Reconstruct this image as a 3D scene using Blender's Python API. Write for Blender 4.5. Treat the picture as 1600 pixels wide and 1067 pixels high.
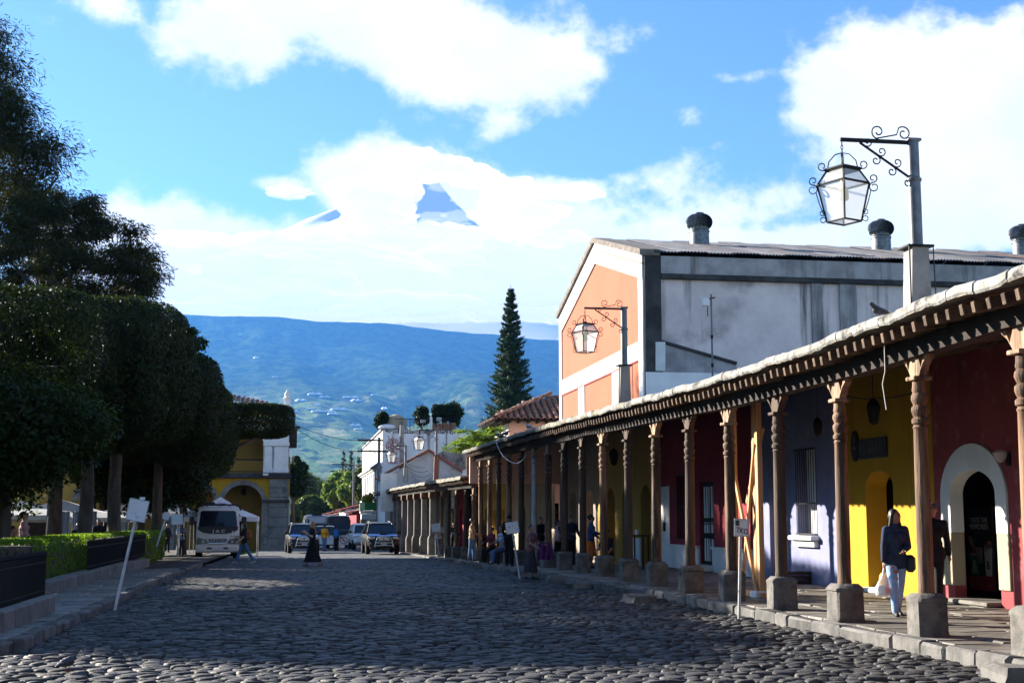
import bpy, math, random
import numpy as np
from mathutils import Vector, Matrix, noise as mnoise
R = math.radians
rnd = random.Random(7)
for _o in list(bpy.data.objects):
    bpy.data.objects.remove(_o)
SC = bpy.context.scene
COL = SC.collection

# ------------------------------------------------------------------ camera
F_PX, VPX, HZ = 2133.0, 456.0, 810.0
PITCH = math.atan((HZ - 533.5) / F_PX)
YAW = math.atan((800 - VPX) * math.cos(PITCH) / F_PX)
cam_d = bpy.data.cameras.new('camera')
cam_d.sensor_width = 36.0
cam_d.lens = 36.0 * F_PX / 1600.0
cam_d.clip_start, cam_d.clip_end = 0.1, 80000
CAM = bpy.data.objects.new('camera', cam_d)
COL.objects.link(CAM)
CAM.location = (0, 0, 1.6)
CAM.rotation_euler = (math.pi / 2 + PITCH, 0, -YAW)
SC.camera = CAM

# ------------------------------------------------------------------ light
SUN_EL, SUN_AZ = R(19.8), R(312.0)           # azimuth clockwise from +Y
SUN_DIR = Vector((math.sin(SUN_AZ) * math.cos(SUN_EL), math.cos(SUN_AZ) * math.cos(SUN_EL), math.sin(SUN_EL)))
sun_d = bpy.data.lights.new('sun', 'SUN')
sun_d.energy = 5.0
sun_d.angle = R(0.53)
sun_d.color = (1.0, 0.93, 0.82)
SUN = bpy.data.objects.new('sun', sun_d)
COL.objects.link(SUN)
SUN.rotation_euler = (-SUN_DIR).to_track_quat('-Z', 'Y').to_euler()
SUN.location = (-60, 20, 60)

vs = SC.view_settings
vs.view_transform = 'Standard'
vs.look = 'None'
vs.exposure = 2.08
vs.gamma = 1.0
vs.use_curve_mapping = False
SC.render.engine = 'CYCLES'
SC.cycles.transparent_max_bounces = 24
SC.cycles.max_bounces = 6
SC.cycles.diffuse_bounces = 1
SC.cycles.glossy_bounces = 3
SC.cycles.volume_bounces = 0
SC.cycles.use_denoising = True
SC.cycles.sample_clamp_indirect = 6.0

def ray(px, py):
    """world direction through a photo pixel (1600 x 1067), used to lay the place out to scale"""
    v = Vector(((px - 800) / F_PX, -(py - 533.5) / F_PX, -1.0))
    return (CAM.rotation_euler.to_matrix() @ v).normalized()
def onX(px, py, X):
    d = ray(px, py); return Vector((0, 0, 1.6)) + d * (X / d.x)
def onY(px, py, Y):
    d = ray(px, py); return Vector((0, 0, 1.6)) + d * (Y / d.y)
def azel(px, py):
    d = ray(px, py); return math.atan2(d.x, d.y), math.asin(d.z)

# ------------------------------------------------------------------ sky
W = bpy.data.worlds.new('World')
SC.world = W
W.use_nodes = True
nt = W.node_tree
nt.nodes.clear()
def N(tree, t, **kw):
    n = tree.nodes.new(t)
    for k, v in kw.items():
        setattr(n, k, v)
    return n
def mth(tree, op, a, b=None, c=None, clamp=False):
    n = tree.nodes.new('ShaderNodeMath'); n.operation = op; n.use_clamp = clamp
    for i, s in enumerate((a, b, c)):
        if s is None: continue
        if isinstance(s, (int, float)): n.inputs[i].default_value = s
        else: tree.links.new(s, n.inputs[i])
    return n.outputs[0]
tc = N(nt, 'ShaderNodeTexCoord')
sep = N(nt, 'ShaderNodeSeparateXYZ')
nt.links.new(tc.outputs['Generated'], sep.inputs[0])
w_az = mth(nt, 'ARCTAN2', sep.outputs[0], sep.outputs[1])
w_el = mth(nt, 'ARCSINE', sep.outputs[2])
sky = N(nt, 'ShaderNodeTexSky', sky_type='NISHITA', sun_disc=False, sun_elevation=SUN_EL, sun_rotation=SUN_AZ,
        altitude=1500.0, air_density=1.0, dust_density=0.6, ozone_density=1.6)
tint = N(nt, 'ShaderNodeMix', data_type='RGBA', blend_type='MULTIPLY')
tint.inputs[0].default_value = 1.0
tint.inputs[7].default_value = (0.67, 0.87, 1.06, 1)
nt.links.new(sky.outputs[0], tint.inputs[6])
def wnoise(scale, detail, rough, zs=1.0, off=(0, 0, 0), dist=0.0):
    m = N(nt, 'ShaderNodeMapping'); m.inputs['Scale'].default_value = (1, 1, zs); m.inputs['Location'].default_value = off
    nt.links.new(tc.outputs['Generated'], m.inputs[0])
    n = N(nt, 'ShaderNodeTexNoise'); n.inputs['Scale'].default_value = scale; n.inputs['Detail'].default_value = detail
    n.inputs['Roughness'].default_value = rough; n.inputs['Distortion'].default_value = dist
    nt.links.new(m.outputs[0], n.inputs['Vector'])
    return n.outputs[0]
n_big = wnoise(9.0, 10, 0.62, 1.3, (3.1, 0.4, 0.2))
n_fine = wnoise(34.0, 6, 0.6, 1.2, (0.7, 1.4, 2.2))
n_far = wnoise(3.2, 8, 0.6, 2.0, (5.2, 2.4, 1.1))
# (px, py, half width px, half height px, amount): the cloud masses over the street
LOBES = [(520, 30, 260, 75, 1.1), (720, 85, 190, 78, 1.2), (850, 130, 110, 62, .8), (330, 70, 120, 70, .9), (150, 10, 70, 40, .7),
         (540, 290, 60, 40, .9), (640, 275, 130, 62, 1.15), (770, 310, 150, 48, 1.0), (900, 300, 75, 28, .72), (430, 290, 45, 18, .85),
         (560, 420, 420, 72, 1.5), (250, 400, 160, 70, 1.3), (900, 420, 300, 72, 1.4), (780, 205, 60, 34, .62),
         (1330, 150, 110, 80, 1.15), (1490, 160, 150, 110, 1.25), (1600, 230, 190, 120, 1.3), (1420, 300, 190, 80, .95), (1180, 310, 90, 40, .85),
         (1280, 385, 260, 30, .9), (1050, 265, 90, 40, .55), (1090, 175, 60, 20, .5), (1150, 120, 60, 14, .42)]
dens = None
for (x, y, sx, sy, am) in LOBES:
    a, e = azel(x, y); k = 1.0 / F_PX
    u = mth(nt, 'MULTIPLY', mth(nt, 'SUBTRACT', w_az, a), 1 / (sx * k))
    v = mth(nt, 'MULTIPLY', mth(nt, 'SUBTRACT', w_el, e), 1 / (sy * k))
    q = mth(nt, 'ADD', mth(nt, 'MULTIPLY', u, u), mth(nt, 'MULTIPLY', v, v))
    g = mth(nt, 'MULTIPLY', mth(nt, 'EXPONENT', mth(nt, 'MULTIPLY', q, -0.75)), am)
    dens = g if dens is None else mth(nt, 'MAXIMUM', mth(nt, 'MULTIPLY', mth(nt, 'ADD', dens, g), 0.72), mth(nt, 'MAXIMUM', dens, g))
far = mth(nt, 'MULTIPLY', mth(nt, 'SUBTRACT', n_far, 0.5), 2.6)
# unseen cloud away from the part in view, added to light camera-facing walls
away = mth(nt, 'MULTIPLY', mth(nt, 'SUBTRACT', mth(nt, 'ABSOLUTE', mth(nt, 'SUBTRACT', w_az, YAW)), 0.48), 4.0, clamp=True)
dens = mth(nt, 'MAXIMUM', dens, mth(nt, 'MULTIPLY', mth(nt, 'ADD', far, 0.32), away))
dens = mth(nt, 'ADD', dens, mth(nt, 'MULTIPLY', mth(nt, 'SUBTRACT', n_big, 0.5), 1.75))
dens = mth(nt, 'ADD', dens, mth(nt, 'MULTIPLY', mth(nt, 'SUBTRACT', n_fine, 0.5), 0.85))
ramp = N(nt, 'ShaderNodeMapRange', interpolation_type='SMOOTHSTEP')
ramp.inputs['From Min'].default_value = 0.40; ramp.inputs['From Max'].default_value = 0.84
nt.links.new(dens, ramp.inputs['Value'])
bodyw = N(nt, 'ShaderNodeMapRange', interpolation_type='SMOOTHSTEP')
bodyw.inputs['From Min'].default_value = 0.30; bodyw.inputs['From Max'].default_value = 0.72
nt.links.new(n_big, bodyw.inputs['Value'])
ccol = N(nt, 'ShaderNodeMix', data_type='RGBA')
ccol.inputs[6].default_value = (4.6, 4.85, 5.2, 1); ccol.inputs[7].default_value = (5.6, 5.65, 5.7, 1)
nt.links.new(bodyw.outputs[0], ccol.inputs[0])
cm = N(nt, 'ShaderNodeMix', data_type='RGBA')
nt.links.new(ramp.outputs[0], cm.inputs[0])
nt.links.new(tint.outputs[2], cm.inputs[6]); nt.links.new(ccol.outputs[2], cm.inputs[7])
bg = N(nt, 'ShaderNodeBackground'); bg.inputs['Strength'].default_value = 0.055
nt.links.new(cm.outputs[2], bg.inputs['Color'])
wo = N(nt, 'ShaderNodeOutputWorld')
nt.links.new(bg.outputs[0], wo.inputs['Surface'])

# ------------------------------------------------------------------ mesh helpers
class MB:
    def __init__(s): s.v = []; s.f = []
    def add(s, vs, fs):
        o = len(s.v); s.v.extend(tuple(map(float, p)) for p in vs); s.f.extend(tuple(i + o for i in f) for f in fs); return s
    def quad(s, *p): return s.add(p, [tuple(range(len(p)))])
    def box(s, c, d, b=0.0, M=None):
        hx, hy, hz = d[0] / 2, d[1] / 2, d[2] / 2
        if b <= 0:
            V = [(x, y, z) for x in (-hx, hx) for y in (-hy, hy) for z in (-hz, hz)]
            Fc = [(0, 1, 3, 2), (4, 6, 7, 5), (0, 4, 5, 1), (2, 3, 7, 6), (0, 2, 6, 4), (1, 5, 7, 3)]
        else:
            b = min(b, hx * .9, hy * .9, hz * .9)
            V = []; ix = {}
            for i in (-1, 1):
                for j in (-1, 1):
                    for k in (-1, 1):
                        ix[i, j, k, 0] = len(V); V.append((i * hx, j * (hy - b), k * (hz - b)))
                        ix[i, j, k, 1] = len(V); V.append((i * (hx - b), j * hy, k * (hz - b)))
                        ix[i, j, k, 2] = len(V); V.append((i * (hx - b), j * (hy - b), k * hz))
            Fc = []
            for i in (-1, 1):
                q = [ix[i, -1, -1, 0], ix[i, 1, -1, 0], ix[i, 1, 1, 0], ix[i, -1, 1, 0]]; Fc.append(tuple(q if i > 0 else q[::-1]))
                q = [ix[-1, i, -1, 1], ix[1, i, -1, 1], ix[1, i, 1, 1], ix[-1, i, 1, 1]]; Fc.append(tuple(q[::-1] if i > 0 else q))
                q = [ix[-1, -1, i, 2], ix[1, -1, i, 2], ix[1, 1, i, 2], ix[-1, 1, i, 2]]; Fc.append(tuple(q if i > 0 else q[::-1]))
                for j in (-1, 1):
                    q = [ix[i, j, -1, 0], ix[i, j, -1, 1], ix[i, j, 1, 1], ix[i, j, 1, 0]]; Fc.append(tuple(q if i * j > 0 else q[::-1]))
                    q = [ix[i, -1, j, 0], ix[i, 1, j, 0], ix[i, 1, j, 2], ix[i, -1, j, 2]]; Fc.append(tuple(q if i * j > 0 else q[::-1]))
                    q = [ix[-1, i, j, 1], ix[-1, i, j, 2], ix[1, i, j, 2], ix[1, i, j, 1]]; Fc.append(tuple(q if i * j > 0 else q[::-1]))
                    for k in (-1, 1):
                        q = [ix[i, j, k, 0], ix[i, j, k, 1], ix[i, j, k, 2]]; Fc.append(tuple(q if i * j * k > 0 else q[::-1]))
        V = [Vector(p) for p in V]
        if M is not None: V = [M @ p for p in V]
        c = Vector(c)
        return s.add([p + c for p in V], Fc)
    def tube(s, pts, r, n=8, cap=True):
        pts = [Vector(p) for p in pts]
        rr = r if isinstance(r, (list, tuple)) else [r] * len(pts)
        V = []; Fc = []; up = None
        for i, p in enumerate(pts):
            a = pts[max(0, i - 1)]; b = pts[min(len(pts) - 1, i + 1)]
            t = (b - a)
            t = t.normalized() if t.length > 1e-9 else Vector((0, 0, 1))
            if up is None: up = Vector((1, 0, 0)) if abs(t.x) < .8 else Vector((0, 1, 0))
            u = (up - t * up.dot(t))
            u = u.normalized() if u.length > 1e-6 else t.orthogonal().normalized()
            w = t.cross(u); up = u
            for k in range(n):
                an = 2 * math.pi * k / n
                V.append(p + (u * math.cos(an) + w * math.sin(an)) * rr[i])
        for i in range(len(pts) - 1):
            for k in range(n):
                Fc.append((i * n + k, i * n + (k + 1) % n, (i + 1) * n + (k + 1) % n, (i + 1) * n + k))
        if cap:
            Fc.append(tuple(range(n))[::-1]); Fc.append(tuple(range((len(pts) - 1) * n, len(pts) * n)))
        return s.add(V, Fc)
    def lathe(s, prof, n=16, c=(0, 0, 0), sx=1, sy=1):
        V = []; Fc = []
        for (r, z) in prof:
            for k in range(n):
                an = 2 * math.pi * k / n; V.append((c[0] + r * sx * math.cos(an), c[1] + r * sy * math.sin(an), c[2] + z))
        for i in range(len(prof) - 1):
            for k in range(n):
                Fc.append((i * n + k, i * n + (k + 1) % n, (i + 1) * n + (k + 1) % n, (i + 1) * n + k))
        Fc.append(tuple(range(n))[::-1]); Fc.append(tuple(range((len(prof) - 1) * n, len(prof) * n)))
        return s.add(V, Fc)
    def prism(s, poly, fn, a, b):
        """poly: 2d points; fn(u, v, w) -> xyz; extruded from w=a to w=b"""
        n = len(poly)
        V = [fn(u, v, a) for u, v in poly] + [fn(u, v, b) for u, v in poly]
        Fc = [tuple(range(n))[::-1], tuple(range(n, 2 * n))] + [(i, (i + 1) % n, n + (i + 1) % n, n + i) for i in range(n)]
        return s.add(V, Fc)
    def ell(s, c, r, nu=12, nv=8, M=None):
        V = []; Fc = []
        for j in range(nv + 1):
            th = math.pi * j / nv
            for i in range(nu):
                ph = 2 * math.pi * i / nu
                p = Vector((r[0] * math.sin(th) * math.cos(ph), r[1] * math.sin(th) * math.sin(ph), r[2] * math.cos(th)))
                if M is not None: p = M @ p
                V.append(p + Vector(c))
        for j in range(nv):
            for i in range(nu):
                Fc.append((j * nu + i, (j + 1) * nu + i, (j + 1) * nu + (i + 1) % nu, j * nu + (i + 1) % nu))
        return s.add(V, Fc)
    def mesh(s, name, m=None, smooth=None, off=(0, 0, 0)):
        me = bpy.data.meshes.new(name)
        ox, oy, oz = off
        me.from_pydata([(x - ox, y - oy, z - oz) for x, y, z in s.v], [], s.f)
        if smooth is not None:
            me.shade_smooth()
            if smooth < 180: me.set_sharp_from_angle(angle=R(smooth))
        if m: me.materials.append(m)
        return me
def np_mesh(name, V, Fq, m=None, smooth=False):
    """V (n,3) floats, Fq (k,3|4) ints"""
    me = bpy.data.meshes.new(name)
    V = np.asarray(V, np.float32); Fq = np.asarray(Fq, np.int32); k = Fq.shape[1]
    me.vertices.add(len(V)); me.vertices.foreach_set('co', V.ravel())
    me.loops.add(Fq.size); me.loops.foreach_set('vertex_index', Fq.ravel())
    me.polygons.add(len(Fq)); me.polygons.foreach_set('loop_start', np.arange(0, Fq.size, k, dtype=np.int32))
    me.polygons.foreach_set('use_smooth', np.full(len(Fq), smooth, bool))
    me.update(calc_edges=True)
    if m: me.materials.append(m)
    return me
def tagged(o, label=None, cat=None, group=None, kind=None):
    if label: o['label'] = label
    if cat: o['category'] = cat
    if group: o['group'] = group
    if kind: o['kind'] = kind
    return o
def thing(name, label, cat, loc=(0, 0, 0), rz=0.0, group=None):
    o = bpy.data.objects.new(name, None); COL.objects.link(o)
    o.empty_display_size = .2
    o.location = loc; o.rotation_euler = (0, 0, rz)
    return tagged(o, label, cat, group)
def obj(name, me, parent=None, loc=None, rot=None, scale=None, m=None, smooth=None, world=True):
    """link a mesh (or MB) as one object; an MB under a parent thing is taken in world coordinates unless world=False"""
    if isinstance(me, MB):
        off = (0, 0, 0)
        if parent is not None and world:
            p = parent
            off = Vector((0, 0, 0))
            while p is not None: off = off + p.location; p = p.parent
        me = me.mesh(name, m, smooth, off)
    o = bpy.data.objects.new(name, me); COL.objects.link(o)
    if parent is not None: o.parent = parent
    if loc is not None: o.location = loc
    if rot is not None: o.rotation_euler = rot
    if scale is not None: o.scale = scale
    return o
def struct(name, me, m=None, smooth=None, label=None, loc=None):
    return tagged(obj(name, me, m=m, smooth=smooth, loc=loc), label=label, kind='structure')
def dup(root, loc=None, rz=None, label=None, group=None, parent=None):
    r = root.copy(); COL.objects.link(r)
    r.parent = parent
    if loc is not None: r.location = loc
    if rz is not None: r.rotation_euler = (0, 0, rz)
    if label: r['label'] = label
    if group: r['group'] = group
    for ch in list(root.children):
        c = dup(ch, parent=r)
    return r
TMP = bpy.data.scenes.new('tmp')
def baked(o):
    """evaluated mesh of an object that lives in the scratch scene"""
    TMP.collection.objects.link(o)
    with bpy.context.temp_override(scene=TMP, view_layer=TMP.view_layers[0]):
        dg = bpy.context.evaluated_depsgraph_get(); dg.update()
    me = bpy.data.meshes.new_from_object(o.evaluated_get(dg), depsgraph=dg)
    TMP.collection.objects.unlink(o)
    d = o.data; bpy.data.objects.remove(o)
    return me
def text_mesh(txt, size, depth=.004, m=None, sx=1.0, align='CENTER'):
    c = bpy.data.curves.new('lettering', 'FONT'); c.body = txt; c.size = size; c.extrude = depth
    c.align_x = align; c.align_y = 'CENTER'; c.resolution_u = 3; c.space_line = .95
    o = bpy.data.objects.new('lettering', c); o.scale = (sx, 1, 1)
    me = baked(o)
    if sx != 1.0: me.transform(Matrix.Diagonal((sx, 1, 1, 1)))
    if m:
        me.materials.clear(); me.materials.append(m)
    return me

# ------------------------------------------------------------------ materials
def principled(name):
    m = bpy.data.materials.new(name); m.use_nodes = True
    t = m.node_tree; b = t.nodes['Principled BSDF']
    return m, t, b
def mat(name, c1, c2=None, scale=3.0, rough=.8, bump=0.0, bscale=None, stretch=(1, 1, 1), detail=6, c3=None, s3=.6, t3=(.55, .7),
        metal=0.0, spec=.3, local=False, isl=0.0, lo=.35, hi=.65, drip=None):
    """procedural surface: two colours mixed by noise, a third in patches, optional drips below, and relief"""
    m, t, b = principled(name)
    L = t.links.new
    if local:
        src = N(t, 'ShaderNodeTexCoord').outputs['Object']
        oi = N(t, 'ShaderNodeObjectInfo')
        ad = N(t, 'ShaderNodeVectorMath', operation='ADD'); L(src, ad.inputs[0])
        sc = mth(t, 'MULTIPLY', oi.outputs['Random'], 40.0); L(sc, ad.inputs[1]); src = ad.outputs[0]
    else:
        src = N(t, 'ShaderNodeNewGeometry').outputs['Position']
    mp = N(t, 'ShaderNodeMapping'); mp.inputs['Scale'].default_value = stretch; L(src, mp.inputs[0])
    def nz(s, d=detail, v=None):
        n = N(t, 'ShaderNodeTexNoise'); n.inputs['Scale'].default_value = s; n.inputs['Detail'].default_value = d; n.inputs['Roughness'].default_value = .62
        L(v or mp.outputs[0], n.inputs['Vector']); return n.outputs[0]
    n1 = nz(scale)
    if c2 is None: c2 = tuple(c * .8 for c in c1)
    def rng(v, a, z):
        r = N(t, 'ShaderNodeMapRange', interpolation_type='SMOOTHSTEP'); r.inputs['From Min'].default_value = a; r.inputs['From Max'].default_value = z
        L(v, r.inputs['Value']); return r.outputs[0]
    def mix(f, a, z, bt='MIX'):
        x = N(t, 'ShaderNodeMix', data_type='RGBA', blend_type=bt)
        if isinstance(f, float): x.inputs[0].default_value = f
        else: L(f, x.inputs[0])
        for i, q in ((6, a), (7, z)):
            if isinstance(q, tuple): x.inputs[i].default_value = q + (1,)
            else: L(q, x.inputs[i])
        return x.outputs[2]
    col = mix(rng(n1, lo, hi), tuple(c1), tuple(c2))
    if c3 is not None:
        col = mix(rng(nz(s3, 8), *t3), col, tuple(c3))
    if drip is not None:
        dc, ds, dt = drip
        m2 = N(t, 'ShaderNodeMapping'); m2.inputs['Scale'].default_value = (ds, ds, ds * .07); L(src, m2.inputs[0])
        col = mix(rng(nz(1.0, 5, m2.outputs[0]), *dt), col, tuple(dc))
    if isl > 0:
        g = N(t, 'ShaderNodeNewGeometry') if not local else None
        rv = g.outputs['Random Per Island'] if g else oi.outputs['Random']
        k = N(t, 'ShaderNodeMapRange'); k.inputs['To Min'].default_value = 1 - isl; k.inputs['To Max'].default_value = 1 + isl
        L(rv, k.inputs['Value'])
        hs = N(t, 'ShaderNodeVectorMath', operation='SCALE'); L(col, hs.inputs[0]); L(k.outputs[0], hs.inputs['Scale']); col = hs.outputs[0]
    L(col, b.inputs['Base Color'])
    b.inputs['Roughness'].default_value = rough; b.inputs['Metallic'].default_value = metal
    b.inputs['Specular IOR Level'].default_value = spec
    if bump > 0:
        bp = N(t, 'ShaderNodeBump'); bp.inputs['Strength'].default_value = bump; bp.inputs['Distance'].default_value = .03
        L(nz(bscale or scale * 4, 8), bp.inputs['Height']); L(bp.outputs[0], b.inputs['Normal'])
    return m
def plain(name, c, rough=.6, metal=0.0, spec=.4, v=.12, scale=6.0, local=True):
    return mat(name, c, tuple(x * (1 - v) for x in c), scale=scale, rough=rough, metal=metal, spec=spec, local=local)
def glass(name, c=(.02, .025, .03), rough=.05, alpha=None):
    m, t, b = principled(name)
    b.inputs['Base Color'].default_value = c + (1,); b.inputs['Roughness'].default_value = rough; b.inputs['Specular IOR Level'].default_value = .6
    if alpha is not None: b.inputs['Alpha'].default_value = alpha
    return m
def leaf(name, c1, c2, tr=.3, v=.35, rough=.45, trc=None):
    m, t, b = principled(name); L = t.links.new
    g = N(t, 'ShaderNodeNewGeometry')
    n = N(t, 'ShaderNodeTexNoise'); n.inputs['Scale'].default_value = .8; n.inputs['Detail'].default_value = 3; L(g.outputs['Position'], n.inputs['Vector'])
    f = mth(t, 'ADD', mth(t, 'MULTIPLY', g.outputs['Random Per Island'], .7), mth(t, 'SUBTRACT', mth(t, 'MULTIPLY', n.outputs[0], 1.4), .55), clamp=True)
    x = N(t, 'ShaderNodeMix', data_type='RGBA'); x.inputs[6].default_value = c1 + (1,); x.inputs[7].default_value = c2 + (1,)
    L(f, x.inputs[0]); L(x.outputs[2], b.inputs['Base Color'])
    b.inputs['Roughness'].default_value = max(rough, .55); b.inputs['Specular IOR Level'].default_value = .14
    tl = N(t, 'ShaderNodeBsdfTranslucent')
    k = N(t, 'ShaderNodeMix', data_type='RGBA', blend_type='MULTIPLY'); k.inputs[0].default_value = 1; k.inputs[7].default_value = (trc or (1.9, 1.7, .6)) + (1,)
    L(x.outputs[2], k.inputs[6]); L(k.outputs[2], tl.inputs[0])
    ms = N(t, 'ShaderNodeMixShader'); ms.inputs[0].default_value = tr
    L(b.outputs[0], ms.inputs[1]); L(tl.outputs[0], ms.inputs[2])
    L(ms.outputs[0], t.nodes['Material Output'].inputs['Surface'])
    return m
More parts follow.
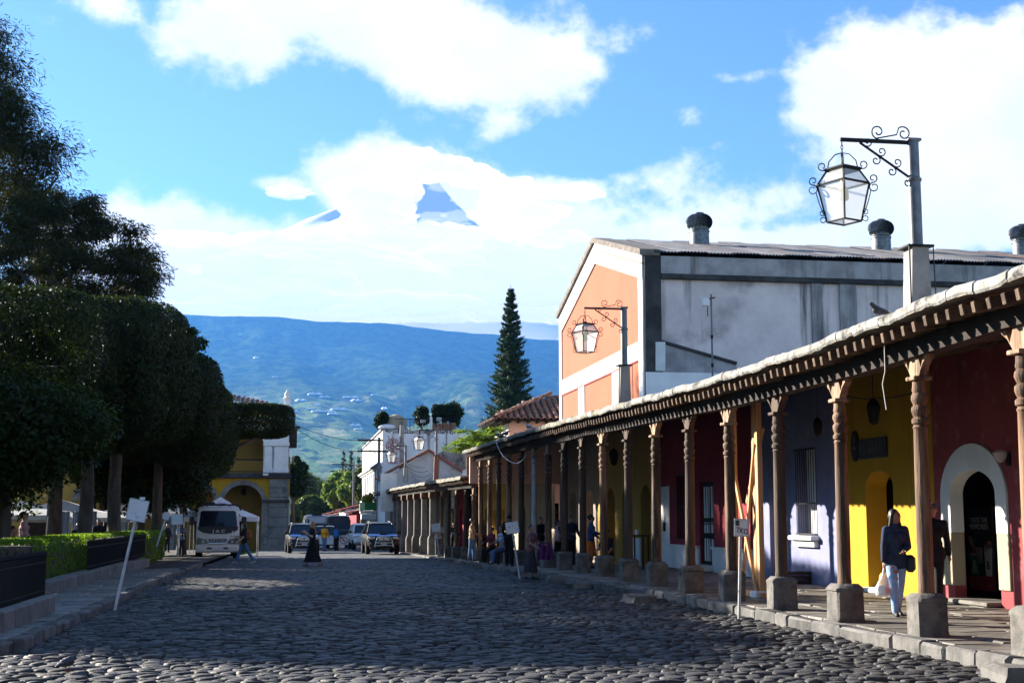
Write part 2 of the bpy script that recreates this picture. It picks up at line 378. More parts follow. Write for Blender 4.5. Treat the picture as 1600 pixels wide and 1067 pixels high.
M = dict(
    cobble=mat('cobble_stone', (.030, .027, .027), (.076, .070, .064), scale=5, rough=.66, bump=.45, bscale=40, isl=.5, spec=.38, c3=(.020, .018, .016), s3=.7, t3=(.5, .75)),
    roadbed=mat('road_bed', (.030, .029, .028), (.055, .05, .046), scale=4, rough=.95, bump=.5, bscale=30),
    kerb=mat('kerb_stone', (.085, .08, .075), (.15, .14, .128), scale=4, rough=.9, bump=.5, bscale=24, c3=(.06, .058, .055), s3=1.4, isl=.2),
    slab=mat('paving_slab', (.12, .108, .092), (.21, .19, .162), scale=3, rough=.6, bump=.3, bscale=18, c3=(.07, .062, .055), s3=1.1, local=True, isl=.3),
    pedestal=mat('pedestal_stone', (.095, .088, .08), (.17, .155, .136), scale=5, rough=.92, bump=.6, bscale=22, c3=(.06, .056, .052), s3=2.2, isl=0),
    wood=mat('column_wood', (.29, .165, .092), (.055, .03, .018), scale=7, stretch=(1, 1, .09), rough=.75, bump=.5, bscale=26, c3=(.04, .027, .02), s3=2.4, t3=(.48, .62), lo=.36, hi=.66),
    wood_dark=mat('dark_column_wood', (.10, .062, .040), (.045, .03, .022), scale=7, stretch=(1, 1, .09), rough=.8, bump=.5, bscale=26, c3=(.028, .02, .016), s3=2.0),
    wood_grey=mat('grey_column_paint', (.42, .42, .43), (.30, .29, .29), scale=5, stretch=(1, 1, .2), rough=.6, bump=.2),
    beam=mat('beam_wood', (.04, .027, .019), (.02, .014, .011), scale=5, stretch=(1, .12, 1), rough=.85, bump=.4),
    bracket=mat('bracket_wood', (.40, .26, .165), (.17, .105, .065), scale=7, stretch=(1, 1, .2), rough=.8, bump=.4, bscale=24, c3=(.07, .045, .03), s3=4.0, t3=(.55, .7)),
    rafter=mat('rafter_wood', (.16, .105, .065), (.06, .038, .025), scale=8, rough=.85, bump=.3),
    newwood=mat('new_timber', (.62, .36, .17), (.42, .21, .09), scale=6, stretch=(1, 1, .08), rough=.7, bump=.2),
    lime=mat('lime_eave', (.36, .345, .315), (.24, .23, .205), scale=3, rough=.95, bump=.7, bscale=16, c3=(.06, .057, .05), s3=3.4, t3=(.48, .66)),
    lime_old=mat('mossy_lime_eave', (.26, .25, .20), (.15, .145, .115), scale=3, rough=.95, bump=.7, bscale=16, c3=(.10, .10, .07), s3=2.2, t3=(.48, .64)),
    soffit=mat('soffit_boards', (.05, .036, .027), (.028, .02, .016), scale=4, rough=.9),
    roofskin=mat('roof_screed', (.30, .25, .20), (.2, .17, .14), scale=2, rough=.95, bump=.4),
    white=mat('white_plaster', (.80, .79, .77), (.70, .69, .67), scale=1.2, rough=.9, bump=.15, c3=(.45, .44, .42), s3=1.6, t3=(.6, .78)),
    whitewall=mat('stained_white_wall', (.90, .87, .86), (.78, .755, .75), scale=.9, rough=.9, bump=.15, c3=(.48, .47, .48), s3=.8, t3=(.55, .75), drip=((.22, .21, .21), 1.0, (.66, .76))),
    grey_wall=mat('stained_grey_render', (.86, .72, .70), (.66, .545, .54), scale=.5, rough=.95, bump=.25, bscale=6, c3=(.30, .25, .25), s3=.4, t3=(.5, .72), drip=((.14, .125, .125), 1.6, (.53, .74))),
    grey_beam=mat('weathered_concrete_band', (.44, .405, .415), (.26, .24, .245), scale=.9, rough=.95, bump=.3, bscale=8, drip=((.08, .075, .075), 1.6, (.5, .72))),
    black_stain=mat('blackened_concrete', (.035, .034, .035), (.075, .072, .073), scale=1.2, rough=.95, bump=.3),
    orange=mat('orange_plaster', (.34, .108, .053), (.31, .098, .048), scale=.5, rough=.9, bump=.08, c3=(.40, .20, .13), s3=1.7, t3=(.66, .78), drip=((.29, .092, .045), .9, (.55, .75))),
    red=mat('pink_red_plaster', (.30, .058, .062), (.255, .048, .052), scale=1.2, rough=.9, bump=.15, c3=(.36, .115, .11), s3=2.6, t3=(.52, .68), drip=((.17, .04, .042), 2.0, (.58, .76))),
    crimson=mat('crimson_plaster', (.29, .030, .042), (.24, .025, .034), scale=1.2, rough=.9, bump=.15),
    yellow=mat('yellow_plaster', (.48, .285, .014), (.42, .235, .012), scale=1.6, rough=.9, bump=.2, c3=(.50, .33, .06), s3=1.8, t3=(.6, .75), drip=((.30, .17, .012), 2.0, (.6, .78))),
    blue=mat('lavender_blue_plaster', (.225, .235, .38), (.185, .195, .33), scale=1.6, rough=.9, bump=.2, c3=(.29, .29, .40), s3=1.8, t3=(.58, .72), drip=((.14, .145, .22), 2.0, (.6, .78))),
    cream=mat('cream_plaster', (.40, .335, .23), (.35, .29, .195), scale=1.0, rough=.9, bump=.12),
    ochre=mat('ochre_plaster', (.46, .27, .055), (.40, .23, .045), scale=.8, rough=.9, bump=.12, c3=(.45, .3, .1), s3=.9, t3=(.58, .75)),
    pinkwall=mat('salmon_plaster', (.70, .45, .36), (.62, .40, .32), scale=1.0, rough=.9, bump=.12),
    stone=mat('grey_cut_stone', (.25, .235, .215), (.17, .16, .15), scale=1.5, rough=.95, bump=.4, bscale=10, c3=(.07, .067, .065), s3=.9, t3=(.52, .72)),
    darkdoor=mat('dark_door_wood', (.022, .016, .013), (.035, .025, .02), scale=5, stretch=(1, 1, .1), rough=.7),
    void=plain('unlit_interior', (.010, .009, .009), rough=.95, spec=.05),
    iron=plain('black_iron', (.012, .012, .013), rough=.65, spec=.2),
    pole=mat('galvanised_pole', (.16, .17, .185), (.10, .105, .115), scale=6, rough=.45, metal=.5, spec=.5),
    rust=mat('rusty_iron', (.10, .055, .042), (.06, .035, .03), scale=14, rough=.8, local=True),
    concrete=mat('grey_concrete', (.36, .345, .32), (.26, .25, .235), scale=4, rough=.95, bump=.4, bscale=16, c3=(.15, .145, .135), s3=1.5),
    tile=mat('clay_roof_tile', (.34, .16, .095), (.20, .10, .07), scale=5, rough=.9, bump=.3, c3=(.09, .07, .055), s3=4.0, t3=(.45, .65), local=True, isl=.3),
    tile_red=mat('red_roof_tile', (.40, .10, .075), (.30, .085, .065), scale=3, rough=.9, c3=(.16, .1, .08), s3=1.0),
    zinc=mat('corrugated_zinc', (.22, .21, .205), (.14, .135, .13), scale=1.5, rough=.5, metal=.35, c3=(.20, .10, .06), s3=1.4, t3=(.54, .7), local=True, isl=.35),
    zinc_rust=mat('rusty_zinc', (.22, .085, .05), (.24, .15, .12), scale=2.0, rough=.7, metal=.2, local=True, isl=.2),
    zinc_blue=mat('blue_zinc', (.16, .22, .32), (.13, .18, .27), scale=2.0, rough=.5, metal=.2, local=True, isl=.1),
    vent=mat('turbine_metal', (.20, .21, .22), (.11, .115, .12), scale=9, rough=.45, metal=.6),
    bark=mat('tree_bark', (.10, .075, .055), (.05, .04, .03), scale=6, stretch=(1, 1, .25), rough=.95, bump=.8, bscale=20),
    soil=mat('plaza_soil', (.07, .055, .04), (.045, .04, .025), scale=2, rough=.98, bump=.5),
    plazapave=mat('plaza_paving', (.12, .115, .105), (.18, .17, .155), scale=2, rough=.85, bump=.3, c3=(.07, .066, .06), s3=.8),
    wallstone=mat('plinth_stone', (.13, .122, .112), (.20, .19, .175), scale=4, rough=.95, bump=.5, bscale=20, local=True, isl=.2),
    rubber=plain('tyre_rubber', (.014, .014, .015), rough=.9, spec=.2),
    chrome=plain('bright_metal', (.55, .56, .58), rough=.25, metal=.9),
    glass_dark=glass('tinted_glass', (.010, .014, .022), .06),
    glass_lamp=glass('frosted_lamp_glass', (.75, .76, .74), .35, .45),
    glass_win=glass('window_glass', (.03, .035, .04), .08),
    bulb=plain('cream_bulb', (.75, .62, .30), rough=.4),
    signwhite=mat('white_sign_sheet', (.76, .76, .78), (.68, .68, .70), scale=4, rough=.5, c3=(.5, .49, .48), s3=6, t3=(.62, .75), local=True),
    postwhite=mat('chipped_white_post', (.62, .61, .60), (.48, .47, .46), scale=8, rough=.6, c3=(.22, .18, .15), s3=8, t3=(.62, .7)),
    ink=plain('black_ink', (.02, .02, .022), rough=.6),
    redink=plain('red_paint', (.45, .04, .04), rough=.5),
    canvas=mat('white_canvas', (.82, .83, .85), (.76, .77, .79), scale=2, rough=.85),
    cable=plain('black_cable', (.03, .03, .032), rough=.6),
    cablew=plain('pale_cable', (.45, .44, .43), rough=.6),
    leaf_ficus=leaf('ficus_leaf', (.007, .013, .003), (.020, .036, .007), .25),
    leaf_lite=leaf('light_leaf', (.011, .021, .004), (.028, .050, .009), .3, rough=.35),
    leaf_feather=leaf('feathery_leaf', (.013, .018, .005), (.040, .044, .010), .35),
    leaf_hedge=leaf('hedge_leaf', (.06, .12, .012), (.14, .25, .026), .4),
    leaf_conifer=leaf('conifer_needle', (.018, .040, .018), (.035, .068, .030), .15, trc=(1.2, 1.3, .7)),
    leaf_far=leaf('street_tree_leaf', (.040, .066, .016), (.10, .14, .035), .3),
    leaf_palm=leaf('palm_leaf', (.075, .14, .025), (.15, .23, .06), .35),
)
# ------------------------------------------------------------------ ground
GK = [(-120, 0), (38, 0), (55, -.2), (75, -.38), (95, -.58), (150, -1.2), (400, -3.5), (1500, -8), (2300, -8)]
FK = [(2300, -8), (3000, 40), (4000, 170), (5000, 330), (6000, 500), (7000, 700), (8000, 930), (8700, 1180), (9250, 1440), (9500, 1250)]
SK = [(5, .15), (38, .15), (53, -.10), (60, -.18), (76, -.33), (90, -.5), (120, -.85), (160, -1.15)]
def itp(k, y):
    return float(np.interp(y, [a for a, _ in k], [b for _, b in k]))
def g(y): return itp(GK, y)
def sw(y): return itp(SK, y)
def terrain():
    ys = sorted(set([-120, -60, -20, 0, 10, 20, 30, 38, 46, 55, 65, 75, 85, 95, 110, 130, 150, 200, 300, 400, 700, 1000, 1500, 2000]
                    + list(np.linspace(2300, 9250, 130)) + [9330, 9420, 9500]))
    xs = np.concatenate([np.linspace(-6800, -1500, 34), np.linspace(-1450, 3200, 130), np.linspace(3300, 6800, 24)])
    nx = len(xs); V = []
    for y in ys:
        for x in xs:
            if y < 2300: z = g(y) - .10
            else:
                z = itp(FK, y); a = min(1, (y - 2300) / 2500)
                n = mnoise.fractal(Vector((x / 800, y / 2600, 1.7)), 1.0, 2.1, 5)
                r = 1 - abs(mnoise.fractal(Vector((x / 1100 + 3, y / 4200, 4.2)), 1.0, 2.0, 4)) * 2
                z += a * (n * 70 + r * 55 - 40) * (.35 + .65 * min(1, z / 800)) + a * 14 * mnoise.noise(Vector((x / 90, y / 160, .5)))
                z -= max(0, (x - 300)) * .060 * min(1, max(0, (y - 5000)) / 4000)
                # a long spur with a shaded ravine beside it
                c = 650 + (y - 5200) * .18
                z += 75 * math.exp(-((x - c) / 150) ** 2) * max(0, 1 - abs(y - 6100) / 1500)
                z -= 60 * math.exp(-((x - c + 260) / 120) ** 2) * max(0, 1 - abs(y - 6100) / 1700)
                # the slope is lost in the level base of the cloud
                zc = (810 - np.interp(x, [-800, 300, 1000, 1600, 2600], [498, 503, 513, 526, 530])) / F_PX * y + 1.6 + 16 * mnoise.fractal(Vector((x / 420, 0, 9)), 1, 2, 4)
                if z > zc - 30: z = zc - 30 * math.exp(-(z - zc + 30) / 30)
            V.append((x, y, z))
    Fq = [(j * nx + i, j * nx + i + 1, (j + 1) * nx + i + 1, (j + 1) * nx + i) for j in range(len(ys) - 1) for i in range(nx - 1)]
    m, t, b = principled('mountain_land'); L = t.links.new
    pos = N(t, 'ShaderNodeNewGeometry').outputs['Position']; sp = N(t, 'ShaderNodeSeparateXYZ'); L(pos, sp.inputs[0])
    def nz(s, d, st=(1, 1, 1), ty='ShaderNodeTexNoise'):
        mp = N(t, 'ShaderNodeMapping'); mp.inputs['Scale'].default_value = st; L(pos, mp.inputs[0])
        n = N(t, ty); n.inputs['Scale'].default_value = s
        if ty == 'ShaderNodeTexNoise': n.inputs['Detail'].default_value = d; n.inputs['Roughness'].default_value = .65
        L(mp.outputs[0], n.inputs['Vector']); return n
    def rng(v, a, z):
        r = N(t, 'ShaderNodeMapRange', interpolation_type='SMOOTHSTEP'); r.inputs['From Min'].default_value = a; r.inputs['From Max'].default_value = z; L(v, r.inputs['Value']); return r.outputs[0]
    def mix(f, a, z):
        x = N(t, 'ShaderNodeMix', data_type='RGBA'); L(f, x.inputs[0])
        for i, q in ((6, a), (7, z)):
            if isinstance(q, tuple): x.inputs[i].default_value = q + (1,)
            else: L(q, x.inputs[i])
        return x.outputs[2]
    forest = mix(rng(nz(.016, 9, (1, .5, 1)).outputs[0], .36, .66), (.006, .018, .006), (.055, .085, .026))
    plots = nz(.022, 0, (1, .35, 0), 'ShaderNodeTexVoronoi')
    fieldc = N(t, 'ShaderNodeValToRGB'); cr = fieldc.color_ramp
    cr.elements[0].position = 0; cr.elements[0].color = (.11, .18, .04, 1); cr.elements[1].position = 1; cr.elements[1].color = (.32, .32, .15, 1)
    e = cr.elements.new(.45); e.color = (.20, .27, .08, 1); e = cr.elements.new(.7); e.color = (.045, .08, .02, 1)
    sx = N(t, 'ShaderNodeSeparateXYZ'); L(plots.outputs['Color'], sx.inputs[0]); L(sx.outputs[0], fieldc.inputs[0])
    low = rng(sp.outputs[2], 820, 330)
    patch = rng(mth(t, 'ADD', nz(.0028, 8, (1, .4, 1)).outputs[0], mth(t, 'MULTIPLY', low, .16)), .53, .62)
    patch = mth(t, 'MULTIPLY', patch, low)
    patch = mth(t, 'MULTIPLY', patch, rng(nz(.02, 5, (1, .4, 1)).outputs[0], .36, .5))
    L(mix(patch, forest, fieldc.outputs[0]), b.inputs['Base Color'])
    b.inputs['Roughness'].default_value = 1; b.inputs['Specular IOR Level'].default_value = 0
    bp = N(t, 'ShaderNodeBump'); bp.inputs['Strength'].default_value = 1; bp.inputs['Distance'].default_value = 30
    L(nz(.02, 8).outputs[0], bp.inputs['Height']); L(bp.outputs[0], b.inputs['Normal'])
    struct('terrain', np_mesh('terrain', V, Fq, m, True), label='wide valley ground rising to the blue forested volcano slope')
terrain()

# the road: a bed of earth with cobbles in it
def strip(xs_fn, ys, z_fn):
    b = MB()
    for a, z in zip(ys[:-1], ys[1:]):
        xa, xb = xs_fn(a); xc, xd = xs_fn(z)
        b.quad((xa, a, z_fn(a)), (xb, a, z_fn(a)), (xd, z, z_fn(z)), (xc, z, z_fn(z)))
    return b
YL = [-30, 0, 10, 17.5, 20, 26, 30, 38, 46, 55, 65, 75, 85, 95, 110, 130, 150, 200, 300, 400]
KX = [(5, 7.42), (26, 7.40), (29, 7.15), (33, 6.85), (38, 6.65), (48, 6.6), (60, 6.75), (75, 6.55), (100, 5.9), (160, 5.6)]
def kx(y): return itp(KX, y)
ROAD = struct('road', strip(lambda y: (-9 if y < 17.6 else (-3.3 if y < 75 else -2.2), kx(y) + .1), YL, lambda y: g(y) - .024), M['roadbed'], label='dark cobbled street between the plaza and the arcade')
TPL = []; TPF = []
for k in range(8):
    rr = random.Random(k); n = 7
    ph = rr.random() * 6; ring = []
    for i in range(n):
        a = 2 * math.pi * i / n
        q = 1 + .10 * math.sin(2 * a + ph) + .10 * math.sin(3 * a + ph * 2) + rr.uniform(-.07, .07)
        sq = 1 / max(abs(math.cos(a)), abs(math.sin(a))) ** .55
        ring.append((q * sq * math.cos(a), q * sq * math.sin(a)))
    V = [(x, y, -.6) for x, y in ring] + [(x * .96, y * .96, .42 + rr.uniform(-.1, .1)) for x, y in ring] + [(x * .80, y * .80, .90 + rr.uniform(-.14, .1)) for x, y in ring] + [(rr.uniform(-.15, .15), rr.uniform(-.15, .15), 1.0)]
    Fc = []
    for o in (0, n):
        for i in range(n):
            j = (i + 1) % n
            Fc += [(o + i, o + j, o + n + j), (o + i, o + n + j, o + n + i)]
    Fc += [(2 * n + i, 2 * n + (i + 1) % n, 3 * n) for i in range(n)]
    TPL.append((np.array(V), np.array(Fc)))
    # far stones: one ring and a crown
    V2 = V[n:2 * n] + [V[-1]]; V2 = [(x * 1.04, y * 1.04, z - .5 if i < n else z * .9) for i, (x, y, z) in enumerate(V2)]
    TPF.append((np.array(V2), np.array([(i, (i + 1) % n, n) for i in range(n)])))
def cobbles():
    rs = np.random.RandomState(3); st = []
    y = 12.2
    while y < 66:
        dy = rs.uniform(.115, .175) * (1 if y < 32 else 1.4)
        x = (-8.2 if y < 17.3 else -3.15) + rs.uniform(-.2, 0)
        sk = rs.uniform(-.02, .02)
        while x < kx(y) - .06:
            w = rs.uniform(.13, .30) * (1 if y < 32 else 1.35)
            st.append((x + w / 2, y + dy / 2 + sk * (x) + rs.uniform(-.03, .03), w, dy)); x += w
        y += dy * .97
    sel = []; rest_V = []; rest_F = []; o = 0
    u = CAM.rotation_euler.to_matrix().transposed()
    def inview(x, y):
        d = u @ Vector((x, y, -1.6)); px = 800 + F_PX * d.x / -d.z; py = 533.5 - F_PX * d.y / -d.z
        return 0 < px < 1600 and py < 1062
    near = sorted([i for i, s in enumerate(st) if inview(s[0], s[1])], key=lambda i: st[i][1])[:300]
    near = set(near)
    tm = []
    for k, (V, Fc) in enumerate(TPL):
        tm.append(np_mesh('cobblestone', V, Fc, M['cobble'], True))
    for i, (x, y, w, d) in enumerate(st):
        k = rs.randint(8); h = rs.uniform(.012, .032)
        und = .03 * mnoise.noise(Vector((x * .5, y * .4, 0))) + rs.uniform(-.012, .012)
        z = g(y) + und - .012; ang = rs.uniform(-.3, .3); tl = rs.uniform(-.10, .10, 2)
        sx, sy = w * .5 * rs.uniform(.92, 1.03), d * .5 * rs.uniform(.92, 1.08)
        if i in near:
            c = obj('cobblestone', tm[k], ROAD, (x, y, z), (tl[0], tl[1], ang), (sx, sy, h))
            continue
        V, Fc = TPL[k] if y < 30 else TPF[k]
        V = V * (sx, sy, h)
        ca, sa = math.cos(ang), math.sin(ang)
        X = V[:, 0] * ca - V[:, 1] * sa; Y = V[:, 0] * sa + V[:, 1] * ca
        Z = V[:, 2] + X * tl[1] + Y * tl[0]
        rest_V.append(np.stack([X + x, Y + y, Z + z], 1)); rest_F.append(Fc + o); o += len(V)
    s = obj('cobblestones', np_mesh('cobblestones', np.concatenate(rest_V), np.concatenate(rest_F), M['cobble'], True), ROAD)
    s['kind'] = 'stuff'
cobbles()
# beyond the built cobbles the surface is told apart no longer: its relief is in the material
farroad = mat('far_cobbles', (.045, .044, .046), (.16, .155, .15), scale=2.2, rough=.75, bump=1.0, bscale=4.5, lo=.42, hi=.62)
struct('far_road', strip(lambda y: (-2.2 if y > 75 else -3.25, kx(y)), [66, 75, 85, 95, 110, 130, 150, 200, 300, 400], lambda y: g(y) + .0), farroad, label='far end of the cobbled street beyond the parked vehicles')

# pavement under the arcade: bed, slabs, kerb stones
WX = 11.5
PAVE = struct('pavement', strip(lambda y: (kx(y), WX + .5), [-30, 5, 12, 20, 26, 29, 33, 38, 46, 53, 60, 76, 90, 120, 160], lambda y: sw(y) - .03), M['roadbed'], label='flagged pavement running under the arcade')
def slabs():
    pm = [MB().box((0, 0, 0), (1, 1, .08), .018).mesh('paving_slab', M['slab']) for _ in range(1)]
    y = 11.5; far = MB(); cnt = 0
    while y < 57:
        d = rnd.uniform(.42, .66); x = kx(y) + .24
        while x < WX - .02:
            w = min(rnd.uniform(.6, 1.15), WX - x)
            if w > .12:
                z = sw(y) - .04 + rnd.uniform(-.008, .012)
                if cnt < 230 and y < 31:
                    o = obj('paving_slab', pm[0], PAVE, (x + w / 2, y + d / 2, z), (rnd.uniform(-.012, .012), rnd.uniform(-.01, .01), rnd.uniform(-.01, .01)), (w - .022, d - .024, 1)); cnt += 1
                else:
                    far.box((x + w / 2, y + d / 2, z), (w - .022, d - .024, .08), .012)
            x += w
        y += d
    o = obj('paving_slabs', far, PAVE, m=M['slab'], world=False); o['kind'] = 'stuff'
slabs()
def kerbline(pts, zf, h, parent, w=.24, lmin=.55, lmax=1.1):
    """kerb stones one by one along a polyline"""
    L = [(Vector((*p, 0))) for p in pts]
    for a, b in zip(L[:-1], L[1:]):
        t = 0; d = (b - a); n = d.length; d.normalize()
        ang = math.atan2(d.y, d.x)
        while t < n - .1:
            l = min(rnd.uniform(lmin, lmax), n - t)
            c = a + d * (t + l / 2); hh = h + rnd.uniform(-.015, .02)
            bb = MB().box((0, 0, 0), (l - .02, w + rnd.uniform(-.02, .03), hh + .12), .03)
            bb.v = [(x + rnd.uniform(-.012, .012), y + rnd.uniform(-.012, .012), z + rnd.uniform(-.008, .008)) for x, y, z in bb.v]
            obj('kerb_stone', bb.mesh('kerb_stone', M['kerb'], 35), parent, (c.x, c.y, zf(c.y) + hh / 2 - .06), (rnd.uniform(-.02, .02), rnd.uniform(-.01, .01), ang + rnd.uniform(-.015, .015)))
            t += l
kerbline([(kx(y) + .1, y) for y in (11, 26, 29, 33, 38, 48, 60)], g, .155, PAVE)
kerbline([(kx(y) + .1, y) for y in (60, 75, 100, 118)], lambda y: sw(y) - .07, .07, PAVE, lmin=1.2, lmax=2.2)
# broken stones where the kerb drops to a ramp
for (px, py) in ((812, 905), (870, 902), (905, 906), (1000, 932), (1590, 1040)):
    p = onX(px, py, kx(34) - .15 if px < 1500 else 7.15)
    bb = MB().box((0, 0, 0), (.5, .7, .2), .05); bb.v = [(x + rnd.uniform(-.04, .04), y + rnd.uniform(-.05, .05), z + rnd.uniform(-.02, .02)) for x, y, z in bb.v]
    obj('loose_kerb_stone', bb.mesh('loose_kerb_stone', M['kerb'], 35), PAVE, (p.x, p.y, g(p.y) + .05), (0, 0, rnd.uniform(-.3, .3)))

# plaza side: pavement, kerb, planted ground
PL = struct('plaza_ground', strip(lambda y: (-70, -4.6), [17.75, 38, 55, 75, 104], lambda y: g(y) + .12), M['soil'], label='shaded earth of the plaza under the trees')
LP = struct('plaza_pavement', strip(lambda y: (-4.7, -3.3), [17.75, 38, 55, 75, 104], lambda y: g(y) + .10), M['roadbed'], label='narrow stone pavement along the plaza fence')
struct('plaza_edge', strip(lambda y: (-70, -3.3), [17.7, 17.75], lambda y: g(y) + .09), M['roadbed'])
sl = MB().box((0, 0, 0), (1, 1, .08), .02).mesh('pavement_stone', M['slab'])
y = 17.9
while y < 44:
    x = -3.42; d = rnd.uniform(.4, .6)
    while x > -4.9:
        w = rnd.uniform(.4, .75)
        obj('pavement_stone', sl, LP, (x - w / 2, y + d / 2, g(y) + .09 + rnd.uniform(-.006, .01)), (rnd.uniform(-.015, .015), rnd.uniform(-.015, .015), 0), (w - .02, d - .02, 1))
        x -= w
    y += d
kerbline([(-3.3, 17.7), (-3.3, 52)], g, .14, LP, w=.2, lmin=.35, lmax=.7)
kerbline([(-9, 17.62), (-3.3, 17.62)], g, .14, LP, w=.2, lmin=.35, lmax=.7)

# ------------------------------------------------------------------ walls with openings
def facade(b, u0, u1, z0, z1, ops, fr, th=.4):
    """front face of a wall in b, cut by openings (ua, ub, za, zb, rise): fr(u, z, w) -> xyz, w into the wall"""
    us = sorted(set([u0, u1] + [q for o in ops for q in o[:2]]))
    for a, c in zip(us[:-1], us[1:]):
        mid = (a + c) / 2
        here = sorted([o for o in ops if o[0] <= mid <= o[1]], key=lambda o: o[2])
        z = z0
        for o in here:
            if o[2] > z + 1e-4: b.quad(fr(a, z, 0), fr(c, z, 0), fr(c, o[2], 0), fr(a, o[2], 0))
            top = arch_pts(o, a, c)
            zt = o[3] + o[4] + .001
            for p, q in zip(top[:-1], top[1:]):
                b.quad(fr(p[0], p[1], 0), fr(q[0], q[1], 0), fr(q[0], zt, 0), fr(p[0], zt, 0))
            z = zt
        if z1 > z + 1e-4: b.quad(fr(a, z, 0), fr(c, z, 0), fr(c, z1, 0), fr(a, z1, 0))
    for o in ops:
        pts = [(o[0], o[2])] + arch_pts(o, o[0], o[1]) + [(o[1], o[2])]
        for p, q in zip(pts, pts[1:] + pts[:1]):
            b.quad(fr(p[0], p[1], 0), fr(q[0], q[1], 0), fr(q[0], q[1], th), fr(p[0], p[1], th))
    return b
def arch_pts(o, a, c, n=14):
    ua, ub, za, zb, rise = o
    if rise <= 0: return [(a, zb), (c, zb)]
    m, h = (ua + ub) / 2, (ub - ua) / 2; pts = []
    if abs(a - ua) < 1e-6 and abs(c - ub) < 1e-6: return [(m - h * math.cos(math.pi * i / 20), zb + rise * math.sin(math.pi * i / 20)) for i in range(21)]
    for i in range(n + 1):
        u = a + (c - a) * i / n; t = max(-1, min(1, (u - m) / h))
        pts.append((u, zb + rise * math.sqrt(max(0, 1 - t * t))))
    return pts
def street_right(X):   # a wall along the street whose front faces -X; u is Y
    return lambda u, z, w: (X + w, u, z)
def facing_cam(Y):     # a wall across the street whose front faces -Y; u is X
    return lambda u, z, w: (u, Y + w, z)
def slab_leaf(b, fr, ua, ub, za, zb, w, t=.05):
    return b.prism([(ua, za), (ub, za), (ub, zb), (ua, zb)], fr, w, w + t)

# ------------------------------------------------------------------ the long arcade
CX = 7.83
EK = [(-32, 4.2), (10, 4.16), (12.6, 4.15), (14.9, 4.15), (18.95, 4.06), (23.4, 4.07), (30.1, 4.18), (36, 4.28), (44.6, 4.38), (58.6, 4.50)]
def ez(y): return itp(EK, y) + .012 * math.sin(y * 2.3) + .008 * math.sin(y * 5.1)
ARC = thing('arcade', 'long low arcade of turned wooden columns on stone blocks under a pale sagging eave', 'arcade', (CX, 34, .15))
AX0 = 7.2
def roof_strip():
    b = MB(); ys = np.concatenate([[-30, -10], np.arange(10, 58.7, .6)])
    for a, c in zip(ys[:-1], ys[1:]):
        for (x0, x1, f0, f1) in ((AX0 + .02, WX + .3, 0.0, .80),):
            za, zc = ez(a) - .07, ez(c) - .07
            b.quad((x0, a, za + f0), (x0, c, zc + f0), (x1, c, zc + f1), (x1, a, za + f1))
            b.quad((x0, a, za + f0 - .06), (x1, a, za + f1 - .06), (x1, c, zc + f1 - .06), (x0, c, zc + f0 - .06))
            b.quad((x0, a, za), (x0, a, za - .06), (x0, c, zc - .06), (x0, c, zc))
    b.quad((AX0 + .02, 58.6, ez(58.6) - .07), (WX + .3, 58.6, ez(58.6) + .73), (WX + .3, 58.6, ez(58.6) + .67), (AX0 + .02, 58.6, ez(58.6) - .13))
    return b
obj('roof', roof_strip(), ARC, m=M['roofskin'])
y = 10.0
while y < 58.5:
    l = rnd.uniform(.45, .95); l = min(l, 58.6 - y)
    b = MB(); nseg = max(2, int(l / .14)); pr = []
    for i in range(nseg + 1):
        yy = y + .003 + (l - .006) * i / nseg
        t = ez(yy) + rnd.uniform(-.007, .007); h = .135 + rnd.uniform(-.014, .014); o = rnd.uniform(-.010, .010)
        pr.append([(AX0 + o + .02, yy, t - h), (AX0 + o, yy, t - h + .03), (AX0 + o + rnd.uniform(0, .012), yy, t - .03), (AX0 + .045 + o, yy, t), (AX0 + .5, yy, t + .07), (AX0 + .5, yy, t - h + .09)])
    n = 6
    for i in range(nseg):
        base = len(b.v)
        b.add(pr[i] + pr[i + 1], [(k, (k + 1) % n, n + (k + 1) % n, n + k) for k in range(n)])
    b.add(pr[0], [tuple(range(n))]); b.add(pr[-1], [tuple(range(n))[::-1]])
    obj('eave_stone', b, ARC, m=M['lime'] if y < 34 + rnd.uniform(-5, 5) else M['lime_old'])
    y += l
rm = MB().box((0, 0, 0), (4.3, .085, .125), .008).mesh('rafter', M['rafter'])
y = 10.2; sl = math.atan2(.80, 4.6)
while y < 58.4:
    obj('rafter', rm, ARC, (AX0 + .07 + 2.15 - CX, y - 34, ez(y) - .265 + .37 - .15 + rnd.uniform(-.01, .01)), (rnd.uniform(-.06, .06), -sl, rnd.uniform(-.008, .008)))
    y += .295 + rnd.uniform(-.02, .02)
b = MB(); ys = [-30, -10] + list(np.arange(10, 58.5, 2.0)) + [58.4]
for a, c in zip(ys[:-1], ys[1:]):
    z0, z1 = ez(a) - .24, ez(c) - .24
    for (x0, x1, h) in ((CX - .11, CX + .11, .24),):
        P = [(x0, a, z0 - h), (x1, a, z0 - h), (x1, a, z0), (x0, a, z0), (x0, c, z1 - h), (x1, c, z1 - h), (x1, c, z1), (x0, c, z1)]
        b.add(P, [(0, 1, 5, 4), (1, 2, 6, 5), (2, 3, 7, 6), (3, 0, 4, 7), (0, 3, 2, 1), (4, 5, 6, 7)])
obj('beam', b, ARC, m=M['beam'])
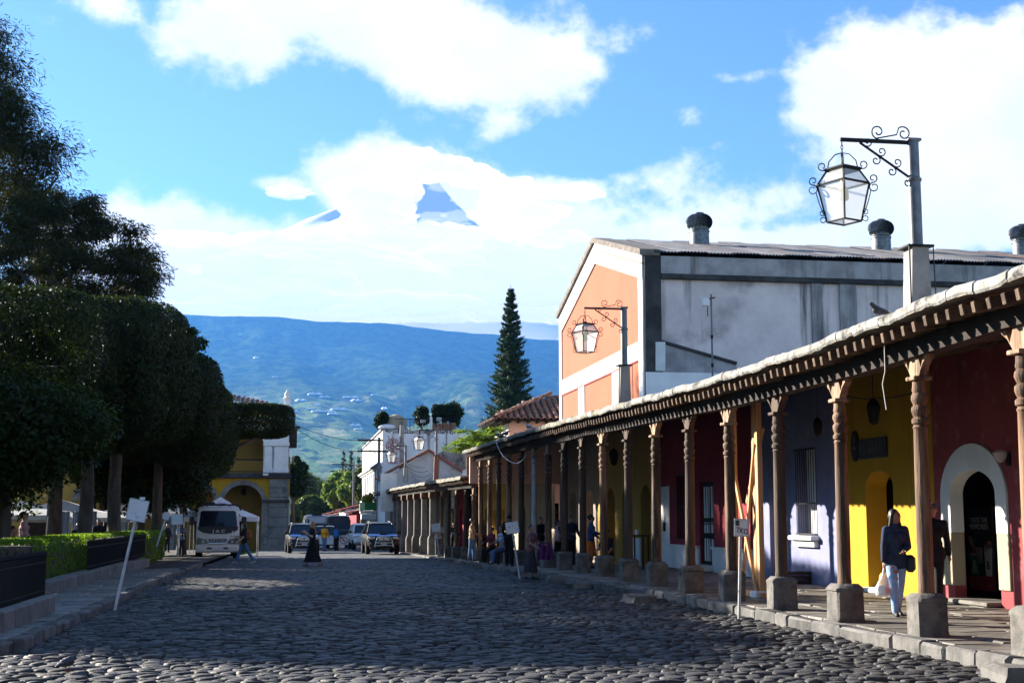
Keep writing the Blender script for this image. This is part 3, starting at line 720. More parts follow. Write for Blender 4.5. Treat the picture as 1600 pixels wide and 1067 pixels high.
# turned column profile, 1 unit = shaft from pedestal top to bracket
def column_meshes():
    H = 2.78; pr = [(.134, 0), (.139, .03), (.136, .06), (.130, .1), (.134, .5), (.132, 1.1), (.126, 1.7), (.121, 2.10)]
    z = 2.12
    for r, h in ((.138, .035), (.112, .02), (.146, .05), (.148, .03), (.112, .03), (.130, .05), (.149, .045), (.146, .03), (.108, .03), (.124, .05), (.148, .05), (.138, .03), (.112, .035), (.128, .05)):
        pr.append((r, z)); z += h
    pr += [(.118, z), (.114, H)]
    sm = MB().lathe(pr, 20).mesh('column_shaft', M['wood'], 50)
    # bracket: a plate along the beam with two notches
    poly = [(-.15, 0), (.15, 0), (.20, .06), (.30, .15), (.44, .22), (.50, .285), (.37, .285), (.235, .10), (.115, .285), (-.115, .285), (-.235, .10), (-.37, .285), (-.50, .285), (-.44, .22), (-.30, .15), (-.20, .06)]
    bm = MB()
    parts = [[(-.15, 0), (.15, 0), (.19, .07), (.22, .15), (.17, .285), (-.17, .285), (-.22, .15), (-.19, .07)],
             [(.19, .07), (.27, .18), (.37, .24), (.40, .285), (.30, .285), (.22, .15)], [(-.19, .07), (-.22, .15), (-.30, .285), (-.40, .285), (-.37, .24), (-.27, .18)]]
    bm.prism(poly, lambda u, v, w: (w, u, v), -.075, .075)
    bm.box((0, 0, -.02), (.34, .34, .05), .01)
    cm_ = bm.mesh('bracket', M['bracket'])
    pm = []
    for k in range(3):
        rr = random.Random(k + 20); s = .255 + .012 * k
        p = MB()
        ring = [(s * 1.04, -.12), (s * 1.03, .02), (s, .08), (s, .42), (s * 1.03, .44), (s * 1.03, .47), (s * .74, .53)]
        V = []
        for h, z in ring:
            c = h * .86
            V += [(h, -c, z), (h, c, z), (c, h, z), (-c, h, z), (-h, c, z), (-h, -c, z), (-c, -h, z), (c, -h, z)]
        V = [(x + rr.uniform(-.01, .01), y + rr.uniform(-.01, .01), z + rr.uniform(-.006, .006)) for x, y, z in V]
        Fc = [(r * 8 + i, r * 8 + (i + 1) % 8, r * 8 + 8 + (i + 1) % 8, r * 8 + 8 + i) for r in range(len(ring) - 1) for i in range(8)]
        Fc.append(tuple(range((len(ring) - 1) * 8, len(ring) * 8)))
        p.add(V, Fc); pm.append(p.mesh('pedestal', M['pedestal'], 40))
    return sm, cm_, pm, H
SHAFT, BRACKET, PEDS, CH = column_meshes()
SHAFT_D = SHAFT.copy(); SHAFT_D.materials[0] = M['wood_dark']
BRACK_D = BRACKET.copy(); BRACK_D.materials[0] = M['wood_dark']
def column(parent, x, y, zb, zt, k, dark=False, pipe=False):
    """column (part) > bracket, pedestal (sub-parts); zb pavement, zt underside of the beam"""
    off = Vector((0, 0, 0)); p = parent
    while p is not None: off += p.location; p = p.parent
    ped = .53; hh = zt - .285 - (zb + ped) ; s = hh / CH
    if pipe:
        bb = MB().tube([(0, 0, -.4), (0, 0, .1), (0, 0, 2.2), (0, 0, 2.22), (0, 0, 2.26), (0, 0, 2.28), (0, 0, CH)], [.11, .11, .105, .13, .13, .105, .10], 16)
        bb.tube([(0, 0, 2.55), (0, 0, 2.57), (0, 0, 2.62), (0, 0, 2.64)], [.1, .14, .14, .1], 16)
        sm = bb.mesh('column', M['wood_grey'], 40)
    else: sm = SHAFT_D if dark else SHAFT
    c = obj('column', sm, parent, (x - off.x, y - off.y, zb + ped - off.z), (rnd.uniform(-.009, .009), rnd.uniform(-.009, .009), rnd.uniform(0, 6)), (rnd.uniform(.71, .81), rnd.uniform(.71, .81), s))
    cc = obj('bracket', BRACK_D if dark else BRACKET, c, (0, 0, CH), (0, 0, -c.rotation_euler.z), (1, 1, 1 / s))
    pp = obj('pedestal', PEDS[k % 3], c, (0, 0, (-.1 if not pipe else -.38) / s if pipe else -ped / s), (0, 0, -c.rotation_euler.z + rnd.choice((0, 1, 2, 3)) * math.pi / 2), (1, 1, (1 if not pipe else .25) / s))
    if pipe: pp.location.z = -ped / s; pp.scale.z = .35 / s
    return c
YA, DYC = 16.25, 2.56
for k in range(-2, 17):
    y = YA + k * DYC + rnd.uniform(-.03, .03)
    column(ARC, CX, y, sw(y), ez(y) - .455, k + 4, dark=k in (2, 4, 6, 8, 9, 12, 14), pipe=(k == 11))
# end gable of the upper roof
b = MB()
b.prism([(AX0 + .3, 3.1), (WX, 3.1), (WX, 5.1), (AX0 + .3, 4.42)], lambda u, v, w: (u, w, v), 58.35, 58.55)
obj('end_wall', b, ARC, m=M['pinkwall'])

# the lower, farther stretch of the arcade
LXK = [(55, 7.83), (60, 7.75), (80, 7.30), (100, 6.85), (125, 6.3)]
def lx(y): return itp(LXK, y)
ARF = thing('arcade', 'lower far stretch of arcade with square piers and a mossy eave, beside the parked vehicles', 'arcade', (7.4, 80, -.3))
def pierY(px):
    lo, hi = 55.0, 140.0
    for _ in range(40):
        m = (lo + hi) / 2
        q = 456 + F_PX * lx(m) / .9874 / (m * .9874 + lx(m) * .158)
        if q > px: lo = m
        else: hi = m
    return lo
LEND = pierY(594)
LEK = [(58.9, 3.42), (70, 3.50), (85, 3.56), (LEND, 3.62)]
def lez(y): return itp(LEK, y) + .015 * math.sin(y * 1.7)
b = MB(); ys = list(np.arange(58.9, LEND, .8)) + [LEND + .3]
for a, c in zip(ys[:-1], ys[1:]):
    xa, xc = lx(a) - .62, lx(c) - .62; za, zc = lez(a) - .07, lez(c) - .07
    b.quad((xa, a, za), (xc, c, zc), (xc + 4.4, c, zc + .8), (xa + 4.4, a, za + .8))
    b.quad((xa, a, za - .06), (xa + 4.4, a, za + .74), (xc + 4.4, c, zc + .74), (xc, c, zc - .06))
b.quad((lx(58.9) - .62, 58.9, lez(58.9) - .07), (lx(58.9) + 3.8, 58.9, lez(58.9) + .73), (lx(58.9) + 3.8, 58.9, lez(58.9) + .67), (lx(58.9) - .62, 58.9, lez(58.9) - .13))
obj('roof', b, ARF, m=M['roofskin'])
y = 58.9
while y < LEND:
    l = min(rnd.uniform(.8, 1.6), LEND + .3 - y); b = MB()
    za, zc = lez(y) + rnd.uniform(-.02, .02), lez(y + l) + rnd.uniform(-.02, .02); xa, xc = lx(y) - .63, lx(y + l) - .63
    P = [(xa, y, za - .15), (xa + .4, y, za - .08), (xa + .4, y, za + .05), (xa + .03, y, za), (xc, y + l - .02, zc - .15), (xc + .4, y + l - .02, zc - .08), (xc + .4, y + l - .02, zc + .05), (xc + .03, y + l - .02, zc)]
    b.add(P, [(0, 1, 5, 4), (1, 2, 6, 5), (2, 3, 7, 6), (3, 0, 4, 7), (0, 3, 2, 1), (4, 5, 6, 7)])
    obj('eave_stone', b, ARF, m=M['lime_old']); y += l
y = 59.0
while y < LEND:
    obj('rafter', rm, ARF, (lx(y) - .56 + 2.15 - 7.4, y - 80, lez(y) - .27 + .37 + .3), (rnd.uniform(-.05, .05), -sl, 0)); y += .5 if y > 75 else .34
b = MB(); ys = list(np.arange(58.9, LEND, 4)) + [LEND]
for a, c in zip(ys[:-1], ys[1:]):
    z0, z1 = lez(a) - .2, lez(c) - .2; x0, x1 = lx(a), lx(c)
    P = [(x0 - .13, a, z0 - .3), (x0 + .13, a, z0 - .3), (x0 + .13, a, z0), (x0 - .13, a, z0), (x1 - .13, c, z1 - .3), (x1 + .13, c, z1 - .3), (x1 + .13, c, z1), (x1 - .13, c, z1)]
    b.add(P, [(0, 1, 5, 4), (1, 2, 6, 5), (2, 3, 7, 6), (3, 0, 4, 7), (0, 3, 2, 1), (4, 5, 6, 7)])
obj('beam', b, ARF, m=M['beam'])
for i, px in enumerate((738, 725, 711, 699, 688)):
    y = pierY(px); column(ARF, lx(y), y, sw(y), lez(y) - .5, i, dark=i % 2 == 1)
pierst = mat('pale_pier_plaster', (.26, .24, .21), (.17, .158, .14), scale=2, rough=.9, bump=.3, c3=(.14, .13, .12), s3=1.5)
for px in (674, 661, 649, 639, 630, 622, 616, 611, 606, 602):
    y = pierY(px); x = lx(y); z0 = sw(y); zt = lez(y) - .5
    c = obj('pier', MB().box((x, y, (z0 + .9 + zt - .3) / 2), (.30, .30, zt - .3 - z0 - .9), .03), ARF, m=pierst)
    b = MB().box((x, y, z0 + .46), (.48, .48, .92), .05).box((x, y, z0 + .96), (.40, .40, .1), .03)
    obj('pier_base', b, c, m=pierst)
    b = MB().prism([(-.24, zt - .3), (.24, zt - .3), (.34, zt - .12), (.42, zt), (-.42, zt), (-.34, zt - .12)], lambda u, v, w: (x + w, y + u, v), -.2, .2)
    obj('bracket', b, c, m=M['rafter'])
b = MB().box((lx(LEND) + .8, LEND + .1, 1.3), (2.2, .3, 4.0))
obj('end_wall', b, ARF, m=M['cream'])
# ------------------------------------------------------------------ shops behind the arcade
FR = street_right(WX)
def wallY(px, py=850): return onX(px, py, WX).y
def shop(name, label, y0, y1, m, ops, ztop=5.0, depth=12.0, group=None, th=.45):
    t = thing(name, label, 'shop front', (WX, (y0 + y1) / 2, sw((y0 + y1) / 2)), 0, group)
    b = facade(MB(), y0, y1, sw(y1) - .15, ztop, ops, FR, th)
    obj('wall', b, t, m=m)
    b = MB().box((WX + .45 + depth / 2, (y0 + y1) / 2, ztop - .08), (depth + .9, y1 - y0 - .01, .16))
    b.box((WX + depth + .4, (y0 + y1) / 2, ztop / 2), (.2, y1 - y0 - .01, ztop - .1))
    obj('roof', b, t, m=M['roofskin'])
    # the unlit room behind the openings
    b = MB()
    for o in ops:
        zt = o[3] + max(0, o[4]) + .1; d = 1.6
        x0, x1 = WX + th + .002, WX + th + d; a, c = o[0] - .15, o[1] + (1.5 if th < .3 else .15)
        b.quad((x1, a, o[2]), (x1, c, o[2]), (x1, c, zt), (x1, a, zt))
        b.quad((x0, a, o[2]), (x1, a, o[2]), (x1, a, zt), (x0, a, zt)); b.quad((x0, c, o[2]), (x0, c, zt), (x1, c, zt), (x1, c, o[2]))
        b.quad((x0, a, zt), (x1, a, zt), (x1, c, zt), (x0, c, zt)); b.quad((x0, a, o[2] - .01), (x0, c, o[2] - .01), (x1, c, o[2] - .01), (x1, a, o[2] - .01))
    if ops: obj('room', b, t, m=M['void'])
    return t
def grille(parent, y0, y1, z0, z1, n, w=-.04, cross=(.5,)):
    f = obj('grille_frame', MB().box((WX + w, (y0 + y1) / 2, z0), (.03, y1 - y0, .03)).box((WX + w, (y0 + y1) / 2, z1), (.03, y1 - y0, .03)), parent, m=M['iron'])
    for c in cross:
        obj('grille_rail', MB().box((WX + w, (y0 + y1) / 2, z0 + (z1 - z0) * c), (.02, y1 - y0, .03)), f, m=M['iron'])
    for i in range(n):
        y = y0 + (y1 - y0) * (i + .5) / n
        obj('grille_bar', MB().tube([(WX + w, y, z0), (WX + w, y, z1)], .009, 6), f, m=M['iron'])
YR, YYL, YB, YC, YS = wallY(1463), wallY(1322), wallY(1178), wallY(1031), wallY(934)
# red shop with the white arched doorway
ac, ah, aw = 21.95, .80, 1.15
red_shop = shop('red_shop', 'pink red shop front at the near end of the arcade with a white arched doorway', -30.0, YR, M['red'], [(ac - ah, ac + ah, .19, 2.02, .42)], th=.22)
def ring(b, c, hi, ho, zs_i, ri, zs_o, ro, zb, x0, x1, n=20):
    pi = [(c - hi, zb)] + [(c - hi * math.cos(math.pi * i / n), zs_i + ri * math.sin(math.pi * i / n)) for i in range(n + 1)] + [(c + hi, zb)]
    po = [(c - ho, zb)] + [(c - ho * math.cos(math.pi * i / n), zs_o + ro * math.sin(math.pi * i / n)) for i in range(n + 1)] + [(c + ho, zb)]
    for i in range(len(pi) - 1):
        b.quad((x0, pi[i][0], pi[i][1]), (x0, po[i][0], po[i][1]), (x0, po[i + 1][0], po[i + 1][1]), (x0, pi[i + 1][0], pi[i + 1][1]))
        b.quad((x0, po[i][0], po[i][1]), (x1, po[i][0], po[i][1]), (x1, po[i + 1][0], po[i + 1][1]), (x0, po[i + 1][0], po[i + 1][1]))
        b.quad((x0, pi[i][0], pi[i][1]), (x0, pi[i + 1][0], pi[i + 1][1]), (x1, pi[i + 1][0], pi[i + 1][1]), (x1, pi[i][0], pi[i][1]))
    return b
obj('door_surround', ring(MB(), ac, ah - .008, aw, 2.015, .412, 1.95, .93, 1.36, WX - .035, WX + .215), red_shop, m=M['white'])
for s in (-1, 1):
    y0, y1 = sorted((ac + s * (ah - .009), ac + s * (aw + .02)))
    obj('surround_base', MB().box((WX + .09, (y0 + y1) / 2, .90), (.252, y1 - y0, .918), .01), red_shop, m=M['cream'])
obj('doorstep', MB().box((WX + .1, ac, .20), (.7, 1.55, .07), .015), red_shop, m=M['slab'])
obj('door', slab_leaf(MB(), FR, ac - ah - .1, ac - ah + .02, .23, 2.5, .3, .7), red_shop, m=M['darkdoor'])
# poster standing in the doorway
def graphic(parent, name, pts, x, m):
    b = MB(); b.prism(pts, lambda u, v, w: (x + w, u, v), 0, .004); obj(name, b, parent, m=m)
def circ(cy, cz, ry, rz, n=14): return [(cy + ry * math.cos(2 * math.pi * i / n), cz + rz * math.sin(2 * math.pi * i / n)) for i in range(n)]
px0 = WX + .95; pc = onX(1531, 860, WX + .95).y
poster = thing('poster', 'dark cafe poster with cups reading TASTE THE MEMORIES, inside the white arched doorway', 'poster', (px0, pc, .24))
obj('panel', MB().box((px0 + .02, pc, 1.06), (.03, .98, 1.52), .005), poster, m=plain('poster_black', (.022, .022, .026), rough=.5))
pw = plain('poster_white', (.62, .60, .60), rough=.5); pg = plain('poster_green', (.02, .16, .07), rough=.5); pr_ = plain('poster_red', (.36, .02, .035), rough=.5); psk = plain('poster_skin', (.42, .22, .16), rough=.5); pbr = plain('poster_cream', (.40, .29, .25), rough=.5)
RY = Matrix.Rotation(-math.pi / 2, 4, 'Z') @ Matrix.Rotation(math.pi / 2, 4, 'X')   # text faces -X and reads along -Y
for s, z, h in (('TASTE THE', 1.57, .135), ('MEMORIES', 1.45, .15), ('. . . . . . .  . . . . . .', 1.36, .05)):
    o = obj('lettering', text_mesh(s, h, .002, pw, .98), poster, world=False); o.matrix_local = Matrix.Translation((-.002, 0, z - .24)) @ RY
x = px0 - .001
graphic(poster, 'base_band', [(pc - .47, .31), (pc + .47, .31), (pc + .47, .56), (pc - .47, .56)], x, pr_)
for dy in (-.33, 0, .3):
    graphic(poster, 'base_mark', [(pc + dy - .06, .39), (pc + dy + .06, .39), (pc + dy + .06, .415), (pc + dy - .06, .415)], x - .005, psk)
def cup(name, cy, z0, z1, w0, w1, m):
    graphic(poster, name, [(cy - w0, z0), (cy + w0, z0), (cy + w1, z1), (cy - w1, z1)], x, m)
cup('green_cup', pc + .20, .57, .95, .15, .19, pg); graphic(poster, 'cup_rim', circ(pc + .20, .95, .19, .03), x - .005, pbr)
cup('cream_cup', pc + .03, .80, 1.08, .09, .13, pbr)
cup('white_cup', pc - .30, .57, 1.03, .11, .14, pw); graphic(poster, 'cup_lid', [(pc - .45, 1.03), (pc - .15, 1.03), (pc - .19, 1.13), (pc - .41, 1.13)], x, pw)
graphic(poster, 'straw', [(pc + .17, 1.0), (pc + .19, 1.0), (pc + .19, 1.32), (pc + .17, 1.32)], x, pg)
for cy, z, mm, h in ((pc + .20, .72, pw, .34), (pc - .30, .76, M['ink'], .22)):
    o = obj('emblem', text_mesh('&', h, .002, mm), poster, world=False); o.matrix_local = Matrix.Translation((-.008, cy - pc, z - .24)) @ RY
graphic(poster, 'left_hand', [(pc + .40, 1.28), (pc + .30, 1.28), (pc + .20, 1.12), (pc + .16, 1.02), (pc + .22, 1.0), (pc + .36, 1.14)], x, psk)
graphic(poster, 'right_hand', [(pc - .43, 1.2), (pc - .30, 1.20), (pc - .2, 1.08), (pc - .24, 1.0), (pc - .31, 1.09), (pc - .43, 1.06)], x, psk)
# a white flower-like lamp bracket on the red wall
wl = thing('wall_lamp', 'small pale wall lamp on the dark red wall beside the white arch', 'lamp', (WX - .05, 20.7, 2.55))
obj('wall_plate', MB().box((WX - .02, 20.7, 2.55), (.03, .14, .2), .01), wl, m=M['iron'])
obj('shade', MB().lathe([(.02, 0), (.09, .06), (.12, .16), (.06, .2)], 10, (WX - .16, 20.7, 2.5)), wl, m=M['glass_lamp'], smooth=40)
# yellow shop
yd0, yd1 = 25.12, 26.42
yel = shop('yellow_shop', 'bright yellow shop front with a deep arched doorway and a dark board', YR, YYL, M['yellow'], [(yd0, yd1, .19, 2.22, .32)])
obj('door', slab_leaf(MB(), FR, yd0 + .05, yd1 - .05, .2, 2.5, .6), yel, m=M['darkdoor'])
obj('doorstep', MB().box((WX + .05, (yd0 + yd1) / 2, .2), (.6, 1.28, .08), .015), yel, m=M['white'])
bd = thing('shop_sign', 'dark board with faint pale lettering above the yellow doorway', 'sign', (WX - .04, 25.75, 3.0))
a, c = onX(1388, 700, WX).y, onX(1345, 700, WX).y; zt, zb = onX(1366, 684, WX).z, onX(1366, 716, WX).z
obj('board', MB().box((WX - .04, (a + c) / 2, (zt + zb) / 2), (.05, c - a, zt - zb), .012), bd, m=plain('sign_dark', (.02, .03, .034), rough=.5))
fa = plain('faded_letter', (.13, .14, .13), rough=.7)
L = c - a
for k, (uu, hh) in enumerate(((.12, .5), (.22, .5), (.36, .38), (.47, .38), (.58, .38), (.70, .6), (.84, .55))):
    yy = c - L * uu; zz = (zt + zb) / 2 - .02; hz = (zt - zb) * hh / 2
    pts = [(WX - .068, yy + .035 * math.cos(q), zz + hz * math.sin(q)) for q in np.linspace(-.5 + k, 4.2 + k * .7, 9)]
    obj('letter_stroke', MB().tube(pts, .009, 5), bd, m=fa)
ov = thing('oval_sign', 'small dark oval plaque left of the board on the yellow wall', 'sign', (WX - .03, 26.8, 2.9))
p = onX(1338, 697, WX)
b = MB(); b.prism(circ(p.y, p.z, .17, .32, 24), lambda u, v, w: (WX - .05 + w, u, v), 0, .04); obj('plaque', b, ov, m=M['ink'])
b = MB().box((WX - .053, p.y, p.z - .04), (.006, .16, .04)).box((WX - .053, p.y, p.z + .12), (.006, .03, .12)); obj('mark', b, ov, m=fa)
# blue shop
bw0, bw1 = wallY(1276, 770), wallY(1245, 770)
blue = shop('blue_shop', 'lavender blue shop front with a barred window and pale sill', YYL, YB, M['blue'], [(bw0, bw1, 1.24, 3.2, 0), (31.35, 32.15, .19, 2.7, 0)])
obj('window_sill', MB().box((WX - .06, (bw0 + bw1) / 2, 1.17), (.30, bw1 - bw0 + .22, .1), .02).box((WX - .02, (bw0 + bw1) / 2, 1.05), (.18, bw1 - bw0 + .1, .16), .02), blue, m=M['white'])
obj('window_shutter', slab_leaf(MB(), FR, bw0 + .02, bw0 + .55, 1.26, 3.18, .2), blue, m=M['darkdoor'])
obj('window_pane', slab_leaf(MB(), FR, bw0 + .55, bw1 - .02, 1.26, 3.18, .25, .01), blue, m=M['signwhite'])
grille(blue, bw0, bw1, 1.26, 3.16, 9, cross=(.36,))
obj('door', slab_leaf(MB(), FR, 31.37, 32.13, .2, 2.68, .15), blue, m=M['stone'])
# crimson shop
d0, d1 = wallY(1115, 800), wallY(1093, 800)
e0, e1 = wallY(1046, 800), wallY(1029, 800)
f0, f1 = wallY(1082, 800), wallY(1058, 800)
cr = shop('crimson_shop', 'crimson shop front on a white base, with a barred white glazed door', YB, YC + .6, M['crimson'], [(d0, d1, .30, 2.62, 0), (e0, e1, .17, 2.62, 0), (f0, f1, 1.0, 2.9, 0)])
b = MB()
for a, c in ((YB, d0), (d1, f1 + .5), (f1 + .5, e0)):
    b.box((WX - .03, (a + c) / 2, .46), (.07, c - a - .004, .66)).box((WX - .05, (a + c) / 2, .80), (.12, c - a - .004, .06))
obj('base', b, cr, m=M['white'])
obj('doorstep', MB().box((WX - .12, (d0 + d1) / 2, .24), (.6, d1 - d0 + .3, .16), .02), cr, m=M['white'])
dr = obj('door', slab_leaf(MB(), FR, d0 + .02, d1 - .02, .32, 2.6, .12), cr, m=M['darkdoor'])
for i in range(2):
    for z0, z1 in ((.42, 1.05), (1.2, 1.5), (1.62, 2.5)):
        w = (d1 - d0) / 2
        obj('pane', MB().box((WX + .11, d0 + w * (i + .5), (z0 + z1) / 2), (.02, w - .12, z1 - z0)), dr, m=M['signwhite'])
grille(cr, d0, d1, .34, 2.58, 6, .02, (.33, .5))
obj('side_door', slab_leaf(MB(), FR, e0 + .03, e1 - .03, .18, 2.6, .06), cr, m=M['white'])
obj('lock_box', MB().box((WX + .04, e1 - .5, 1.35), (.06, .16, .28)), cr, m=M['iron'])
grille(cr, f0, f1, 1.02, 2.88, 8)
obj('meter_box', MB().box((WX - .05, YC + .45, 1.5), (.12, .3, .4), .02), cr, m=M['signwhite'])
# cream and darker shops farther along
cs = shop('cream_shop', 'cream and ochre shop front with three dark arched doorways, past the crimson shop', YC + .6, YS, M['ochre'], [(43.4, 44.7, .1, 2.2, .5), (45.9, 47.3, .1, 2.2, .5), (48.4, 49.8, .1, 2.2, .5)])
for o in ((43.4, 44.7), (45.9, 47.3), (48.4, 49.8)):
    obj('door', slab_leaf(MB(), FR, o[0] + .05, o[0] + .7, 0, 2.65, .3), cs, m=M['darkdoor'])
obj('base', MB().box((WX - .02, 45.3, .45), (.05, 1.2, 1.0)).box((WX - .02, 50.2, .4), (.05, .8, 1.0)), cs, m=M['white'])
gs = shop('grey_shop', 'grey brown shop front in deep shade at the end of the high arcade', YS, 58.6, mat('drab_plaster', (.30, .25, .2), rough=.9), [(52, 53.3, 0, 2.3, .4), (55.3, 56.6, -.1, 2.3, .4)], depth=.8)
for i, (y0, y1, mm, lab) in enumerate(((58.6, 70, 'cream', 'pale cream shop front behind the first turned columns of the low arcade'), (70, 80, 'ochre', 'ochre shop front in the middle of the low arcade'),
                         (80, 92, 'crimson', 'dark crimson shop front behind the square piers of the low arcade'), (92, LEND, 'cream', 'dun shop front at the far end of the low arcade'))):
    xx = lx((y0 + y1) / 2) + 3.6
    t = thing('far_shop', lab, 'shop front', (xx, (y0 + y1) / 2, sw((y0 + y1) / 2)))
    ops = [(y, y + 1.3, sw(y) - .05, 1.9, .3) for y in np.arange(y0 + 1.2, y1 - 1.6, 3.2)]
    obj('wall', facade(MB(), y0, y1, sw(y1) - .2, 4.3, ops, street_right(xx), .4), t, m=M[mm])
    for o in ops: obj('door', MB().box((xx + .38, (o[0] + o[1]) / 2, (o[2] + 2.25) / 2), (.05, 1.35, 2.3 - o[2])), t, m=M['darkdoor'])
    obj('roof', MB().box((xx + 2.3, (y0 + y1) / 2, 4.25), (4.6, y1 - y0, .14)), t, m=M['roofskin'])

# ------------------------------------------------------------------ orange gabled warehouse
GX = 12.5
c0 = onX(1008, 600, GX); c1 = onX(876, 600, GX)
gy0, gy1 = c0.y, c1.y
gz0, gz1, gap = onX(1010, 396, GX).z, onX(876, 487, GX).z, onX(938, 369, GX)
gm = (gy0 + gy1) / 2; gpk = gap.z
gez = (gz0 + gz1) / 2
WH = thing('warehouse', 'tall gabled warehouse with a sunlit orange front, white trim and stained grey side wall', 'building', (GX, gm, 0))
GD = 34.0
b = MB(); b.prism([(gy0, 0), (gy1, 0), (gy1, gez), (gm, gpk), (gy0, gez)], lambda u, v, w: (GX + w, u, v), 0, .35); obj('front_wall', b, WH, m=M['orange'])
b = MB().box((GX + .36 + GD / 2, gy0 + .17, (gez - .2) / 2), (GD, .3, gez - .2)); obj('side_wall', b, WH, m=M['grey_wall'])
b = MB().box((GX + .36 + GD / 2, gy1 - .17, (gez - .2) / 2), (GD, .3, gez - .2)); obj('rear_side_wall', b, WH, m=M['grey_wall'])
b = MB(); b.prism([(gy0, 0), (gy1, 0), (gy1, gez - .3), (gm, gpk - .3), (gy0, gez - .3)], lambda u, v, w: (GX + GD + w, u, v), 0, .35); obj('back_wall', b, WH, m=M['grey_wall'])
# white trim on the front
def band(name, pts, d=.06, m='white'):
    b = MB(); b.prism(pts, lambda u, v, w: (GX - w, u, v), -.05, d); return obj(name, b, WH, m=M[m])
sl_ = (gpk - gez) / (gm - gy0); th = 1.0
for s, ya in ((1, gy0), (-1, gy1)):
    pts = [(ya + s * .02, gez - th), (gm, gpk - th), (gm, gpk - .12), (ya + s * .02, gez - .12)]
    band('rake_trim', pts, .07)
    pts = [(ya + s * .02, gez - th * .45), (gm, gpk - th * .45), (gm, gpk - th * .40), (ya + s * .02, gez - th * .40)]
    band('rake_gap_line', pts, .085, 'orange')  # orange stripe for the gap in the white rake trim
    pts = [(ya - s * .15, gez - .15), (gm, gpk - .12), (gm, gpk + .10), (ya - s * .15, gez + .08)]
    b = MB(); b.prism(pts, lambda u, v, w: (GX - .18 + w, u, v), 0, .75); obj('coping', b, WH, m=mat('coping_tile', (.22, .19, .16), (.12, .10, .09), scale=4, rough=.95, bump=.4) if s > 0 else bpy.data.materials['coping_tile'])
band('corner_strip', [(gy0, 0), (gy0 + .62, 0), (gy0 + .62, gez - th + .1), (gy0, gez - th)], .065)
band('corner_strip', [(gy1 - .5, 0), (gy1, 0), (gy1, gez - th), (gy1 - .5, gez - th + .1)], .065)
zt = (onX(1005, 537, GX).z + onX(879, 590, GX).z) / 2; zb = (onX(1005, 565, GX).z + onX(879, 612, GX).z) / 2
band('string_band', [(gy0 + .6, zb), (gy1 - .48, zb), (gy1 - .48, zt), (gy0 + .6, zt)], .055)
band('string_edge', [(gy0 + .6, zb - .06), (gy1 - .48, zb - .06), (gy1 - .48, zb), (gy0 + .6, zb)], .045, 'red')
for xa, xb in ((905, 914), (958, 969)):
    a, c = onX(xb, 600, GX).y, onX(xa, 600, GX).y
    band('lower_strip', [(a, 3), (c, 3), (c, zb - .05), (a, zb - .05)], .045)
# grey side
def side(name, xa, xb, za, zb_, d, m, j=0):
    return obj(name, MB().box(((xa + xb) / 2, gy0 + .02 - d / 2, (za + zb_) / 2), (xb - xa, d + .05, zb_ - za), .01), WH, m=M[m])
sz = gez - .2
pz = lambda y: onY(1200, y, gy0).z
side('corner_post', GX + .01, GX + .62, 5, gez - .02, .10, 'black_stain')
side('parapet_beam', GX + .62, GX + GD, pz(433), sz + .05, .12, 'grey_beam')
side('dark_band', GX + .62, GX + GD, pz(441), pz(433) - .002, .17, 'black_stain')
X_at = lambda px: onY(px, 500, gy0).x
side('pilaster', X_at(1268), X_at(1284), 5, pz(441), .10, 'grey_beam')
side('pilaster', X_at(1312), X_at(1338), 5, pz(441), .10, 'grey_beam')
side('pilaster', X_at(1500), X_at(1522), 5, pz(441), .10, 'grey_beam')
# ghost of a lean-to roof
q = [onY(1030, 533, gy0), onY(1150, 568, gy0), onY(1150, 640, gy0), onY(1030, 640, gy0)]
b = MB(); b.prism([(p.x, p.z) for p in q], lambda u, v, w: (u, gy0 - w, v), -.02, .035); obj('lean_to_patch', b, WH, m=M['grey_beam'])
q0, q1 = onY(1030, 533, gy0), onY(1150, 568, gy0)
obj('lean_to_line', MB().tube([(q0.x, gy0 - .05, q0.z), (q1.x, gy0 - .05, q1.z)], .07, 6), WH, m=M['black_stain'])
q = [onY(1023, 535, gy0), onY(1038, 535, gy0), onY(1038, 580, gy0), onY(1023, 580, gy0)]
b = MB(); b.prism([(p.x, p.z) for p in q], lambda u, v, w: (u, gy0 - w, v), -.02, .14); obj('white_patch', b, WH, m=M['white'])
side('base_patch', GX + .01, GX + 3.6, 4, onY(1030, 582, gy0).z, .13, 'whitewall')
# roof of corrugated sheets, ridge running back from the street
rs = [('zinc', 12), ('zinc', 3), ('zinc_rust', 2), ('zinc_blue', 2)]
def sheet(dir_):
    b = MB(); n = 40; wd = 1.03; ln = math.hypot(gm - gy0 + .25, gpk - gez)
    for i in range(n + 1):
        x = wd * i / n; z = .035 * math.sin(i / n * 2 * math.pi * 8)
        b.v += [(x, 0, z), (x, ln, z)]
    b.f += [(2 * i, 2 * i + 2, 2 * i + 3, 2 * i + 1) for i in range(n)]
    return b
shm = {k: sheet(1).mesh('roof_sheet', M[k], 180) for k in ('zinc', 'zinc_rust', 'zinc_blue')}
ang = math.atan2(gpk - gez, gm - gy0)
for i in range(33):
    k = 'zinc' if i < 5 else ('zinc_rust' if i in (16, 22) else ('zinc_blue' if i in (18, 19, 20, 25) else 'zinc'))
    obj('roof_sheet', shm[k], WH, (.34 + i, gy0 - .22 - gm, gez - .02 + .03 * (i % 2)), (ang + rnd.uniform(-.004, .004), 0, 0))
    obj('roof_sheet', shm[k], WH, (.34 + i + 1.02, gy1 + .22 - gm, gez - .02 + .03 * (i % 2)), (ang, 0, math.pi))
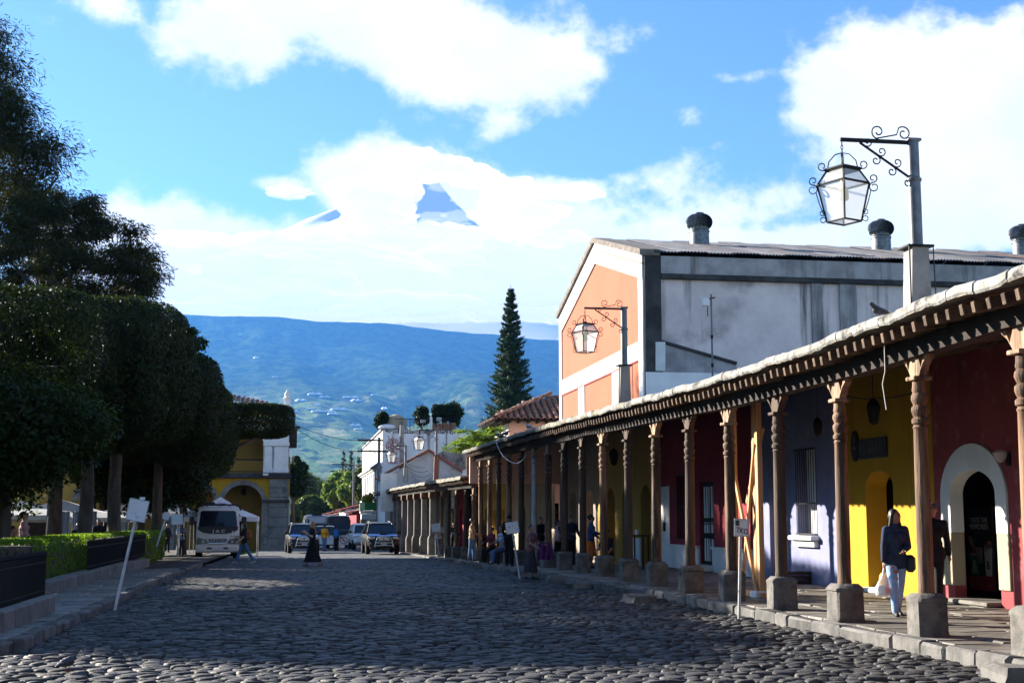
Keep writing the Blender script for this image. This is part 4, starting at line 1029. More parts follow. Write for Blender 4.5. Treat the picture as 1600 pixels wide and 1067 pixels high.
def turbine(px, py):
    y = gm - 2.0; p = onY(px, py, y)
    zr = gez + (y - gy0) * math.tan(ang)
    t = obj('roof_ventilator', MB().lathe([(.42, -.5), (.40, .55), (.43, .56), (.43, .62)], 20, (p.x, y, zr)), WH, m=M['vent'], smooth=40)
    b = MB(); n = 26
    for k in range(n):
        a0 = 2 * math.pi * k / n; pts = []
        for j in range(8):
            th_ = math.pi * (.06 + .80 * j / 7)
            r = .56 * math.sin(th_) ** .75; z = .37 * math.cos(th_)
            a1 = a0 + j * .09
            for dr, da in ((0, 0), (-.10, .28)):
                pts.append((p.x + (r + dr) * math.cos(a1 + da), y + (r + dr) * math.sin(a1 + da), zr + .98 + z))
        b.add(pts, [(2 * j, 2 * j + 1, 2 * j + 3, 2 * j + 2) for j in range(7)])
    b.lathe([(.40, -.32), (.44, 0), (.36, .28), (.2, .35)], 16, (p.x, y, zr + .98))
    b.lathe([(.22, 0), (.2, .05), (.02, .08)], 16, (p.x, y, zr + 1.33))
    obj('turbine_head', b, t, m=M['vent'])
for px in (1093, 1377, 1597): turbine(px, 385)
# antenna mast between roofs
p = onY(1113, 562, 41.0)
am = thing('antenna_mast', 'thin antenna mast with a small white box in front of the grey wall', 'antenna', (p.x, 41, 4.6))
zt = onY(1113, 460, 41).z
obj('mast', MB().tube([(p.x, 41, 4.6), (p.x, 41, zt)], .03, 8), am, m=M['pole'])
obj('receiver_box', MB().box((p.x - .18, 41, zt - .25), (.2, .14, .26), .02), am, m=M['signwhite'])
obj('bracket_arm', MB().tube([(p.x - .1, 41, zt - .15), (p.x + .12, 41, zt - .1)], .025, 6).tube([(p.x - .12, 41, zt - .4), (p.x - .12, 41, zt - .7)], .015, 6), am, m=M['iron'])
for k, z in enumerate((5.4, 6.3, 7.2)): obj('clamp', MB().tube([(p.x, 41, z), (p.x, 41, z + .12)], .045, 8), am, m=M['iron'])
dw = thing('dry_weed', 'dry brown weed growing on the eave below the antenna mast', 'plant', (p.x - .5, 40.9, 4.9))
b = MB()
for k in range(60):
    a = rnd.uniform(0, 6.28); l = rnd.uniform(.2, .75); s = rnd.uniform(.1, .7)
    b.tube([(p.x - .45, 40.8, 4.8), (p.x - .45 + s * math.cos(a) * l * .6, 40.8 + s * math.sin(a) * l * .6, 4.8 + l * .6), (p.x - .45 + s * math.cos(a) * l, 40.8 + s * math.sin(a) * l, 4.8 + l)], [.008, .006, .014], 3)
obj('stems', b, dw, m=plain('dry_stem', (.20, .12, .06), rough=.9))

# ------------------------------------------------------------------ small tiled house behind the arcade
SH = thing('tiled_house', 'small salmon house with a clay tiled hip roof beside the tall conifer', 'house', (15, 74, 3))
hx0, hx1, hy0, hy1 = 11.2, 19.5, 71.0, 75.9
hz = onY(800, 657, hy0).z
obj('front_wall', MB().box(((hx0 + hx1) / 2, hy0 + .15, hz / 2), (hx1 - hx0, .3, hz)), SH, m=M['pinkwall'])
obj('street_wall', MB().box((hx0 + .15, (hy0 + hy1) / 2 + .16, hz / 2), (.3, hy1 - hy0 - .32, hz)), SH, m=M['white'])
obj('rear_wall', MB().box((hx1 - .15, (hy0 + hy1) / 2 + .16, hz / 2), (.3, hy1 - hy0 - .32, hz)).box(((hx0 + hx1) / 2, hy1 + .0, hz / 2), (hx1 - hx0, .3, hz)), SH, m=M['white'])
ov_ = .85; rz_ = hz + 1.45
ex0, ex1, ey0, ey1 = hx0 - ov_, hx1 + ov_, hy0 - ov_, hy1 + ov_
my = (ey0 + ey1) / 2; rx0, rx1 = ex0 + (my - ey0), ex1 - (my - ey0)
b = MB()
b.quad((ex0, ey0, hz), (ex1, ey0, hz), (rx1, my, rz_), (rx0, my, rz_)); b.quad((ex0, ey1, hz), (ex0, ey0, hz), (rx0, my, rz_)); b.quad((ex1, ey0, hz), (ex1, ey1, hz), (rx1, my, rz_)); b.quad((ex1, ey1, hz), (ex0, ey1, hz), (rx0, my, rz_), (rx1, my, rz_))
b.quad((ex0, ey0, hz - .02), (ex0, ey1, hz - .02), (ex1, ey1, hz - .02), (ex1, ey0, hz - .02))
rf = obj('roof', b, SH, m=M['soffit'])
b = MB()
for k in range(16):
    x = ex0 + .3 + k * .5
    b.box((x, ey0 + .35, hz - .09), (.1, .8, .12))
for k in range(10): b.box((ex0 + .4, ey0 + .4 + k * .6, hz - .09), (.8, .1, .12))
obj('eave_brackets', b, SH, m=M['beam'])
tb = MB(); n = 7; ln = .62
for i in range(n + 1):
    a = math.pi * i / n
    tb.v += [(.15 * math.cos(a), 0, .11 * math.sin(a)), (.125 * math.cos(a), ln, .09 * math.sin(a)), (.12 * math.cos(a), 0, .08 * math.sin(a))]
tb.f = [(3 * i, 3 * i + 3, 3 * i + 4, 3 * i + 1) for i in range(n)] + [(3 * i, 3 * i + 2, 3 * i + 5, 3 * i + 3) for i in range(n)]
TILE = tb.mesh('roof_tile', M['tile'], 40)
sa = math.atan2(rz_ - hz, my - ey0); sll = math.hypot(rz_ - hz, my - ey0)
def tiles(n_rows, length, start, along, upv, face_rz):
    cols = int(length / .34)
    for c in range(cols):
        for r in range(n_rows):
            u = (c + .5) * length / cols; t = r * .52
            fr_ = t / sll; ins = fr_ * (my - ey0)
            if u < ins - .05 or u > length - ins + .05: continue
            p = Vector(start) + Vector(along) * u + Vector(upv) * t
            o = obj('roof_tile', TILE, SH, (p.x - 15, p.y - 74, p.z - 3 + .02), None)
            o.rotation_euler = (sa + .05 + rnd.uniform(-.03, .03), rnd.uniform(-.04, .04), face_rz + rnd.uniform(-.04, .04))
nr = int(sll / .52)
tiles(nr, ex1 - ex0, (ex0, ey0 - .06, hz), (1, 0, 0), (0, math.cos(sa), math.sin(sa)), 0)
tiles(nr, ey1 - ey0, (ex0 - .06, ey1, hz), (0, -1, 0), (math.cos(sa), 0, math.sin(sa)), -math.pi / 2)
for k in range(14):
    f = k / 13
    obj('ridge_tile', TILE, SH, (ex0 + (rx0 - ex0) * f - 15, ey0 + (my - ey0) * f - 74, hz + (rz_ - hz) * f - 3 + .09), (.42, 0, -math.pi / 4), (1.25, .8, 1.2))
for k in range(12): obj('ridge_tile', TILE, SH, (rx0 + k * .5 - 15, my - 74, rz_ - 3 + .03), (0, 0, -math.pi / 2), (1.3, 1, 1.2))

# ------------------------------------------------------------------ tall white building
WY = 112.0
WB = thing('white_building', 'tall stained white building with a red wall emblem and potted bushes on its roof', 'building', (8, WY, 0))
wx0 = onY(597, 740, WY).x; wx1 = onY(745, 740, WY).x; wxm = onY(716, 740, WY).x
wz = onY(640, 672, WY).z; wz2 = onY(735, 677, WY).z
gz = g(WY) - .2
obj('side_wall', MB().box(((wx0 + wxm) / 2, WY + .2, (wz + gz) / 2), (wxm - wx0, .4, wz - gz)), WB, m=M['whitewall'])
obj('side_wing', MB().box(((wxm + wx1 + 3) / 2, WY + .35, (wz2 + gz) / 2), (wx1 + 3 - wxm, .4, wz2 - gz)), WB, m=M['whitewall'])
WYE = onX(566, 740, wx0).y
obj('street_wall', facade(MB(), WY + .4, WYE, gz, wz, [(y, y + .9, 1.6 + 2.2, 5.5, 0) for y in np.arange(WY + 3, WYE - 2, 3.2)] + [(y, y + 1.0, gz + .3, 1.9, 0) for y in np.arange(WY + 3, WYE - 2, 3.2)], street_right(wx0), .35), WB, m=M['white'])
obj('roof', MB().box(((wx0 + wx1) / 2 + 1.5, (WY + WYE) / 2, wz2 - .5), (wx1 - wx0 + 2.6, WYE - WY - .5, .2)), WB, m=M['roofskin'])
for y in np.arange(WY + 3, WYE - 2, 3.2):
    obj('window', MB().box((wx0 + .3, y + .45, 4.65), (.04, .88, 1.7)), WB, m=M['glass_win'])
    obj('window_frame', MB().box((wx0 - .03, y + .45, 5.62), (.12, 1.3, .22), .02).box((wx0 - .03, y + .45, 3.72), (.14, 1.2, .12), .02), WB, m=M['white'])
    obj('window', MB().box((wx0 + .3, y + .5, 1.0), (.04, .98, 2.4)), WB, m=M['glass_win'])
    obj('pilaster', MB().box((wx0 - .06, y - .8, (gz + 5.9) / 2), (.14, .5, 5.9 - gz), .02), WB, m=M['white'])
obj('cornice', MB().box((wx0 - .2, (WY + WYE) / 2, 6.05), (.5, WYE - WY, .16), .03).box((wx0 - .1, (WY + WYE) / 2, 5.9), (.28, WYE - WY, .14), .03), WB, m=M['white'])
obj('cornice', MB().box((wx0 - .12, (WY + WYE) / 2, 3.3), (.3, WYE - WY, .14), .03), WB, m=M['white'])
obj('parapet_edge', MB().box((wx0 + .0, (WY + WYE) / 2, wz + .05), (.3, WYE - WY, .12)), WB, m=M['grey_beam'])
b = MB()
for k in range(40):   # weathered notches of the parapet
    x = wx0 + .3 + k * (wxm - wx0 - .5) / 40
    b.box((x, WY - .02, wz - rnd.uniform(.1, .35) / 2), (rnd.uniform(.04, .12), .03, rnd.uniform(.1, .4)))
obj('parapet_stains', b, WB, m=M['black_stain'])
for xa, xb, yt, yb_ in ((667, 673, 672, 712), (696, 699, 672, 740)):
    a, c = onY(xa, 690, WY), onY(xb, 690, WY); zt_, zb_ = onY(xa, yt, WY).z, onY(xa, yb_, WY).z
    obj('drain_stain', MB().prism([(a.x, zt_), (c.x, zt_), (c.x - .08, zb_ + .5), ((a.x + c.x) / 2, zb_), (a.x + .05, zb_ + .7)], lambda u, v, w: (u, WY - .012 - w, v), -.02, .006), WB, m=M['grey_beam'])
RF = Matrix.Rotation(math.pi / 2, 4, 'X')
p = onY(614, 697, WY)
b = MB()
for r in (.55, .40, .22): b.tube([(p.x + r * math.cos(q), WY - .04, p.z + r * 1.15 * math.sin(q)) for q in np.linspace(0, 6.2832, 25)], .022, 4)
for q in np.linspace(0, 6.2832, 9)[:-1]: b.tube([(p.x + .12 * math.cos(q), WY - .04, p.z + .12 * math.sin(q)), (p.x + .52 * math.cos(q + .25), WY - .04, p.z + .6 * math.sin(q + .25))], .02, 4)
b.tube([(p.x, WY - .04, p.z + .95), (p.x, WY - .04, p.z - .8)], .025, 4)
obj('wall_emblem', b, WB, m=M['redink'])
for s, px, py, h in (('R.', 615, 709, .42), ('San', 616.5, 716, .52), ('ntura', 617, 721.5, .50)):
    p = onY(px, py, WY); o = obj('lettering', text_mesh(s, h, .01, M['redink']), WB, world=False)
    o.matrix_local = Matrix.Translation((p.x - 8, -.04, p.z)) @ RF
# balcony with green skirt and flowers on the street face
p = onX(585, 790, wx0)
by = (WY + 2, WY + 12)
obj('balcony', MB().box((wx0 - .6, sum(by) / 2, 2.15), (1.2, by[1] - by[0], .2), .02).box((wx0 - .6, sum(by) / 2, 1.55), (1.0, by[1] - by[0], .9)), WB, m=M['white'])
bal = WB.children[-1]
obj('green_skirt', MB().box((wx0 - 1.22, sum(by) / 2, 2.6), (.05, by[1] - by[0], .66)).box((wx0 - .62, by[0] - .03, 2.6), (1.2, .05, .66)), bal, m=plain('green_panel', (.03, .22, .05), rough=.5))
b = MB()
for k in range(16): b.box((wx0 - .08 * 0 - 1.1, by[0] + .2 + k * .62, 1.1), (.1, .18, .9))
for k in range(5): b.box((wx0 - 1.0 + k * .22, by[0], 1.1), (.12, .1, .9))
obj('balusters', b, bal, m=M['cream'])
# rooftop railing
b = MB(); xa, xb = onY(640, 665, WY).x, onY(668, 665, WY).x
for k in range(14): b.tube([(xa + (xb - xa) * k / 13, WY + .3, wz), (xa + (xb - xa) * k / 13, WY + .3, wz + .95)], .02, 4)
b.tube([(xa - 1.2, WY + .3, wz + .95), (xb + 2.6, WY + .3, wz + .95)], .03, 4)
obj('roof_railing', b, WB, m=M['iron'])
obj('railing_post', MB().box((onY(634, 665, WY).x, WY + .3, wz + .45), (.3, .3, .95), .02), WB, m=M['concrete'])
obj('railing_post', MB().box((onY(674, 665, WY).x, WY + .3, wz + .5), (.2, .2, 1.2), .02), WB, m=M['white'])
p = onY(619, 660, WY + 1.5)
tk = thing('water_tank', 'round pale domed water tank on the white roof', 'tank', (p.x, WY + 1.5, wz))
obj('tank_shell', MB().lathe([(.85, -.9), (.88, .6), (.8, .95), (.55, 1.25), (.2, 1.38), (.02, 1.4)], 20, (p.x, WY + 1.5, wz)), tk, m=M['cream'], smooth=60)
p = onY(605, 668, WY + .8)
rb = thing('rooftop_canopy', 'low white rounded canopy on the corner of the white roof', 'canopy', (p.x, WY + .8, wz))
obj('cover', MB().ell((p.x, WY + .8, wz + .28), (.75, .6, .26), 16, 8), rb, m=M['canvas'], smooth=180)
obj('feet', MB().tube([(p.x - .5, WY + .8, wz - .5), (p.x - .5, WY + .8, wz + .3)], .03).tube([(p.x + .5, WY + .8, wz - .5), (p.x + .5, WY + .8, wz + .3)], .03), rb, m=M['pole'])
for k, px in enumerate((677, 683, 688, 693, 699, 707)):
    p = onY(px, 667, WY + .6)
    t = thing('flower_pot', 'terracotta pot in the row along the white roof parapet', 'flower pot', (p.x, WY + .6, wz - .4), 0, 'terracotta pots on the white roof')
    obj('pot', MB().lathe([(.16, 0), (.26, .45), (.3, .95), (.27, .97)], 12, (p.x, WY + .6, wz - .4 + .02 * k)), t, m=M['tile'], smooth=50)
for k, px in enumerate((661, 686)):
    p = onY(px, 658 if k == 0 else 655, WY + .5)
    t = thing('floodlight', ['white box floodlight left of the middle potted tree', 'white box floodlight in front of the right potted trees'][k], 'floodlight', (p.x, WY + .5, wz))
    obj('lamp_box', MB().box((p.x, WY + .5, p.z), (.42, .3, .26), .03), t, m=M['signwhite'])
    obj('stand', MB().tube([(p.x, WY + .5, wz - .5), (p.x, WY + .5, p.z - .1)], .03), t, m=M['pole'])
# satellite dishes behind the gable house
for k, (px, py, r) in enumerate(((697, 722, .9), (712, 720, 1.15))):
    p = onY(px, py, 108)
    t = thing('satellite_dish', ['smaller grey satellite dish behind the grey gable', 'larger grey satellite dish beside the end of the high arcade'][k], 'satellite dish', (p.x, 108, p.z - 1.5))
    Mr = Matrix.Rotation(R(-55), 4, 'X') @ Matrix.Rotation(R(12), 4, 'Y')
    b = MB(); V = []
    for j in range(6):
        for i in range(20):
            rr = r * j / 5; V.append(Mr @ Vector((rr * math.cos(i * math.pi / 10), rr * math.sin(i * math.pi / 10), .25 * (j / 5) ** 2)) + Vector((p.x, 108, p.z)))
    b.add(V, [(j * 20 + i, j * 20 + (i + 1) % 20, (j + 1) * 20 + (i + 1) % 20, (j + 1) * 20 + i) for j in range(5) for i in range(20)])
    obj('dish', b, t, m=M['grey_beam'], smooth=180)
    obj('mount', MB().tube([(p.x, 108.1, p.z - 2.5), (p.x, 108.1, p.z)], .06), t, m=M['pole'])

# ------------------------------------------------------------------ grey gabled house in front of it
GY = 97.0
GH = thing('gabled_house', 'low grey plastered house with a tiled gable in front of the white building', 'house', (9.8, GY, 0))
pa, pl, pr2 = onY(670, 705, GY), onY(596, 746, GY), onY(722, 738, GY)
b = MB(); b.prism([(pl.x + .3, 0), (pr2.x, 0), (pr2.x, pr2.z), (pa.x, pa.z), (pl.x + .3, pl.z)], lambda u, v, w: (u, GY + w, v), 0, .3); obj('gable_wall', b, GH, m=mat('grey_plaster', (.58, .56, .54), (.46, .44, .43), scale=.8, rough=.95, c3=(.3, .29, .28), s3=1.2))
for (q, nm) in ((pl, 'roof'), (pr2, 'roof')):
    b = MB(); dz = .16
    b.prism([(q.x, q.z), (pa.x, pa.z), (pa.x, pa.z + dz), (q.x, q.z + dz)], lambda u, v, w: (u, GY - .3 + w, v), 0, 9); obj(nm, b, GH, m=M['tile_red'])
obj('rear_wall', MB().box((pl.x + .45, GY + 4.6, pl.z / 2), (.3, 8.5, pl.z)).box((pr2.x - .15, GY + 4.6, pr2.z / 2), (.3, 8.5, pr2.z)), GH, m=M['white'])
b = MB()
for k in range(26):
    f = k / 26
    x = pl.x + (pa.x - pl.x) * f; z = pl.z + (pa.z - pl.z) * f
    b.ell((x, GY - .32, z + .14), (.13, .1, .09), 6, 4)
obj('edge_tiles', b, GH, m=M['tile'])
p = onY(651, 720, GY)
obj('drain_pipe', MB().tube([(p.x + .0 + 1.3, GY - .06, 3), (p.x + 1.3, GY - .06, pa.z - .3)], .05, 6), GH, m=M['iron'])
obj('lean_wall', MB().box((onY(607, 755, GY - 2).x, GY - 2, 3.4), (1.1, .3, 2.6)), GH, m=M['white'])

# ------------------------------------------------------------------ yellow palace on the left
PY = 106.0
PA = thing('yellow_palace', 'yellow two storey colonial palace with grey stone arches and a white upper gallery', 'building', (-6, PY, 0))
fc = facing_cam(PY); pxr = onY(450, 760, PY).x
ZP = lambda y: onY(400, y, PY).z
XP = lambda x: onY(x, 760, PY).x
z0 = g(PY) - .2
bay = XP(380) - XP(315) + .1
ac_ = [XP(380) - i * 3.55 for i in range(4)]; ahw = (XP(410) - XP(350)) / 2
spz = ZP(783); rise = ZP(757) - spz
low = [(c - ahw, c + ahw, z0, spz, rise) for c in ac_]
zs = ZP(746)
obj('lower_wall', facade(MB(), -14.5, pxr, z0, zs, low, fc, .9), PA, m=M['yellow'])
for i, c in enumerate(ac_):
    n = 11
    for k in range(n):     # each voussoir a stone
        a0, a1 = math.pi * k / n + .012, math.pi * (k + 1) / n - .012
        pts = [(c + (ahw - .02) * math.cos(a), spz + (rise - .02) * math.sin(a)) for a in (a0, (a0 + a1) / 2, a1)] + [(c + (ahw + .36) * math.cos(a), spz + (rise + .34) * math.sin(a)) for a in (a1, (a0 + a1) / 2, a0)]
        obj('arch_stone', MB().prism(pts, fc, -.07, .5), PA, m=M['stone'])
xs_ = [pxr] + []
def pier(x0, x1):
    zz = z0; k = 0
    while zz < spz - .1:
        h = min(rnd.uniform(.5, .75), spz - .05 - zz)
        obj('pier_stone', MB().box(((x0 + x1) / 2 + rnd.uniform(-.01, .01), PY + .36, zz + h / 2), (x1 - x0 + .04, .92, h - .025), .02), PA, m=M['stone']); zz += h
for i in range(3):
    pier(ac_[i + 1] + ahw + .002, ac_[i] - ahw - .002)
pier(ac_[0] + ahw, XP(421) - .02)
# corner buttress
zz = z0
while zz < zs - .15:
    h = min(rnd.uniform(.7, 1.1), zs - .1 - zz)
    obj('corner_stone', MB().box(((XP(421) + pxr) / 2, PY + .55, zz + h / 2), (pxr - XP(421), 1.6, h - .025), .025), PA, m=M['stone']); zz += h
obj('impost_band', MB().box(((XP(412) + pxr) / 2 + .05, PY + .5, spz + .02), (pxr - XP(412) + .2, 1.75, .22), .03), PA, m=M['black_stain'])
obj('string_course', MB().box(((-14.5 + pxr) / 2 + .1, PY + .3, ZP(743)), (pxr + 14.5 + .3, 1.5, ZP(739) - ZP(747)), .04), PA, m=M['black_stain'])
# recessed gallery behind the arches
b = MB().box((-7.5, PY + 4.2, 2), (14.6, .2, 8 - z0)).box((pxr - .2, PY + 2.6, (zs + z0) / 2), (.3, 3.2, zs - z0)).box((-7.5, PY + 2.4, zs - .1), (14.4, 3.6, .2)).box((-14.4, PY + 2.4, 3), (.2, 3.6, 8))
obj('gallery_wall', b, PA, m=M['ochre'])
# upper gallery
zu0 = ZP(739); zu1 = ZP(662)
up = [(c - ahw - .02, c + ahw + .02, zu0, ZP(694), ZP(672) - ZP(694)) for c in ac_]
obj('upper_wall', facade(MB(), -14.5, pxr, zu0 - .02, zu1, up, fc, .8), PA, m=M['white'])
obj('upper_gallery_wall', MB().box((-7.5, PY + 4.0, (zu0 + zu1) / 2), (14.4, .2, zu1 - zu0)).box((-7.5, PY + 2.4, zu1 - .1), (14.4, 3.3, .2)).box((pxr - .2, PY + 2.4, (zu0 + zu1) / 2), (.3, 3.1, zu1 - zu0)), PA, m=M['ochre'])
for xa, xb in ((412, 424), (427, 449), (343, 350)):
    a, c = XP(xa), XP(xb)
    cc_ = obj('column', MB().box(((a + c) / 2, PY - .06, (zu0 + ZP(697)) / 2), (c - a, .3, ZP(697) - zu0), .04), PA, m=M['white'])
    obj('capital', MB().box(((a + c) / 2, PY - .08, ZP(694)), (c - a + .2, .4, .3), .04), cc_, m=M['white'])
    obj('plinth', MB().box(((a + c) / 2, PY - .08, zu0 + .2), (c - a + .16, .4, .35), .04), cc_, m=M['white'])
for i, c in enumerate(ac_):
    rl = obj('balcony_railing', MB().box((c, PY + .1, ZP(718)), (2 * ahw + .1, .09, .1)).box((c, PY + .1, zu0 + .12), (2 * ahw + .1, .06, .06)), PA, m=M['iron'])
    for k in range(18):
        if i < 2: obj('baluster', MB().tube([(c - ahw + 2 * ahw * (k + .5) / 18, PY + .1, zu0), (c - ahw + 2 * ahw * (k + .5) / 18, PY + .1, ZP(718))], .026, 5), rl, m=M['ochre'])
obj('frieze', MB().box(((-14.5 + pxr) / 2, PY + .4, (zu1 + ZP(635)) / 2), (pxr + 14.5 - .0, .75, ZP(635) - zu1)), PA, m=M['yellow'])
obj('cornice', MB().box(((-14.5 + pxr) / 2 + .1, PY + .25, ZP(634)), (pxr + 14.5 + .1, 1.1, .2), .03).box(((-14.5 + pxr) / 2 + .2, PY + .2, ZP(655)), (pxr + 14.5 + .5, 1.3, .28), .05), PA, m=M['white'])
obj('corner_block', MB().box(((XP(439) + pxr) / 2, PY + .3, (ZP(660) + ZP(634)) / 2), (pxr - XP(439) + .08, 1.0, ZP(634) - ZP(660)), .03), PA, m=M['white'])
p = XP(446)
obj('pinnacle', MB().box((p, PY + .3, ZP(634) + .35), (.5, .5, .6), .04).lathe([(.3, .6), (.34, .66), (.2, .72), (.22, 1.0), (.16, 1.1), (.05, 1.3)], 12, (p, PY + .3, ZP(634))), PA, m=M['white'])
obj('side_wall', MB().box((pxr - .17, PY + 12, (ZP(640) + z0) / 2), (.3, 21, ZP(640) - z0)), PA, m=M['white'])
obj('window_bay', MB().box((pxr + .3, PY + 2.5, (ZP(667) + ZP(696)) / 2), (.62, 1.5, ZP(667) - ZP(696)), .03).box((pxr + .35, PY + 2.5, ZP(664)), (1.0, 1.9, .1)), PA, m=M['soffit'])
obj('roof', MB().prism([(-14.4, ZP(633)), (XP(352), ZP(633)), (XP(350) - 2.5, ZP(616) + .8), (-14.4, ZP(616) + .8)], lambda u, v, w: (u, PY + 1.2 + w, v), 0, 6), PA, m=M['white'])
for k in range(9):
    for r in range(3):
        obj('roof_tile', TILE, PA, (XP(352) + k * .36 + 6, 1.0 + r * .5, ZP(636) + .55 - k * .07 + r * .2), (.35, 0, 0), (1.2, 1, 1.2))
p = onY(415, 741, PY - .6)
obj('camera_box', MB().box((p.x, PY - .5, p.z), (.42, .2, .16), .03).tube([(p.x, PY - .5, p.z), (p.x, PY, p.z + .1)], .03), PA, m=M['signwhite'])
obj('gallery_lamp', MB().lathe([(.05, .5), (.2, .35), (.16, 0), (.03, -.08)], 8, (ac_[0], PY + 1.8, spz + .55)).tube([(ac_[0], PY + 1.8, spz + 1.0), (ac_[0], PY + 1.8, zs - .2)], .02), PA, m=M['iron'])
obj('down_pipe', MB().tube([(pxr + .12, PY + .3, z0), (pxr + .12, PY + .3, ZP(775))], .07, 8), PA, m=M['white'])

# ------------------------------------------------------------------ houses down the far street
def house(lab, x0, x1, y0, y1, h, rh, wm, rm_, lean=1):
    t = thing('street_house', lab, 'house', ((x0 + x1) / 2, (y0 + y1) / 2, g(y0) - .2))
    zb = g(y1) - .4; zt = g(y0) + h
    obj('wall', MB().box(((x0 + x1) / 2, (y0 + y1) / 2, (zb + zt) / 2), (x1 - x0, y1 - y0, zt - zb)), t, m=wm)
    xe = x0 - .5 if lean > 0 else x1 + .5; xo = x1 if lean > 0 else x0
    b = MB(); b.prism([(xe, zt - .15), (xo, zt + rh), (xo, zt + rh + .16), (xe, zt + .02)], lambda u, v, w: (u, y0 - .3 + w, v), 0, y1 - y0 + .5); rf = obj('roof', b, t, m=rm_)
    b = MB(); n = int((y1 - y0) / .5)
    for k in range(n): b.ell((xe + (.0), y0 + k * .5, zt - .02), (.2, .16, .1), 6, 4)
    obj('edge_tiles', b, rf, m=M['tile'])
    X = x0 if lean > 0 else x1
    for k in range(max(1, int((y1 - y0) / 5))):
        y = y0 + 2 + k * 5
        obj('window' if k % 2 else 'door', MB().box((X, y, zb + (1.9 if k % 2 else 1.5)), (.12, 1.1, 1.5 if k % 2 else 2.4), .02), t, m=M['darkdoor'])
        obj('window', MB().box(((x0 + x1) / 2 + (.5 if k else -.5), y0 - .02, zb + 2.2), (.8, .08, 1.1), .02), t, m=M['glass_win'])
    return t
house('crimson walled street house with a red roof beyond the green balcony', 7.0, 15, 152, 172, 3.6, 1.6, M['crimson'], M['tile_red'])
house('white walled street house under a dull red roof, second past the balcony', 6.6, 14, 173, 194, 4.2, 1.8, M['white'], M['tile_red'])
house('salmon street house with a weathered roof, third past the balcony', 6.2, 14, 195, 222, 3.8, 1.6, M['pinkwall'], M['tile'])
house('pale cream street house farthest along the right of the street', 5.6, 13, 223, 262, 4.2, 1.8, M['cream'], M['tile_red'])
house('low white house on the left just past the palace', -9, -.9, 128, 150, 3.9, 1.6, M['white'], M['tile'], -1)
house('cream house on the left side of the far street', -9, -1.6, 152, 190, 3.7, 1.6, M['cream'], M['tile'], -1)
house('far salmon house at the left end of the street', -10, -2.4, 195, 260, 4.0, 1.6, M['pinkwall'], M['tile_red'], -1)
house('small ochre house closing the view where the street bends', -4, 7, 330, 345, 4.2, 1.6, M['ochre'], M['tile_red'])
# greenhouses on the volcano
def flank_z(x, y):
    dg = None
    return 0
from mathutils.bvhtree import BVHTree
TERR = bpy.data.objects['terrain']
_tb = BVHTree.FromPolygons([v.co for v in TERR.data.vertices], [p.vertices[:] for p in TERR.data.polygons])
gh = [(492, 617, 60, 12), (508, 622, 50, 14), (470, 627, 44, 10), (548, 622, 70, 10), (556, 627, 40, 8), (484, 640, 30, 8), (505, 644, 90, 8), (530, 641, 70, 8), (520, 648, 40, 8), (460, 644, 30, 8), (400, 560, 26, 6), (555, 666, 40, 8), (560, 672, 30, 8), (430, 590, 30, 8), (455, 652, 24, 8), (600, 640, 24, 8), (585, 618, 30, 8), (497, 634, 24, 8), (375, 524, 24, 6)]
for (px, py, w, d) in gh:
    h = _tb.ray_cast(Vector((0, 0, 1.6)), ray(px, py))
    if h[0] is None: continue
    p = h[0]
    t = thing('greenhouse', 'long white greenhouse on the lower slope of the volcano', 'greenhouse', p, rnd.uniform(-.2, .3), 'white greenhouses on the volcano slope')
    obj('roof', MB().prism([(-w / 2, 0), (w / 2, 0), (w / 2, 4), (w / 4, 9), (0, 4), (-w / 4, 9), (-w / 2, 4)], lambda u, v, q: (u, q, v), -d * 2, d * 2), t, m=M['canvas'], world=False)
    t.location.z += 1
